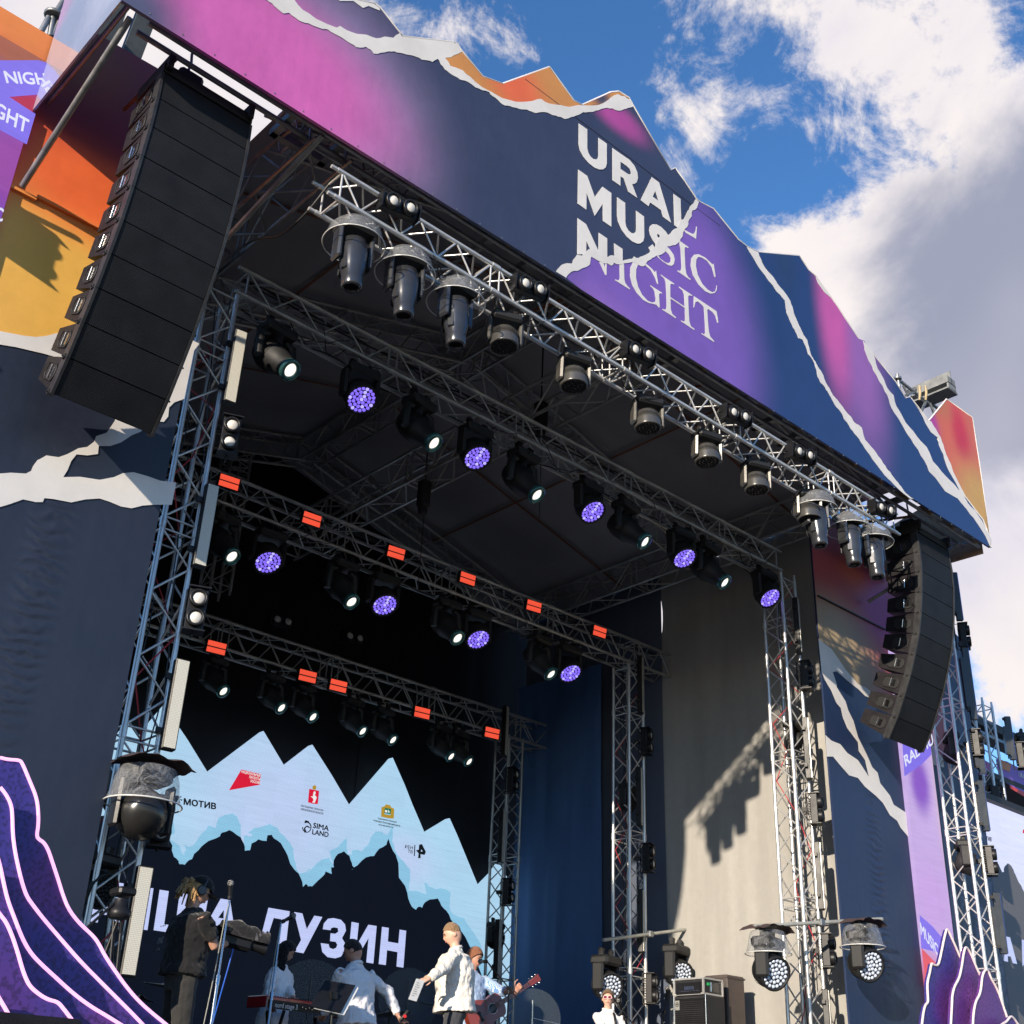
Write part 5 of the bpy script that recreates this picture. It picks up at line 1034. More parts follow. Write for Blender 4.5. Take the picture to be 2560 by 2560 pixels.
def loft(m, rings, n=20):
    """rings: (centre, half width, half depth, side axis, depth axis)"""
    P = []
    for c, a, b, sx, dy in rings: P += [c+sx*(a*math.copysign(abs(math.cos(t))**.85, math.cos(t)))+dy*(b*math.copysign(abs(math.sin(t))**.85, math.sin(t))) for t in (2*math.pi*i/n for i in range(n))]
    k = len(rings); m.add(P, [(i*n+j, i*n+(j+1) % n, (i+1)*n+(j+1) % n, (i+1)*n+j) for i in range(k-1) for j in range(n)], True)
    m.add(P[:n], [tuple(reversed(range(n)))]); m.add(P[-n:], [tuple(range(n))])
def headmesh(m, c, F, U, s=1., chin=1.):
    Rr = F.cross(U).normalized()
    def fn(u, v):
        th = u*2*math.pi; ph = v*math.pi; x = math.sin(ph)*math.cos(th); y = math.sin(ph)*math.sin(th); z = -math.cos(ph)
        w_ = .076*(1-.22*max(0, -z)**1.5-.05*max(0, z)); d = .098 if y < 0 else .092*(1+.03*math.exp(-((z+.9)/.35)**2)*chin)
        px, py, pz = x*w_, y*d, z*.118
        if y > 0 and abs(px) < .022: py += .022*math.exp(-((pz+.018)/.022)**2)*(1-abs(px)/.022)
        if y > .3: py += .006*math.exp(-((pz-.03)/.012)**2); py -= .008*math.exp(-((pz-.008)/.012)**2)*(abs(px) > .012); py += .007*math.exp(-((pz+.055)/.010)**2)*(abs(px) < .03)
        return c+(Rr*px+F*py+U*pz)*s
    m.grid(fn, 28, 22)
    for q in (-1, 1): m.lathe(c+(Rr*q*.074+U*-.008-F*.008)*s, Rr*q, [(-.01, .012), (.004, .026), (.012, .024), (.016, .008)], 8)
def hand(m, w_, d, n_, s=1., curl=.6, side=1):
    """palm + four fingers + thumb; w_ wrist, d pointing direction, n_ palm normal"""
    d = d.normalized(); n_ = (n_-d*n_.dot(d)).normalized(); sx = d.cross(n_)*side
    loft(m, [(w_-d*.01, .026*s, .019*s, sx, n_), (w_+d*.035*s, .036*s, .017*s, sx, n_), (w_+d*.085*s, .040*s, .014*s, sx, n_)], 10)
    for k, (off, L) in enumerate(((-.030, .068), (-.010, .078), (.011, .074), (.030, .060))):
        b = w_+d*.083*s+sx*off*s; p = [b]; a = 0; cd = d
        for j, f in enumerate((.42, .32, .26)):
            a += curl*(.9+.08*k); cd = (d*math.cos(a)+n_*math.sin(a)); p.append(p[-1]+cd*L*f*s)
        m.path(p, [.0095*s, .0092*s, .0085*s, .0068*s], 7)
    b = w_+d*.03*s-sx*.030*s; p = [b, b+(d*.5-sx*.75+n_*.3)*.035*s, b+(d*.95-sx*.85+n_*.6)*.055*s, b+(d*1.4-sx*.6+n_*.9)*.062*s]; m.path(p, [.013*s, .012*s, .010*s, .008*s], 7)
def finish(o, vox, sm=6, bumpy=0):
    md = o.modifiers.new('remesh', 'REMESH'); md.mode = 'VOXEL'; md.voxel_size = vox; md.use_smooth_shade = True
    s_ = o.modifiers.new('smooth', 'SMOOTH'); s_.iterations = sm; s_.factor = .5
    if bumpy:
        tx = bpy.data.textures.new('folds', 'CLOUDS'); tx.noise_scale = .075; tx.noise_depth = 2
        d = o.modifiers.new('folds', 'DISPLACE'); d.texture = tx; d.strength = bumpy; d.mid_level = .5
def person(label, loc, face, h=1.78, lean=0., hands=None, handdir=(None, None), curl=(.6, .6), head=(0, -1, -.2), skin=(.55, .30, .20), shirt=None, sleeve='long', trousers=None, hair=None, female=False, untuck=.08, girth=1., deep=1., poles=((.3, .6, -.7), (-.3, .6, -.7)), shoulders=1., long_shirt=0, headup=(0, 0, 1), palms=((0, 0, 1), (0, 0, 1))):
    """figure facing `face` (world x,y); local frame: forward -Y, the person's left is +X"""
    rz = math.atan2(face[0], -face[1]); s = h/1.78; r = thing('person', label, 'person', loc, (0, 0, rz))
    Rm = Matrix.Rotation(-rz, 3, 'Z'); loc = Vector(loc); tolocal = lambda p: Rm @ (Vector(p)-loc)
    bd = MB(); fx, fy, fz = X3, -Y3, Z3; L = Matrix.Rotation(lean, 3, 'X')
    hip = V(0, 0, .94*s); up_ = lambda p: hip+L @ (V(*p)*s-hip)
    sw = (.185 if not female else .165)*shoulders; Ls, Rs = up_((sw, 0, 1.43)), up_((-sw, 0, 1.43)); nk = up_((0, .01, 1.50)); hd = up_((0, -.025, 1.665))
    Lx = L @ Y3; k = .88 if female else 1.
    torso = [(up_((0, 0, .86)), .155*k, .105), (up_((0, 0, .96)), .160, .112), (up_((0, 0, 1.08)), .140*k, .098), (up_((0, 0, 1.22)), .155*k, .108), (up_((0, 0, 1.34)), .172*k, .112), (up_((0, 0, 1.42)), .165*k, .095), (up_((0, 0, 1.475)), .10*k, .065), (up_((0, 0, 1.50)), .062, .058)]
    loft(bd, [(c, a*s, b*s, X3, Lx) for c, a, b in torso])
    F = Vector(head).normalized(); U = Vector(headup); U = (U-F*U.dot(F)).normalized()
    hc = hd; bd.path([up_((0, .01, 1.46)), nk, hc-U*.075*s], [.060*s, .055*s, .052*s], 12); headmesh(bd, hc, F, U, s)
    arms = []; tgt = [Vector(x) for x in hands] if hands else [V(.30, -.12, .82)*s, V(-.30, -.12, .82)*s]
    for q, (sh, tg) in enumerate(zip((Ls, Rs), tgt)):
        if hands and hands[q] is not None and len(hands[q]) == 3 and hands_world: tg = tolocal(tg)
        el, wr = ik(sh, tg, .29*s, .26*s, Vector(poles[q])); arms.append((sh, el, wr))
        bd.path([sh, sh.lerp(el, .5), el, el.lerp(wr, .35), wr], [.055*s*k, .048*s*k, .040*s*k, .040*s*k, .027*s], 10)
        dd = handdir[q]; dd = (Rm @ Vector(dd)) if dd is not None else (wr-el)
        hand(bd, wr, dd.normalized(), Rm @ Vector(palms[q]), s, curl[q], 1 if q == 0 else -1)
    for q in (1, -1):
        a = V(q*.095, 0, .90)*s; kn = V(q*.11, -.03, .50)*s; an = V(q*.115, .02, .09)*s
        bd.path([a, a.lerp(kn, .5), kn, kn.lerp(an, .35), an], [.088*s, .075*s, .055*s, .055*s, .038*s], 10); bd.path([an, an+V(0, -.08, -.05)*s, an+V(0, -.17, -.06)*s], [.04*s, .036*s, .025*s], 8)
    o = bd.build('body', mat_skin('skin', skin), r, False); finish(o, .009, 3)
    if trousers:
        m = MB(); loft(m, [(up_((0, 0, 1.02)), .165*s, .118*s, X3, Lx), (V(0, 0, .93)*s, .178*s, .128*s, X3, Y3), (V(0, 0, .84)*s, .180*s, .125*s, X3, Y3)])
        for q in (1, -1):
            a = V(q*.092, 0, .90)*s; kn = V(q*.11, -.03, .50)*s; an = V(q*.115, .02, .08)*s; m.path([a, a.lerp(kn, .5), kn, kn.lerp(an, .5), an], [.105*s, .098*s, .082*s, .078*s, .070*s], 12)
            m.path([an+V(0, .03, -.05)*s, an+V(0, -.17, -.05)*s], [.05*s, .04*s], 8)
        o = m.build('trousers', trousers, r, False); finish(o, .013, 4, .02)
    if shirt:
        e = .030*s; m = MB(); G = lambda v, c_: c_ if v > 1.40 else c_*girth; lo = .94-untuck-long_shirt
        rings = [(up_((0, 0, lo)), .190+.06*long_shirt, .150+.05*long_shirt)] + ([(up_((0, 0, .94)), .178, .140)] if lo < .9 else []) + [(up_((0, 0, 1.08)), .172*k, .130), (up_((0, 0, 1.22)), .180*k, .135), (up_((0, 0, 1.34)), .195*k, .130), (up_((0, 0, 1.43)), .185*k, .105), (up_((0, .0, 1.485)), .115*k, .080), (up_((0, .005, 1.52)), .070, .066)]
        loft(m, [(c, a*s*(girth if a > .12 else 1), b*s*(deep if a > .12 else 1), X3, Lx) for c, a, b in rings], 28)
        for sh, el, wr in arms:
            if sleeve == 'long': m.path([sh, sh.lerp(el, .5), el, el.lerp(wr, .5), el.lerp(wr, .93)], [.078*s*k, .070*s*k, .062*s*k, .054*s*k, .042*s*k], 12)
            elif sleeve == 'rolled': m.path([sh, sh.lerp(el, .5), el, el.lerp(wr, .3)], [.078*s*k, .070*s*k, .064*s*k, .056*s*k], 12)
            else: m.path([sh, sh.lerp(el, .35), sh.lerp(el, .72)], [.082*s*k, .078*s*k, .078*s*k], 12)
        o = m.build('shirt', shirt, r, False); finish(o, .010, 3, .040)
        if sleeve != 'short':
            m = MB(); m.path([up_((.064*math.cos(t), .058*math.sin(t)+.012, 1.525+.014*math.sin(t))) for t in (2*math.pi*i/20 for i in range(20))], .017*s, 6, closed=True); m.build('collar', shirt, r, False)
    R_side = F.cross(U).normalized()
    m = MB()
    for q in (-1, 1):
        m.sphere(hc+(R_side*q*.030+F*.086+U*.010)*s, .010*s, 8, 6, (1.2, .6, .6)); m.box(hc+(R_side*q*.030+F*.092+U*.030)*s, (.030*s, .006, .006), rot=Matrix((R_side, F, U)).transposed())
    m.build('eyes', BLACK, r, False)
    m = MB(); m.box(hc+(F*.090-U*.055)*s, (.042*s, .008, .010*s), rot=Matrix((R_side, F, U)).transposed(), bev=.003); m.build('lips', mat_skin('lips', (.42, .12, .10)), r, False)
    if hair:
        col, kind = hair; HM = mat_fab('hair_'+kind, col, 40., .9); m = MB()
        def hf(u, v):
            th = u*2*math.pi; ph = v*math.pi*({'fade': .47, 'crop': .60}.get(kind, .64)-({'fade': .14}.get(kind, .31))*max(0, math.sin(th))**.6); x = math.sin(ph)*math.cos(th); y = math.sin(ph)*math.sin(th); z = math.cos(ph)
            cut = 1.
            e = {'crop': .007, 'fade': .006, 'short': .020, 'long': .022, 'bun': .014, 'none': .0}[kind]
            if kind == 'fade' and z < .35: e = .0015
            e += .006*noise.noise(V(x*7, y*7, z*7))*(kind not in ('crop', 'fade'))
            return hc+(R_side*x*(.077+e)+F*(y*(.097+e)*cut-.004)+U*(z*(.119+e)+.004))*s
        m.grid(hf, 32, 14); m.build('hair', HM, r, False)
        if kind == 'long':
            m = MB(); rr = random.Random(4)
            for i in range(46):
                t = rr.uniform(.55, 2.6)*rr.choice((1, -1)); b = hc-F*.02+(R_side*math.sin(t)*.075-F*math.cos(t)*-.0)*s; b = hc+(R_side*math.sin(t)*.08-F*abs(math.cos(t))*.085+U*.03)*s
                L_ = rr.uniform(.30, .46); m.path([b+(R_side*math.sin(t)*(.02+.05*j/6)-F*.03*j/6)*s+V(0, 0, -L_*j/6)+V(.012*math.sin(j*1.7+i), .012*math.cos(j*1.9+i), 0) for j in range(7)], [.016, .018, .018, .017, .014, .010, .004], 6)
            m.build('hair_locks', HM, r, False)
    return r, tolocal, dict(hc=hc, F=F, U=U, R=R_side, s=s, arms=arms, up=up_, rz=rz)
hands_world = True
WOVEN = mat_fab('cream_woven_shirt', (.72, .68, .62), 10., .8, stripe=((.66, .62, .57), 26.))
PALEB = mat_fab('pale_blue_white_shirt', (.74, .72, .74), 8., .7)
TEE = mat_fab('black_tee', (.010, .010, .011), 8., .5); CARGO = mat_fab('dark_cargo_cloth', (.028, .027, .026), 9., .6); JEANS = mat_fab('washed_black_denim', (.045, .047, .055), 12., .6)
def feet(px, py, Y, crown, h): p = at(px, py, Y=Y); return V(p.x, p.y, FLOOR)
# singer in cream shirt
pS = at(1145, 2308, Y=10.75); locS = V(pS.x+.02, pS.y, pS.z-1.83); 
wrL = at(1062, 2455, Y=10.45)
r_, tl_, g_ = person('man with cropped fair hair and loose cream shirt, turned away, holding out lyric sheets', locS, (-.70, .60), 1.83, .06, (wrL, at(1085, 2440, Y=11.2)), ((-.75, .25, -.35), (-.8, .3, -.2)), (.75, .6), girth=1.22, deep=1.55, head=(.18, -1, -.38), skin=(.62, .36, .26), shirt=WOVEN, trousers=JEANS, hair=((.26, .16, .085), 'fade'), untuck=.05, palms=((.3, .3, -.6), (.3, .3, -.6)), shoulders=1.08)
pp = thing('lyric_sheet', 'white printed sheet held in the outstretched hand of the man in cream', 'paper', wrL)
m = MB(); a_ = at(1040, 2446, Y=10.42); q_ = [at(1041, 2446, Y=10.36), at(1062, 2452, Y=10.36), at(1041, 2504, Y=10.36), at(1021, 2498, Y=10.36)]; m.slab([q_], (0, -1, 0), .002); m.build('sheet', WHITEP, pp)
m = MB()
for i in range(7):
    u0 = .18+.1*i; a_ = q_[0].lerp(q_[3], u0).lerp(q_[1].lerp(q_[2], u0), .18); b_ = q_[0].lerp(q_[3], u0).lerp(q_[1].lerp(q_[2], u0), .5+.3*((i*7) % 3)/3); m.box((a_+b_)/2+V(0, -.003, 0), ((b_-a_).length, .001, .004), rot=(b_-a_).to_track_quat('X', 'Z').to_matrix())
tag(m.build('printed_lines', BLACKM, pp), kind='stuff')
# man seen from behind, bowed, microphone in his right hand
pM = at(884, 2366, Y=10.65); locM = V(pM.x+.05, pM.y-.10, pM.z-1.61)
wR = at(995, 2538, Y=10.55); r_, tl_, g_ = person('man with dark cropped hair and an off-white shirt, seen from behind, head bowed', locM, (-.25, .97), 1.69, .16, (at(800, 2560, Y=11.0), wR), (None, (.45, -.2, -.85)), (.8, .9), girth=1.2, deep=1.2, head=(.42, -1, -.55), skin=(.45, .24, .17), shirt=PALEB, trousers=mat_fab('pale_trousers', (.30, .29, .36), 9, .5), hair=((.018, .014, .014), 'crop'), untuck=.03, shoulders=1.12, poles=((.6, .3, -.5), (-.7, .3, -.4)))
mi = thing('hand_microphone', 'black wireless microphone with a red end in the hand of the bowed man', 'microphone', wR); mic_d = V(.5, -.2, .7).normalized()
m = MB(); c_ = at(1010, 2540, Y=10.43); m.lathe(c_-mic_d*.06, mic_d, [(0, .012), (.01, .018), (.12, .019)], 12); m.build('handle', BLACK, mi); m = MB(); m.lathe(c_-mic_d*.005+V(0, -.02, 0), (-.2, -.9, .3), [(0, .019), (.006, .017)], 12); m.build('red_cap', mat_plain('red_plastic', (.7, .03, .02), .4), mi)
# cameraman
pC = at(500, 2196, Y=9.95); locC = V(pC.x-.03, pC.y, pC.z-1.75); cH = at(575, 2355, Y=9.87)
r_, tl_, g_ = person('cameraman in black tee and cargo trousers, cap and headphones, blond dreadlocks tied back', locC, (.93, -.15), 1.75, .02, (at(592, 2372, Y=10.2), cH), ((.6, .2, .3), (.75, .1, .2)), (.9, .9), girth=1.2, deep=1.35, head=(-.1, -1, -.42), skin=(.50, .27, .18), shirt=TEE, sleeve='short', trousers=CARGO, hair=((.40, .24, .10), 'bun'), untuck=-.02, shoulders=1.22, poles=((.5, .5, -.7), (-.6, .6, -.6)))
hc, F, U, Rr, s = (g_[k] for k in ('hc', 'F', 'U', 'R', 's'))
m = MB()
def capf(u, v):
    th = u*2*math.pi; ph = v*math.pi*.5; return hc+(Rr*math.sin(ph)*math.cos(th)*.093+F*(math.sin(ph)*math.sin(th)*.115)+U*(math.cos(ph)*.10+.045))*s
m.grid(capf, 24, 10); 
m.slab([[hc+(Rr*x+F*y+U*(.045-.02*abs(x)/.07))*s for x, y in ((-.075, .08), (-.055, .17), (0, .19), (.055, .17), (.075, .08))]], U, .008); cap_ = m.build('cap', TEE, r_, False)
m = MB(); m.path([hc+(Rr*math.cos(t)*.098+U*(math.sin(t)*.135+.01))*s for t in [math.pi*i/10 for i in range(11)]], .010, 6)
for q in (-1, 1): m.lathe(hc+Rr*q*.075*s, Rr*q, [(0, .036), (.01, .044), (.03, .044), (.036, .034)], 14)
m.build('headphones', mat_plain('grey_headphone_plastic', (.04, .05, .06), .35), r_, False)
m = MB(); rr = random.Random(2); HM = bpy.data.materials['hair_bun']
for i in range(34):
    b = hc+(-F*.09+U*rr.uniform(-.02, .05)+Rr*rr.uniform(-.05, .05))*s; e_ = b+(-F*rr.uniform(.02, .10)-U*rr.uniform(.02, .15)+Rr*rr.uniform(-.06, .06))*s
    m.path([b, b.lerp(e_, .5)-F*.03+U*.02, e_], [.012, .013, .007], 6)
for i in range(9):
    b = hc+(Rr*.075*rr.choice((1, -1))-F*rr.uniform(.01, .08)+U*.02)*s; m.path([b, b-U*.08-F*.01, b-U*rr.uniform(.12, .2)+F*.01], [.009, .009, .005], 5)
m.build('dreadlocks', HM, r_, False)
m = MB(); m.path([hc+(-F*.125+U*.02+Rr*.035*math.cos(t)+U*.035*math.sin(t))*s for t in [2*math.pi*i/10 for i in range(10)]], .010, 5, closed=True); m.build('hair_tie', REDTAG, r_, False)
# print on the back of the tee
rzC = g_['rz']; up_ = g_['up']
def backprint(body, x, z, hgt, wd):
    P0, P1, P2 = up_((x, .224, z)), up_((x-wd, .224, z)), up_((x, .220, z+hgt))
    o = text_on(body, None, None, None, 0, 0, WHITEP, r_, .02, 'back_lettering', three=(P0, P1, P2)); o.location = (0, 0, 0)
    o.data.transform(Matrix.Translation(r_.location))
backprint('ОНК', .13, 1.20, .05, .14); backprint('•  ◦ ▪', .12, 1.335, .03, .12); backprint('○ ▬', .12, 1.145, .03, .08)
m = MB(); m.lathe(g_['arms'][1][2].lerp(g_['arms'][1][1], .12), (g_['arms'][1][2]-g_['arms'][1][1]), [(-.012, .034), (.012, .033)], 12); m.build('wristwatch', BLACK, r_, False)
# video camera under a black rain sleeve
vc = thing('video_camera', 'black video camera wrapped in a rain sleeve in the hands of the cameraman', 'camera', at(590, 2350, Y=9.85))
m = MB(); m.box((0, 0, 0), (.34, .15, .17), bev=.03); m.box((.05, -.02, .13), (.18, .05, .05), bev=.015); m.lathe((.17, 0, -.01), (1, -.05, 0), [(0, .05), (.10, .055), (.14, .065), (.16, .065)], 16); m.box((-.15, -.1, .06), (.08, .06, .05), bev=.01); m.build('camera_body', BLACK, vc, False)
m = MB(); m.grid(lambda u, v: V(-.20+.52*u, .12*math.cos(v*math.pi)*(1+.3*noise.noise(V(u*5, v*5, 2))), .02+.13*math.sin(v*math.pi)*(1+.5*noise.noise(V(u*4, v*4, 7)))), 16, 12); m.build('rain_sleeve', mat_fab('black_sleeve', (.012, .012, .014), 12, 1.), vc, False)
m = MB(); m.grid(lambda u, v: V(.16+.16*u, .11*math.cos(v*math.pi)*(1+.3*noise.noise(V(u*9, v*9, 5))), .03+.11*math.sin(v*math.pi)*(1+.5*noise.noise(V(u*9, v*9, 9)))), 10, 10); m.build('rain_sleeve', mat_plain('grey_film', (.16, .15, .15), .3, 0, .5, 30., bump=1, bsc=30), vc, False)
vc.rotation_euler = (0, R_(8), R_(-12)); vc.scale = (.85, .85, .85)
cb_ = thing('cable', 'bright blue cable hanging from the video camera', 'cable', at(580, 2385, Y=9.85)); m = MB(); m.path(smooth3([at(583, 2372, Y=9.8), at(574, 2410, Y=9.8), at(556, 2470, Y=9.8), at(535, 2540, Y=9.7), at(515, 2620, Y=9.6)], 2), .006, 6); m.build('cable_run', mat_plain('blue_rubber', (.02, .10, .5), .4), cb_)
# keyboard player
pG = at(705, 2355, Y=12.65); locG = V(pG.x, pG.y, pG.z-1.66)
r_, tl_, g_ = person('woman with long dark curly hair and a loose white shirt, playing the red keyboard', locG, (.55, -.83), 1.66, .06, (at(735, 2500, Y=12.28), at(668, 2512, Y=12.28)), ((.5, -.7, -.3), (.2, -.9, -.3)), (.5, .5), girth=1.2, deep=1.2, head=(.45, -1, -.55), skin=(.50, .28, .20), shirt=mat_fab('white_cotton_shirt', (.9, .9, .93), 8., .6), trousers=mat_fab('white_trousers', (.62, .62, .68), 9, .5), hair=((.012, .010, .014), 'long'), female=True, long_shirt=.22, palms=((0, 0, -1), (0, 0, -1)))
# guitarist, half hidden
pU = at(1184, 2372, Y=11.75); locU = V(pU.x, pU.y, pU.z-1.76); fr_hand = at(1290, 2480, Y=11.25); pk_hand = at(1188, 2520, Y=11.45)
r_, tl_, g_ = person('guitarist in a blue striped shirt, mostly hidden behind the man in cream', locU, (.05, -1), 1.76, 0., (fr_hand, pk_hand), ((.5, .1, .6), (.6, .1, -.4)), (1.0, .6), head=(.2, -1, -.2), skin=(.50, .25, .17), shirt=mat_fab('blue_striped_shirt', (.12, .25, .52), 8., .6, stripe=((.50, .58, .68), 30.)), sleeve='rolled', trousers=JEANS, hair=((.25, .10, .05), 'short'), palms=((-.3, -1, .2), (0, 1, .2)), poles=((.5, .1, -.9), (-.9, .3, -.2)))
g = thing('acoustic_guitar', 'red-brown acoustic guitar with a dark sound hole, held behind the man in cream', 'guitar', at(1220, 2525, Y=11.35))
A_, B__ = at(1222, 2528, Y=11.35), at(1308, 2470, Y=11.25); nx = (B__-A_).normalized(); nn = V(-.2, -1, .12); nn = (nn-nx*nn.dot(nx)).normalized(); ny = nn.cross(nx)
def gp(x, y, z=0): return A_+nx*x+ny*y+nn*z
out = [(-.26, 0), (-.25, .08), (-.19, .16), (-.11, .19), (-.04, .165), (.03, .125), (.09, .115), (.16, .135), (.21, .12), (.24, .06), (.245, 0)]
out = smooth(out+[(x, -y) for x, y in out[-2:0:-1]], 2, True)
MAH = mat_plain('mahogany_varnish', (.22, .035, .018), .25, 0, .35, 3., .05, coat=.6)
m = MB(); m.slab([[gp(x-.02, y*1.05, 0) for x, y in out]], nn, .10); m.build('guitar_body', MAH, g)
m = MB(); m.lathe(gp(.06, 0, -.002), nn, [(0, .052), (.004, .052)], 24); m.build('sound_hole', BLACK, g); m = MB(); m.path([gp(.06+.058*math.cos(t), .058*math.sin(t), .003) for t in [2*math.pi*i/24 for i in range(24)]], .003, 4, closed=True); m.build('rosette', WHITEP, g)
m = MB(); m.slab([[gp(.10, -.028, .018), gp(.62, -.023, .018), gp(.62, .023, .018), gp(.10, .028, .018)]], nn, .03); m.build('neck', mat_plain('rosewood', (.12, .03, .02), .4), g)
m = MB(); m.slab([[gp(.62, -.028, .016), gp(.80, -.040, .0), gp(.80, .040, .0), gp(.62, .028, .016)]], nn, .018); m.build('headstock', MAH, g)
for i in range(6): m = MB(); y = .05 if i % 2 else -.05; m.sphere(gp(.66+.05*(i//2), y, 0), .012, 8, 6); m.build('tuning_peg', CHROME, g)
m = MB()
for i in range(16): x = .60-.56*(1-2**(-i/12)) if 0 else .60-.46*(1-.94**i)/(1-.94**16); m.tube(gp(x, -.025, .019), gp(x, .025, .019), .0022, 4)
for j in range(6): m.tube(gp(-.12, -.020+.008*j, .014), gp(.63, -.018+.0072*j, .020), .0012, 4)
tag(m.build('strings_and_frets', CHROME, g), kind='stuff'); m = MB(); m.box(gp(-.12, 0, .006), (.03, .12, .012), rot=Matrix((nx, ny, nn)).transposed()); m.build('bridge', BLACK, g)
# woman in sunglasses at the right
pW = at(1519, 2477, Y=12.35); locW = V(pW.x, pW.y, pW.z-1.66)
r_, tl_, g_ = person('woman with short brown hair, pink-rimmed sunglasses and white shirt, by the right tower', locW, (-.55, -.83), 1.66, 0., ((.0, .0, .0), (.0, .0, .0)) and (V(*locW)+V(.1, -.35, 1.0), V(*locW)+V(-.25, -.3, 1.0)), (None, None), (.7, .7), head=(-.30, -1, .02), skin=(.66, .40, .30), shirt=mat_fab('white_poplin_shirt', (.74, .72, .72), 8., .6), trousers=TEE, hair=((.13, .075, .035), 'short'), female=True, untuck=.1)
hc, F, U, Rr, s = (g_[k] for k in ('hc', 'F', 'U', 'R', 's'))
m = MB(); m2 = MB()
for q in (-1, 1):
    c_ = hc+(Rr*q*.033+F*.104+U*.012)*s; m.path([c_+(Rr*.030*math.cos(t)+U*.024*math.sin(t))*s for t in [2*math.pi*i/14 for i in range(14)]], .0055, 6, closed=True); m2.lathe(c_-F*.002, F, [(0, .026), (.003, .024)], 14); m.tube(c_+Rr*q*.028*s, hc+(Rr*q*.076-F*.0+U*.012)*s, .004, 5)
m.tube(hc+(F*.106+U*.016-Rr*.006)*s, hc+(F*.106+U*.016+Rr*.006)*s, .004, 5)
sg = m.build('sunglasses', mat_plain('pale_pink_rim', (.75, .50, .48), .3), r_, False); m2.build('tinted_lens', mat_plain('wine_red_lens', (.16, .01, .015), .1), sg, False)
m = MB(); up_ = g_['up']; m.path([up_((.10, -.125, 1.0)), up_((.10, -.145, 1.2)), up_((.085, -.135, 1.36)), up_((.075, -.08, 1.46)), up_((.07, .0, 1.50)), up_((.06, .10, 1.40))], .016, 6); m.build('guitar_strap', BLACK, r_, False)
# ---------------------------------------------------------------- things on the stage
def micstand(label, head_, base, boom=None, tilt=(.5, .2, .6), wired=True):
    r = thing('microphone_stand', label, 'microphone stand', base); m = MB(); top = boom or head_
    m.tube(base, base.lerp(top, .55), .014, 10); m.tube(base.lerp(top, .55), top, .009, 8); m.lathe(base.lerp(top, .55), (top-base), [(-.04, .017), (.04, .018)], 10); m.build('pole', CHROME if not boom else BLACK, r)
    m = MB()
    for k in range(3): a = k*2.094+.4; m.tube(base+V(0, 0, .12-.0), base+V(math.cos(a)*.32, math.sin(a)*.32, .0), .009, 6)
    m.build('base_legs', BLACK, r)
    if boom: m = MB(); d = (head_-boom); m.tube(boom-d*.45, head_, .008, 8); m.lathe(boom, (0, 1, 0), [(-.02, .02), (.02, .02)], 10); m.build('boom_arm', BLACK, r)
    d = Vector(tilt).normalized(); k = thing('microphone', None, None) if 0 else None
    m = MB(); m.lathe(head_, d, [(0, .010), (.01, .014), (.10, .019), (.115, .024)], 12); h = m.build('microphone_body', BLACK, r)
    m = MB(); m.sphere(head_+d*.135, .029, 14, 10); m.build('microphone_grille', mat_plain('wire_mesh', (.35, .34, .32), .35, .9, .3, 60., bump=.8, bsc=400.), r)
    m = MB(); m.lathe(head_+d*.02, d, [(-.012, .020), (.012, .021)], 10); m.build('stand_clip', BLACK, r)
    if wired: m = MB(); m.path(smooth3([head_, head_+V(-.04, -.02, -.10), base.lerp(top, .6)+V(-.04, -.03, 0), base.lerp(top, .3)+V(-.10, -.06, 0), base+V(-.16, -.1, .02)], 1), .005, 5); m.build('microphone_cable', mat_plain('grey_cable', (.28, .27, .22), .5), r)
h1 = at(574, 2250, Y=9.4); micstand('chrome microphone stand with a wired microphone beside the cameraman', h1, V(h1.x-.16, h1.y-.25, FLOOR), tilt=(-.1, 0, 1))
h2 = at(703, 2306, Y=10.6); micstand('chrome microphone stand in front of the keyboard player', h2, V(h2.x-.24, h2.y-.35, FLOOR), tilt=(.75, -.2, .5))
h3 = at(1218, 2404, Y=11.1); b3 = at(1272, 2470, Y=11.05); micstand('black boom microphone stand in front of the guitarist', h3, V(b3.x-.02, 11.05, FLOOR), b3, tilt=(-.9, -.2, -.1), wired=False)
h4 = at(1552, 2520, Y=11.9); micstand('boom stand with a yellow-ringed microphone before the woman in sunglasses', h4, V(h4.x+.35, 11.9, FLOOR), at(1590, 2570, Y=11.9), tilt=(-.7, -.3, .6), wired=False)
m_ = at(1668, 2495, Y=12.9); micstand('thin black boom stand beside the amplifier', m_, V(m_.x-.25, 12.9, FLOOR), at(1660, 2530, Y=12.9), tilt=(0, 0, 1), wired=False)
# keyboard
kb = thing('stage_keyboard', 'red stage keyboard with its name in white letters on the dark back panel', 'keyboard', at(750, 2520, Y=12.0))
pL, pR = at(668.7, 2500, Y=11.85), at(878, 2530, Y=11.95); pR.z = pL.z = 2.87; ux = (pR-pL).normalized(); uy = V(-ux.y, ux.x, 0); W_ = (pR-pL).length
KR = mat_plain('red_lacquer', (.42, .008, .02), .3, 0, .1, 3., coat=.5); rotk = Matrix((ux, uy, Z3)).transposed()
cc_ = (pL+pR)/2+uy*.17; m = MB(); m.box(cc_, (W_, .33, .045), rot=rotk, bev=.008); m.build('key_bed', KR, kb)
for e in (0, W_): m = MB(); m.box(pL+ux*e+uy*.17+V(0, 0, -.03), (.03, .34, .12), rot=rotk, bev=.01); m.build('end_cheek', KR, kb)
m = MB(); m.box((pL+pR)/2+V(0, 0, -.055), (W_-.03, .012, .085), rot=rotk); m.build('back_panel', BLACK, kb)
a_ = pL+ux*.10-uy*.008+V(0, 0, -.082); text_on('nord stage 3', None, None, None, 0, 0, WHITEP, kb, .01, 'name_lettering', three=(a_, a_+ux*.30, a_+V(0, 0, .048)))
m = MB()
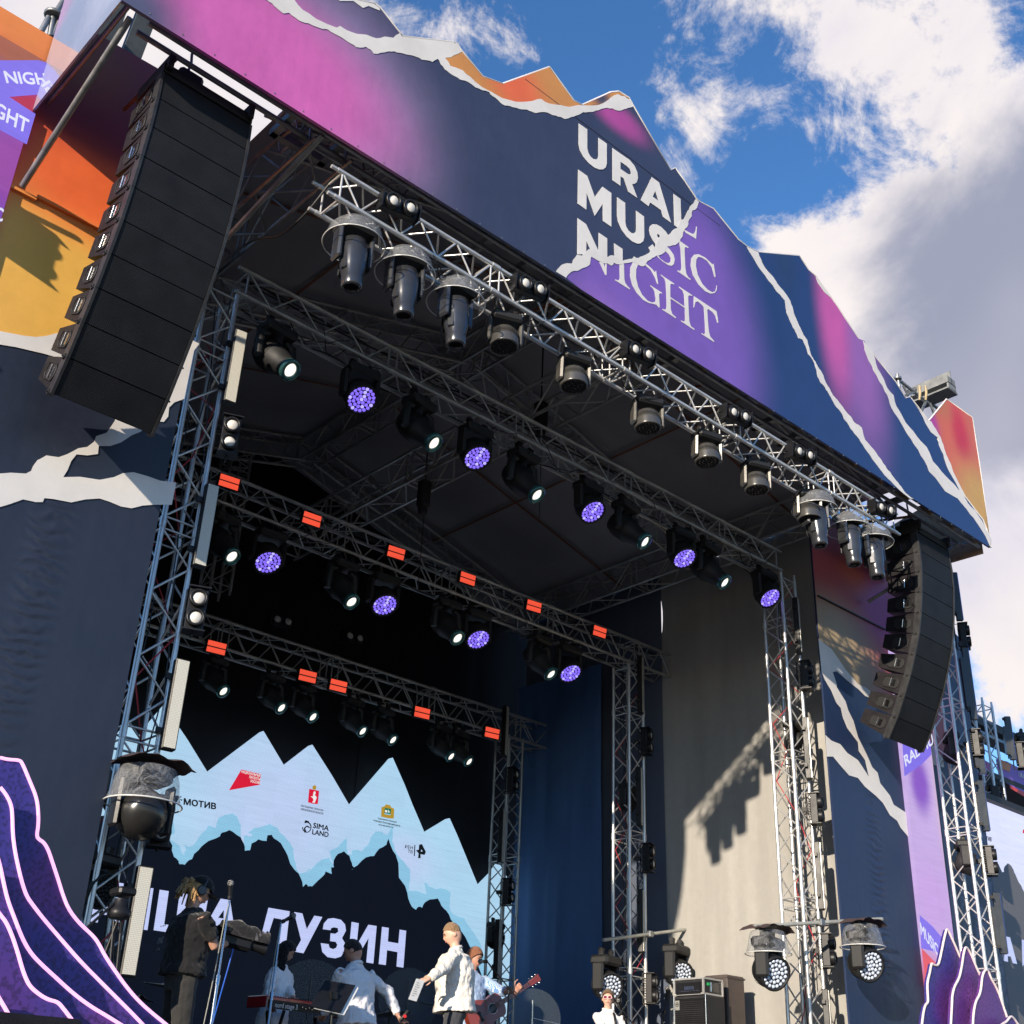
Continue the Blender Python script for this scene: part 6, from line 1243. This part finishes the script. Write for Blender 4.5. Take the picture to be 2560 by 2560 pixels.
for i in range(18): m.lathe(pL+ux*(.46+.045*i)-uy*.008+V(0, 0, -.05-.012*(i % 2)), -uy, [(0, .006), (.012, .006)], 6)
tag(m.build('sockets', CHROME, kb), kind='stuff')
m = MB()
for i in range(14): m.lathe(pL+ux*(.16+.035*i)+uy*.08+V(0, 0, .022), Z3, [(0, .008), (.016, .007)], 6)
tag(m.build('control_knobs', BLACK, kb), kind='stuff')
m = MB()
for e in (.25, W_-.25):
    a_, b_ = pL+ux*e+uy*.02+V(0, 0, -.10), pL+ux*e+uy*.32+V(0, 0, -.10); m.tube(a_, V(b_.x, b_.y, FLOOR), .018, 8); m.tube(b_, V(a_.x, a_.y, FLOOR), .018, 8)
m.tube(pL+ux*.2+uy*.15+V(0, 0, -.5), pR-ux*.2+uy*.15+V(0, 0, -.5), .015, 8); m.build('cross_stand', BLACK, kb)
# music stand
ms = thing('music_stand', 'black music stand with white sheets in front of the keyboard', 'music stand', V(*at(845, 2560, Y=10.05)))
q_ = [at(813, 2450, Y=10.12), at(889, 2463, Y=10.08), at(852, 2532, Y=9.96), at(776, 2515, Y=10.0)]
nn = (q_[1]-q_[0]).cross(q_[3]-q_[0]).normalized(); nn = nn if nn.y < 0 else -nn
m = MB(); m.slab([q_], nn, .006); m.build('desk', BLACK, ms)
m = MB(); m.slab([[p-nn*.012+V(.045, 0, -.01) for p in q_]], nn, .004); m.build('music_sheet', WHITEP, ms)
mid = (q_[0]+q_[2])/2-nn*-.01; m = MB(); m.tube(mid, V(mid.x+.02, mid.y, FLOOR), .012, 8); m.box(mid, (.06, .05, .06)); m.build('stand_pole', BLACK, ms)
# amplifiers
TOLEX = mat_plain('black_tolex', (.022, .022, .026), .5, 0, .35, 6., bump=.4, bsc=150.); BRN = mat_plain('brown_slip_cover', (.085, .068, .062), .6, 0, .25, 3., bump=.3, bsc=8.)
XA = 13.7
def boxat(name, mat, par, A, B, C, z0, bev=.01):
    a, b = at(*A, X=XA+name[1]), at(*B, X=XA+name[1]); c = at(*C, Y=b.y); z1 = (a.z+b.z)/2; m = MB(); m.box(((a.x+c.x)/2, (a.y+b.y)/2, (z0+z1)/2), (c.x-a.x, a.y-b.y, z1-z0), bev=bev); m.build(name[0], mat, par); return a.x, c.x, b.y, a.y, z1
a1 = thing('speaker_cabinet', 'black bass speaker cabinet with a ribbed grille below the amplifier rack', 'amplifier', (XA+.4, 11.3, FLOOR))
x0, x1, y0, y1, z1 = boxat(('cabinet', 0), TOLEX, a1, (1685, 2490), (1764, 2487), (1813, 2508), FLOOR, .015)
m = MB(); m.box((x0-.006, (y0+y1)/2, z1-.75), (.012, y1-y0-.05, 1.42)); m.build('grille', GRILLE, a1)
m = MB(); [m.box((x0-.013, (y0+y1)/2, z1-.08-.025*i), (.006, y1-y0-.06, .006)) for i in range(40)]; tag(m.build('grille_ribs', TOLEX, a1), kind='stuff')
m = MB(); m.box((x0-.018, y1-.07, z1-.12), (.006, .075, .12)); m.build('badge', mat_plain('silver_badge', (.4, .4, .38), .4, .4), a1); m = MB(); m.path([V(x0-.022, y1-.07+.026*math.cos(t), z1-.11+.026*math.sin(t)) for t in [2*math.pi*i/16 for i in range(16)]], .004, 4, closed=True); m.lathe((x0-.02, y1-.07, z1-.11), (-1, 0, 0), [(0, .012), (.004, .012)], 10); m.build('badge_mark', BLACK, a1)
for (yy, zz) in ((y0, z1), (y1, z1)): m = MB(); m.tube((x0-.004, yy, FLOOR), (x0-.004, yy, zz), .010, 6); m.build('metal_edge', CHROME, a1)
m = MB(); m.box(((x0+x1)/2+.02, y0-.004, z1-.42), (.20, .012, .16), bev=.01); m.build('side_handle', BLACKM, a1); m = MB(); m.path([V((x0+x1)/2+.02+dx, y0-.02, z1-.42+dz) for dx, dz in ((-.06, 0), (-.06, -.03), (.06, -.03), (.06, 0))], .010, 6); m.build('handle_bar', CHROME, a1)
a2 = thing('amplifier_rack', 'flight-case rack with an amplifier and aluminium edges, standing on the black cabinet', 'amplifier', (XA+.4, 11.3, z1))
zb_ = z1+.006; x0, x1, y0, y1, z2 = boxat(('rack_case', 0), TOLEX, a2, (1686, 2449), (1758, 2445), (1805, 2457), zb_, .008)
m = MB()
for yy in (y0, y1):
    for zz in (zb_+.01, z2): m.box(((x0+x1)/2, yy, zz), (x1-x0+.01, .022, .022))
    for xx in (x0, x1): m.box((xx, yy, (zb_+z2)/2), (.024, .024, z2-zb_))
for xx in (x0, x1):
    for zz in (zb_+.01, z2): m.box((xx, (y0+y1)/2, zz), (.022, y1-y0, .022))
m.build('aluminium_edging', ALU, a2)
m = MB(); m.box((x0-.008, (y0+y1)/2, (zb_+z2)/2-.02), (.02, y1-y0-.08, (z2-zb_)*.72)); fa = m.build('amplifier_front', BLACK, a2)
m = MB(); m.box((x0-.02, (y0+y1)/2-.02, z2-.12), (.006, .16, .045)); [m.lathe((x0-.018, y0+.07+.026*i, zb_+.045), (-1, 0, 0), [(0, .009), (.014, .008)], 8) for i in range(13)]; m.build('front_controls', CHROME, fa)
for xx, c_ in ((x0+.10, (.02, .45, .12)), (x1-.12, (.8, .16, .02))): m = MB(); m.box((xx, y0-.004, z2-.07), (.05, .006, .035)); m.build('tape_label', mat_plain('tape', c_, .5), a2)
m = MB(); m.box(((x0+x1)/2+.03, y0-.006, (zb_+z2)/2), (.17, .014, .13), bev=.01); m.build('case_handle', CHROME, a2)
a3 = thing('speaker_cabinet', 'tall brown-covered cabinet behind the amplifier rack, close to the sunlit curtain', 'amplifier', (XA+1., 11.4, FLOOR))
x0, x1, y0, y1, z3 = boxat(('cover', .62), BRN, a3, (1760, 2439), (1817, 2436), (1861, 2450), FLOOR, .015)
m = MB(); m.box(((x0+x1)/2, (y0+y1)/2, z3-.035), (x1-x0+.02, y1-y0+.02, .02)); m.build('lid_seam', BRN, a3); m = MB(); m.lathe((x0-.004, y1-.18, z3-.09), (-1, 0, 0), [(0, .022), (.008, .018)], 12); m.build('lock_rose', STEEL, a3)
# round clear drum shields and cymbals
def mat_clear():
    m, t, b = newmat('clear_acrylic'); out_ = t.nodes['Material Output']; tr = N(t, 'ShaderNodeBsdfTransparent'); mx = N(t, 'ShaderNodeMixShader'); mx.inputs[0].default_value = .07
    b.inputs['Base Color'].default_value = (.2, .25, .28, 1); b.inputs['Roughness'].default_value = .15; t.links.new(tr.outputs[0], mx.inputs[1]); t.links.new(b.outputs[0], mx.inputs[2]); t.links.new(mx.outputs[0], out_.inputs[0]); return m
CLR = mat_clear()
for i, (px, py, Y, r, lab) in enumerate(((1334, 2545, 12.4, .36, 'round clear acrylic shield beside the guitar'), (775, 2500, 14.3, .50, 'round clear acrylic shield behind the keyboard'), (1022, 2500, 13.6, .40, 'round clear acrylic shield right of the bowed man'))):
    p = at(px, py, Y=Y); o = thing('drum_shield', lab, 'acrylic shield', V(p.x, p.y, FLOOR), group='round acrylic shields'); m = MB(); m.lathe(p, (-.5, -.8, 0), [(0, r), (.006, r)], 40, smooth=False); m.build('clear_disc', CLR, o)
    m = MB(); m.tube(V(p.x, p.y+.03, FLOOR), V(p.x, p.y+.03, p.z+r*.6), .014, 8); m.tube((p.x, p.y+.03, p.z), (p.x+r*1.1, p.y-.1, p.z-.05), .012, 6); m.build('stand', CHROME if i == 0 else BLACK, o)
for i, (px, py, Y, r, tl) in enumerate(((420, 2462, 12.8, .26, .1), (352, 2492, 12.8, .16, .1), (1160, 2553, 13.2, .24, .15), (975, 2530, 13.6, .28, -.1), (885, 2440, 14.0, .0, 0))):
    p = at(px, py, Y=Y); nm = ('large dark cymbal left of the cameraman', 'small hi-hat cymbal left of the cameraman', 'cymbal low behind the guitarist', 'dark cymbal between the bowed man and the man in cream', 'thin black overhead microphone on a stand behind the bowed man')[i]
    o = thing('cymbal' if r else 'overhead_microphone', nm, 'cymbal' if r else 'microphone', V(p.x, p.y, FLOOR)); m = MB()
    if r: m.lathe(p, (tl, -tl, 1), [(-.03, r), (-.025, r*.98), (-.006, r*.3), (.018, r*.12), (.02, .01)], 28); m.build('cymbal_disc', mat_plain('dark_bronze', (.10, .075, .045), .3, .9), o)
    else: m.tube(p-V(.12, 0, 0), p+V(.12, 0, 0), .022, 8); m.build('microphone_body', BLACK, o)
    m = MB(); m.tube(V(p.x, p.y, FLOOR), p, .011, 8); [m.tube((p.x, p.y, FLOOR+.3), (p.x+.3*math.cos(k*2.1), p.y+.3*math.sin(k*2.1), FLOOR), .010, 6) for k in range(3)]; m.build('stand', CHROME if i in (1, 2) else BLACK, o)
# camera tripod by the left tower
tp_ = thing('camera_tripod', 'black video tripod with pan handle beside the left front tower', 'tripod', at(300, 2560, Y=8.9)); h = at(302, 2262, Y=8.9)
m = MB(); m.lathe(h-V(0, 0, .10), Z3, [(0, .07), (.02, .085), (.06, .085), (.08, .06), (.14, .05)], 16); m.box(h+V(0, 0, .09), (.14, .18, .06), bev=.015); m.build('fluid_head', BLACK, tp_)
m = MB(); m.tube(h+V(-.02, 0, .04), h+V(-.34, -.05, -.30), .011, 8); m.tube(h+V(-.24, -.04, -.2), h+V(-.34, -.05, -.30), .017, 8); m.build('pan_handle', BLACK, tp_)
for k in range(3):
    a = k*2.094+.5; e = V(h.x+math.cos(a)*.42, h.y+math.sin(a)*.42, 0.9); m = MB(); b0 = h+V(0, 0, -.12)
    for q in (-.02, .02): m.tube(b0+V(q*math.sin(a), -q*math.cos(a), 0)*1.5, b0.lerp(e, .6)+V(q*math.sin(a), -q*math.cos(a), 0), .011, 6)
    m.tube(b0.lerp(e, .55), e, .012, 6); m.box(b0.lerp(e, .6), (.06, .06, .05), bev=.01); m.build('leg', BLACK, tp_)
# equipment: front loudspeaker edge, bottom left
sb = thing('ground_stack_speaker', 'top of a black perforated loudspeaker in the bottom left corner', 'loudspeaker', at(100, 2600, Y=5.2))
a_, b_ = at(0, 2528, Y=5.2), at(215, 2550, Y=5.2); m = MB(); m.box(((a_.x+b_.x)/2-.2, 5.55, a_.z-.45), (b_.x-a_.x+.4, .7, .9), bev=.02); m.build('cabinet', CAB, sb); m = MB(); m.box(((a_.x+b_.x)/2-.2, 5.19, a_.z-.47), (b_.x-a_.x+.34, .02, .84)); m.build('grille', GRILLE, sb)

# ---------------------------------------------------------------- decorative cut-out mountains
def mat_speck(name, a, b_, c):
    m, t, b = newmat(name); P = wpos(t); n = N(t, 'ShaderNodeTexNoise'); n.inputs['Scale'].default_value = 42; n.inputs['Detail'].default_value = 2; t.links.new(P, n.inputs['Vector'])
    l = N(t, 'ShaderNodeTexNoise'); l.inputs['Scale'].default_value = .9; l.inputs['Detail'].default_value = 1; t.links.new(P, l.inputs['Vector'])
    base = mixc(t, N_map2(t, l.outputs[0], .42, .62), a, b_)
    base = mixc(t, math_(t, 'MULTIPLY', N_map2(t, l.outputs[0], .60, .72), ramp(t, n.outputs[0], [(.42, 0.), (.5, 1.)])), base, c)
    t.links.new(mixc(t, 1., base, ramp(t, n.outputs[0], [(.40, .55), (.52, 1.)]), 'MULTIPLY'), b.inputs['Base Color']); b.inputs['Roughness'].default_value = .5
    return m
def N_map2(t, v, a, b): 
    n = N(t, 'ShaderNodeMapRange', interpolation_type='SMOOTHSTEP'); t.links.new(v, n.inputs[0]); n.inputs[1].default_value = a; n.inputs[2].default_value = b; return n.outputs[0]
SPK = mat_speck('violet_speckled_print', (.040, .030, .22), (.11, .028, .20), (.38, .13, .45)); NEON = mat_emit('pink_neon_edge', (.95, .45, .85), .95); RIM2 = mat_plain('pale_pink_rim_paint', (.78, .66, .66), .5)
k_ = 500/1380; cA = lambda *p: [(x*k_, 1860+y*k_) for x, y in p]; cB = lambda *p: [(2240+x*.19668, 2180+y*.19668) for x, y in p]
def cutouts(label, layers, Y0, dY, edge, rr, x0side, loc):
    r = thing('cutout_mountain', label, 'stage decoration', loc)
    for i, L in enumerate(layers):
        Y = Y0-dY*i; P = [at(x, y, Y=Y) for x, y in smooth(L, 2)]
        lo = P[-1].copy(); poly = P+[V(max(p.x for p in P)+.35 if x0side == 'l' else P[-1].x+.1, Y, .05), V((P[0].x-.6) if x0side == 'l' else P[0].x-.1, Y, .05)]
        if x0side == 'l': poly.append(V(P[0].x-.6, Y, P[0].z)) 
        m = MB(); m.slab([poly], (0, -1, 0), .04); o = m.build('cutout_board', SPK, r); m = MB(); m.path([p+V(0, -.006, 0) for p in P], rr, 6); m.build('lit_edge' if edge is NEON else 'pale_edge', edge, o)
cutouts('violet cut-out mountain in five layers with glowing pink edges, bottom left', [
    cA((0, 95), (50, 108), (130, 112), (150, 130), (200, 250), (250, 370), (262, 470), (262, 560), (250, 635), (265, 658), (300, 680), (330, 730), (360, 820), (400, 940), (430, 1040), (470, 1140), (530, 1220), (580, 1270), (650, 1335), (685, 1390), (720, 1460), (800, 1580), (880, 1690), (960, 1780), (1050, 1860), (1150, 1940), (1250, 2030)),
    cA((0, 300), (40, 350), (75, 420), (83, 500), (85, 620), (100, 740), (125, 860), (150, 960), (180, 1050), (230, 1120), (300, 1210), (420, 1350), (560, 1510), (700, 1650), (820, 1770), (930, 1880), (1060, 2020)),
    cA((-20, 780), (0, 850), (20, 950), (50, 1080), (100, 1210), (150, 1340), (200, 1430), (260, 1500), (380, 1610), (500, 1720), (620, 1810), (740, 1880), (900, 1980)),
    cA((-30, 1140), (0, 1180), (40, 1230), (80, 1320), (120, 1440), (150, 1550), (180, 1630), (210, 1680), (270, 1730), (330, 1765), (395, 1780), (430, 1820), (480, 1885), (560, 2000)),
    cA((-40, 1700), (0, 1770), (45, 1845), (120, 1990))], 7.6, .14, NEON, .0105, 'l', (.5, 7.3, 0))
cutouts('violet cut-out mountain peaks with pale edges, bottom right before the LED strip', [
    cB((320, 1980), (340, 1800), (365, 1690), (405, 1660), (397, 1560), (392, 1400), (420, 1300), (445, 1165), (455, 1165), (490, 1190), (530, 1186), (550, 1120), (580, 980), (610, 830), (635, 735), (650, 728), (680, 790), (740, 920), (835, 1140), (900, 1300), (960, 1500)),
    cB((690, 1980), (705, 1700), (710, 1560), (740, 1450), (800, 1350), (835, 1180), (850, 1060), (872, 965), (890, 957), (930, 1010), (970, 1100), (1020, 1220), (1085, 1360), (1150, 1500), (1200, 1700)),
    cB((970, 1980), (980, 1780), (1010, 1640), (1060, 1560), (1080, 1450), (1087, 1350), (1110, 1270), (1145, 1238), (1175, 1270), (1200, 1350), (1260, 1450), (1310, 1560), (1350, 1680), (1390, 1800), (1415, 1880), (1440, 2000)),
    cB((1300, 1990), (1345, 1932), (1400, 1905), (1435, 1850), (1460, 1835), (1500, 1870), (1540, 1932), (1600, 2000))], 8.35, .14, RIM2, .016, 'r', (16.5, 8.2, 0))

# ---------------------------------------------------------------- right: side screen and rigging beyond the tower
YR = 9.7
ss = thing('led_screen', 'side LED screen at the right edge with a dark mountain and pale letters', 'LED screen', (20, YR, 1)); e2 = lambda *p: cr(2200, 2000, 360, p)
tlx = at(2425, 1988, Y=YR); PALE = mat_led('side_pale', (.66, .70, .95), strength=1.1, pix=40); DK2 = mat_led('side_dark', (.010, .014, .026), strength=1, pix=40, spec=.4)
DK2.node_tree.nodes['Principled BSDF'].inputs['Base Color'].default_value = (.10, .10, .105, 1)
m = MB(); m.slab([[V(tlx.x, YR, 1.2), V(25, YR, 1.2), V(25, YR, tlx.z), V(tlx.x, YR, tlx.z)]], (0, -1, 0), .12); m.build('screen_face', PALE, ss)
dm = rag(e2((1180, 1400), (1440, 1085), (1465, 1050), (1480, 970), (1540, 820), (1590, 860), (1640, 970), (1665, 965), (1670, 900), (1712, 850), (1720, 850), (1790, 930), (1860, 1100), (1932, 1230), (2020, 1420), (2100, 1500), (2250, 1480)), 2, 2, 77)
m = MB(); L = [at(x, y, Y=YR-.005) for x, y in dm]; L = [V(tlx.x+.02, YR-.005, L[0].z)]+L[1:]+[V(L[-1].x, YR-.005, 1.3), V(tlx.x+.02, YR-.005, 1.3)]; m.slab([L], (0, -1, 0), .002); m.build('dark_mountain_image', DK2, ss)
for pts in ([(1095, 740), (1135, 748), (1170, 1000), (1215, 1010), (1190, 770), (1230, 778), (1265, 1025), (1310, 1035), (1280, 790), (1330, 800), (1370, 1125), (1150, 1075)], [(1395, 820), (1450, 830), (1540, 1170), (1485, 1158), (1462, 1075), (1420, 1068), (1425, 1142), (1375, 1130)], [(1600, 860), (1700, 880), (1740, 1220), (1690, 1210), (1660, 940), (1645, 935), (1660, 1130), (1610, 1200)]):
    panel('image_lettering', cB(*pts), LAV, ss, YR, .010)
text_on('МОТИВ', e2((1365, 528))[0], e2((1495, 556))[0], e2((1365, 478))[0], YR, .010, INK, ss, .03, 'image_lettering'); panel('image_mark', e2((1335, 455), (1358, 462), (1360, 512), (1340, 490)), INK, ss, YR, .010)
panel('image_mark', e2((1920, 395), (1960, 405), (1955, 460), (1915, 440)), LRED, ss, YR, .010)
m = MB(); m.box(((tlx.x+25)/2, YR, tlx.z+.06), (25-tlx.x+.1, .2, .10)); m.build('screen_frame', BLACKM, ss)
hb = thing('side_stage_roof', 'dark roof beam with violet banners above the side screen', 'roof', (21, 10.4, 6))
a_ = at(2400, 1800, Y=10.6); b_ = at(2560, 1885, Y=10.6)
for dz, mt, nm, th in ((.18, BLACKM, 'roof_beam', .16), (-.05, STEEL, 'roof_beam', .06)): m = MB(); m.box((a_.x+3.4, 10.6, a_.z+dz-.1), (7, .3, th)); m.build(nm, mt, hb)
f2 = lambda *p: cr(2200, 1650, 360, p)
VB = mat_print('violet_banner', (.22, .10, .50), [(w(2460, 1900, 10.3), .5, 0, (.42, .12, .30), (1, 1, 1))], rough=.5, fabric=.1)
for pts in (((1030, 850), (1180, 880), (1320, 940), (1330, 1010), (1080, 1000)), ((1120, 1260), (1320, 1290), (1500, 1400), (1500, 1560), (1340, 1540), (1130, 1390)), ((1560, 1330), (1700, 1360), (1932, 1480), (2150, 1600), (2150, 1900), (1932, 1790), (1700, 1650), (1600, 1560))): panel('side_banner', f2(*pts), VB, hb, 10.3, 0, .01)
panel('side_banner', f2((1590, 1320), (1760, 1400), (1740, 1500), (1600, 1440)), mat_print('orange_banner', (.65, .22, .05), rough=.5, fabric=0), hb, 10.3, .01, .01)
panel('side_banner', f2((1740, 1680), (1932, 1770), (2150, 1870), (2150, 1900), (1932, 1830), (1750, 1720)), mat_print('red_banner', (.6, .04, .03), rough=.5, fabric=0), hb, 10.3, .012, .01)
text_on('MUSIC NIGHT', f2((1235, 1440))[0], f2((1345, 1500))[0], f2((1235, 1370))[0], 10.3, .012, PAPER2, hb, .01, 'banner_lettering'); text_on('URAL MUSIC', f2((1860, 1560))[0], f2((2100, 1680))[0], f2((1860, 1500))[0], 10.3, .012, PAPER2, hb, .01, 'banner_lettering')
m = MB(); m.box((a_.x+3.4, 11.4, a_.z-1.0), (7, 2.2, .1)); m.build('roof_underside', BLACKM, hb)
tA, tB = at(2496, 1990, Y=9.9), at(2474, 1762, Y=9.9)
truss('short hanging tower truss with lamps beyond the tower with blue bars', (tA.x-.1, 9.9, tA.z), Z3, tB.z-tA.z, X3, Y3, .34, pitch=.6, group=G_T, name='tower_truss')
for (px, lab) in (((2551, 1890), 'vertical two-cell blinder on the short hanging truss'),):
    p = at(*px, Y=9.75); place('bl', PBL, lab, p, (0, R_(90), .5), 'vertical blinders on the towers', 1.1)
vbar('bb', PBB, 'narrow blue LED batten on the short hanging truss beyond the tower', (2524, 1792), (2540, 1900), 9.75, .95, 'blue LED battens', 0, .7)
for (px, lab) in (((2375, 1828), 'unlit black head inside the tower with blue bars, upper one'), ((2405, 2095), 'unlit black head inside the tower with blue bars, lower one'), ((2550, 1830), 'large black lamp at the right edge above the side screen'), ((2480, 1950), 'black head at the foot of the short hanging truss')):
    p = at(*px, Y=9.1 if px[0] < 2450 else 10.); o = place('bk', _used.get('bk') or proto_wash(dv=(.1, -.9, -.3), mats=(BLACK, BLACK)), lab, p, (0, 0, .6), 'unlit black heads at the right', .9)
for i in range(3):
    p = at(2560+i*3, 1940+i*60, Y=9.4)
# small unlit heads inside the towers
for (px, Y, lab) in (((318, 1905), 9.85, 'unlit black head inside the left front tower, above the covered one'), ((255, 2120), 9.85, 'unlit black head inside the left front tower, below the covered one'), ((1980, 1800), 9.9, 'unlit black head inside the right front tower'), ((1568, 1955), 12.95, 'unlit black head inside the tower halfway back'), ((1240, 2300), 15.8, 'unlit black head inside the rear tower')):
    p = at(*px, Y=Y); place('bk', _used['bk'], lab, p, (0, 0, .3), 'unlit black heads inside the towers', .8)
# scaffold and ballast above the fascia's right end
bl_ = thing('ballast_outrigger', 'steel outrigger with a strapped grey ballast box above the right end of the fascia', 'rigging', at(2290, 1010, Y=8.7)); z5 = lambda x, y, Y=8.7: at(*cz((x, y))[0], Y=Y)
for a_, b_, r in (((405, 355), (470, 760), .028), ((470, 480), (900, 820), .030), ((500, 540), (600, 740), .022), ((870, 790), (780, 990), .026), ((930, 820), (1010, 1010), .026), ((540, 700), (700, 640), .022)): m = MB(); m.tube(z5(*a_), z5(*b_), r, 8); m.build('tube', STEEL, bl_)
m = MB(); m.tube(z5(1000, 470, 9.0), z5(560, 640, 9.0), .03, 8); m.tube(z5(950, 830, 8.9), z5(1060, 910, 8.9), .03, 8); m.build('tube', STEEL, bl_)
c0 = z5(975, 650); m = MB(); m.box(c0, (.30, .75, .02)); m.box(c0+V(.0, 0, .14), (.02, .75, .28)); m.box(c0+V(0, 0, -.13), (.34, .75, .03)); m.box(c0+V(0, -.36, .0), (.26, .03, .26)); m.build('ballast_box', mat_plain('grey_ballast_paint', (.28, .28, .26), .5, .2, .4), bl_)
for x in (760, 860): m = MB(); m.path([z5(x, 550, 8.5), z5(x+15, 650, 8.35), z5(x+5, 770, 8.4)], .022, 4); m.build('ratchet_strap', mat_plain('sand_webbing', (.50, .38, .22), .8), bl_)
m = MB(); [m.path([z5(780+12*math.sin(i*2.2), 560+14*i, 8.42) for i in range(12)], .012, 5)]; m.build('rope', mat_plain('hemp_rope', (.45, .34, .18), .9), bl_)
m = MB(); m.lathe(z5(410, 430), Z3, [(-.02, .07), (.02, .07)], 14); m.build('rosette_node', STEEL, bl_)
# scaffold behind the left return and over the left wall
sf = thing('scaffold_frame', 'steel scaffold tubes rising behind the orange wall at the top left', 'scaffold', at(120, 60, Y=9.9)); z6 = lambda x, y, Y=9.9: at(x*420/1932, y*420/1932, Y=Y)
for a_, b_ in (((750, -20), (640, 150)), ((625, 110), (575, 420)), ((560, 200), (470, 370)), ((680, 250), (600, 420))): m = MB(); m.tube(z6(*a_), z6(*b_), .03, 10); m.build('tube', STEEL, sf)
m = MB(); m.lathe(z6(620, 180), Z3, [(-.02, .09), (-.01, .10), (.01, .10), (.02, .09)], 16); m.build('rosette_node', STEEL, sf)
for x in (2.75, 3.05): m = MB(); m.box((x, 9.75, zr(9.9)), (.20, .10, 2.0), rot=(.35, 0, 0)); m.build('steel_upright', mat_plain('painted_steel', (.10, .11, .11), .5, .3, .4), sf)
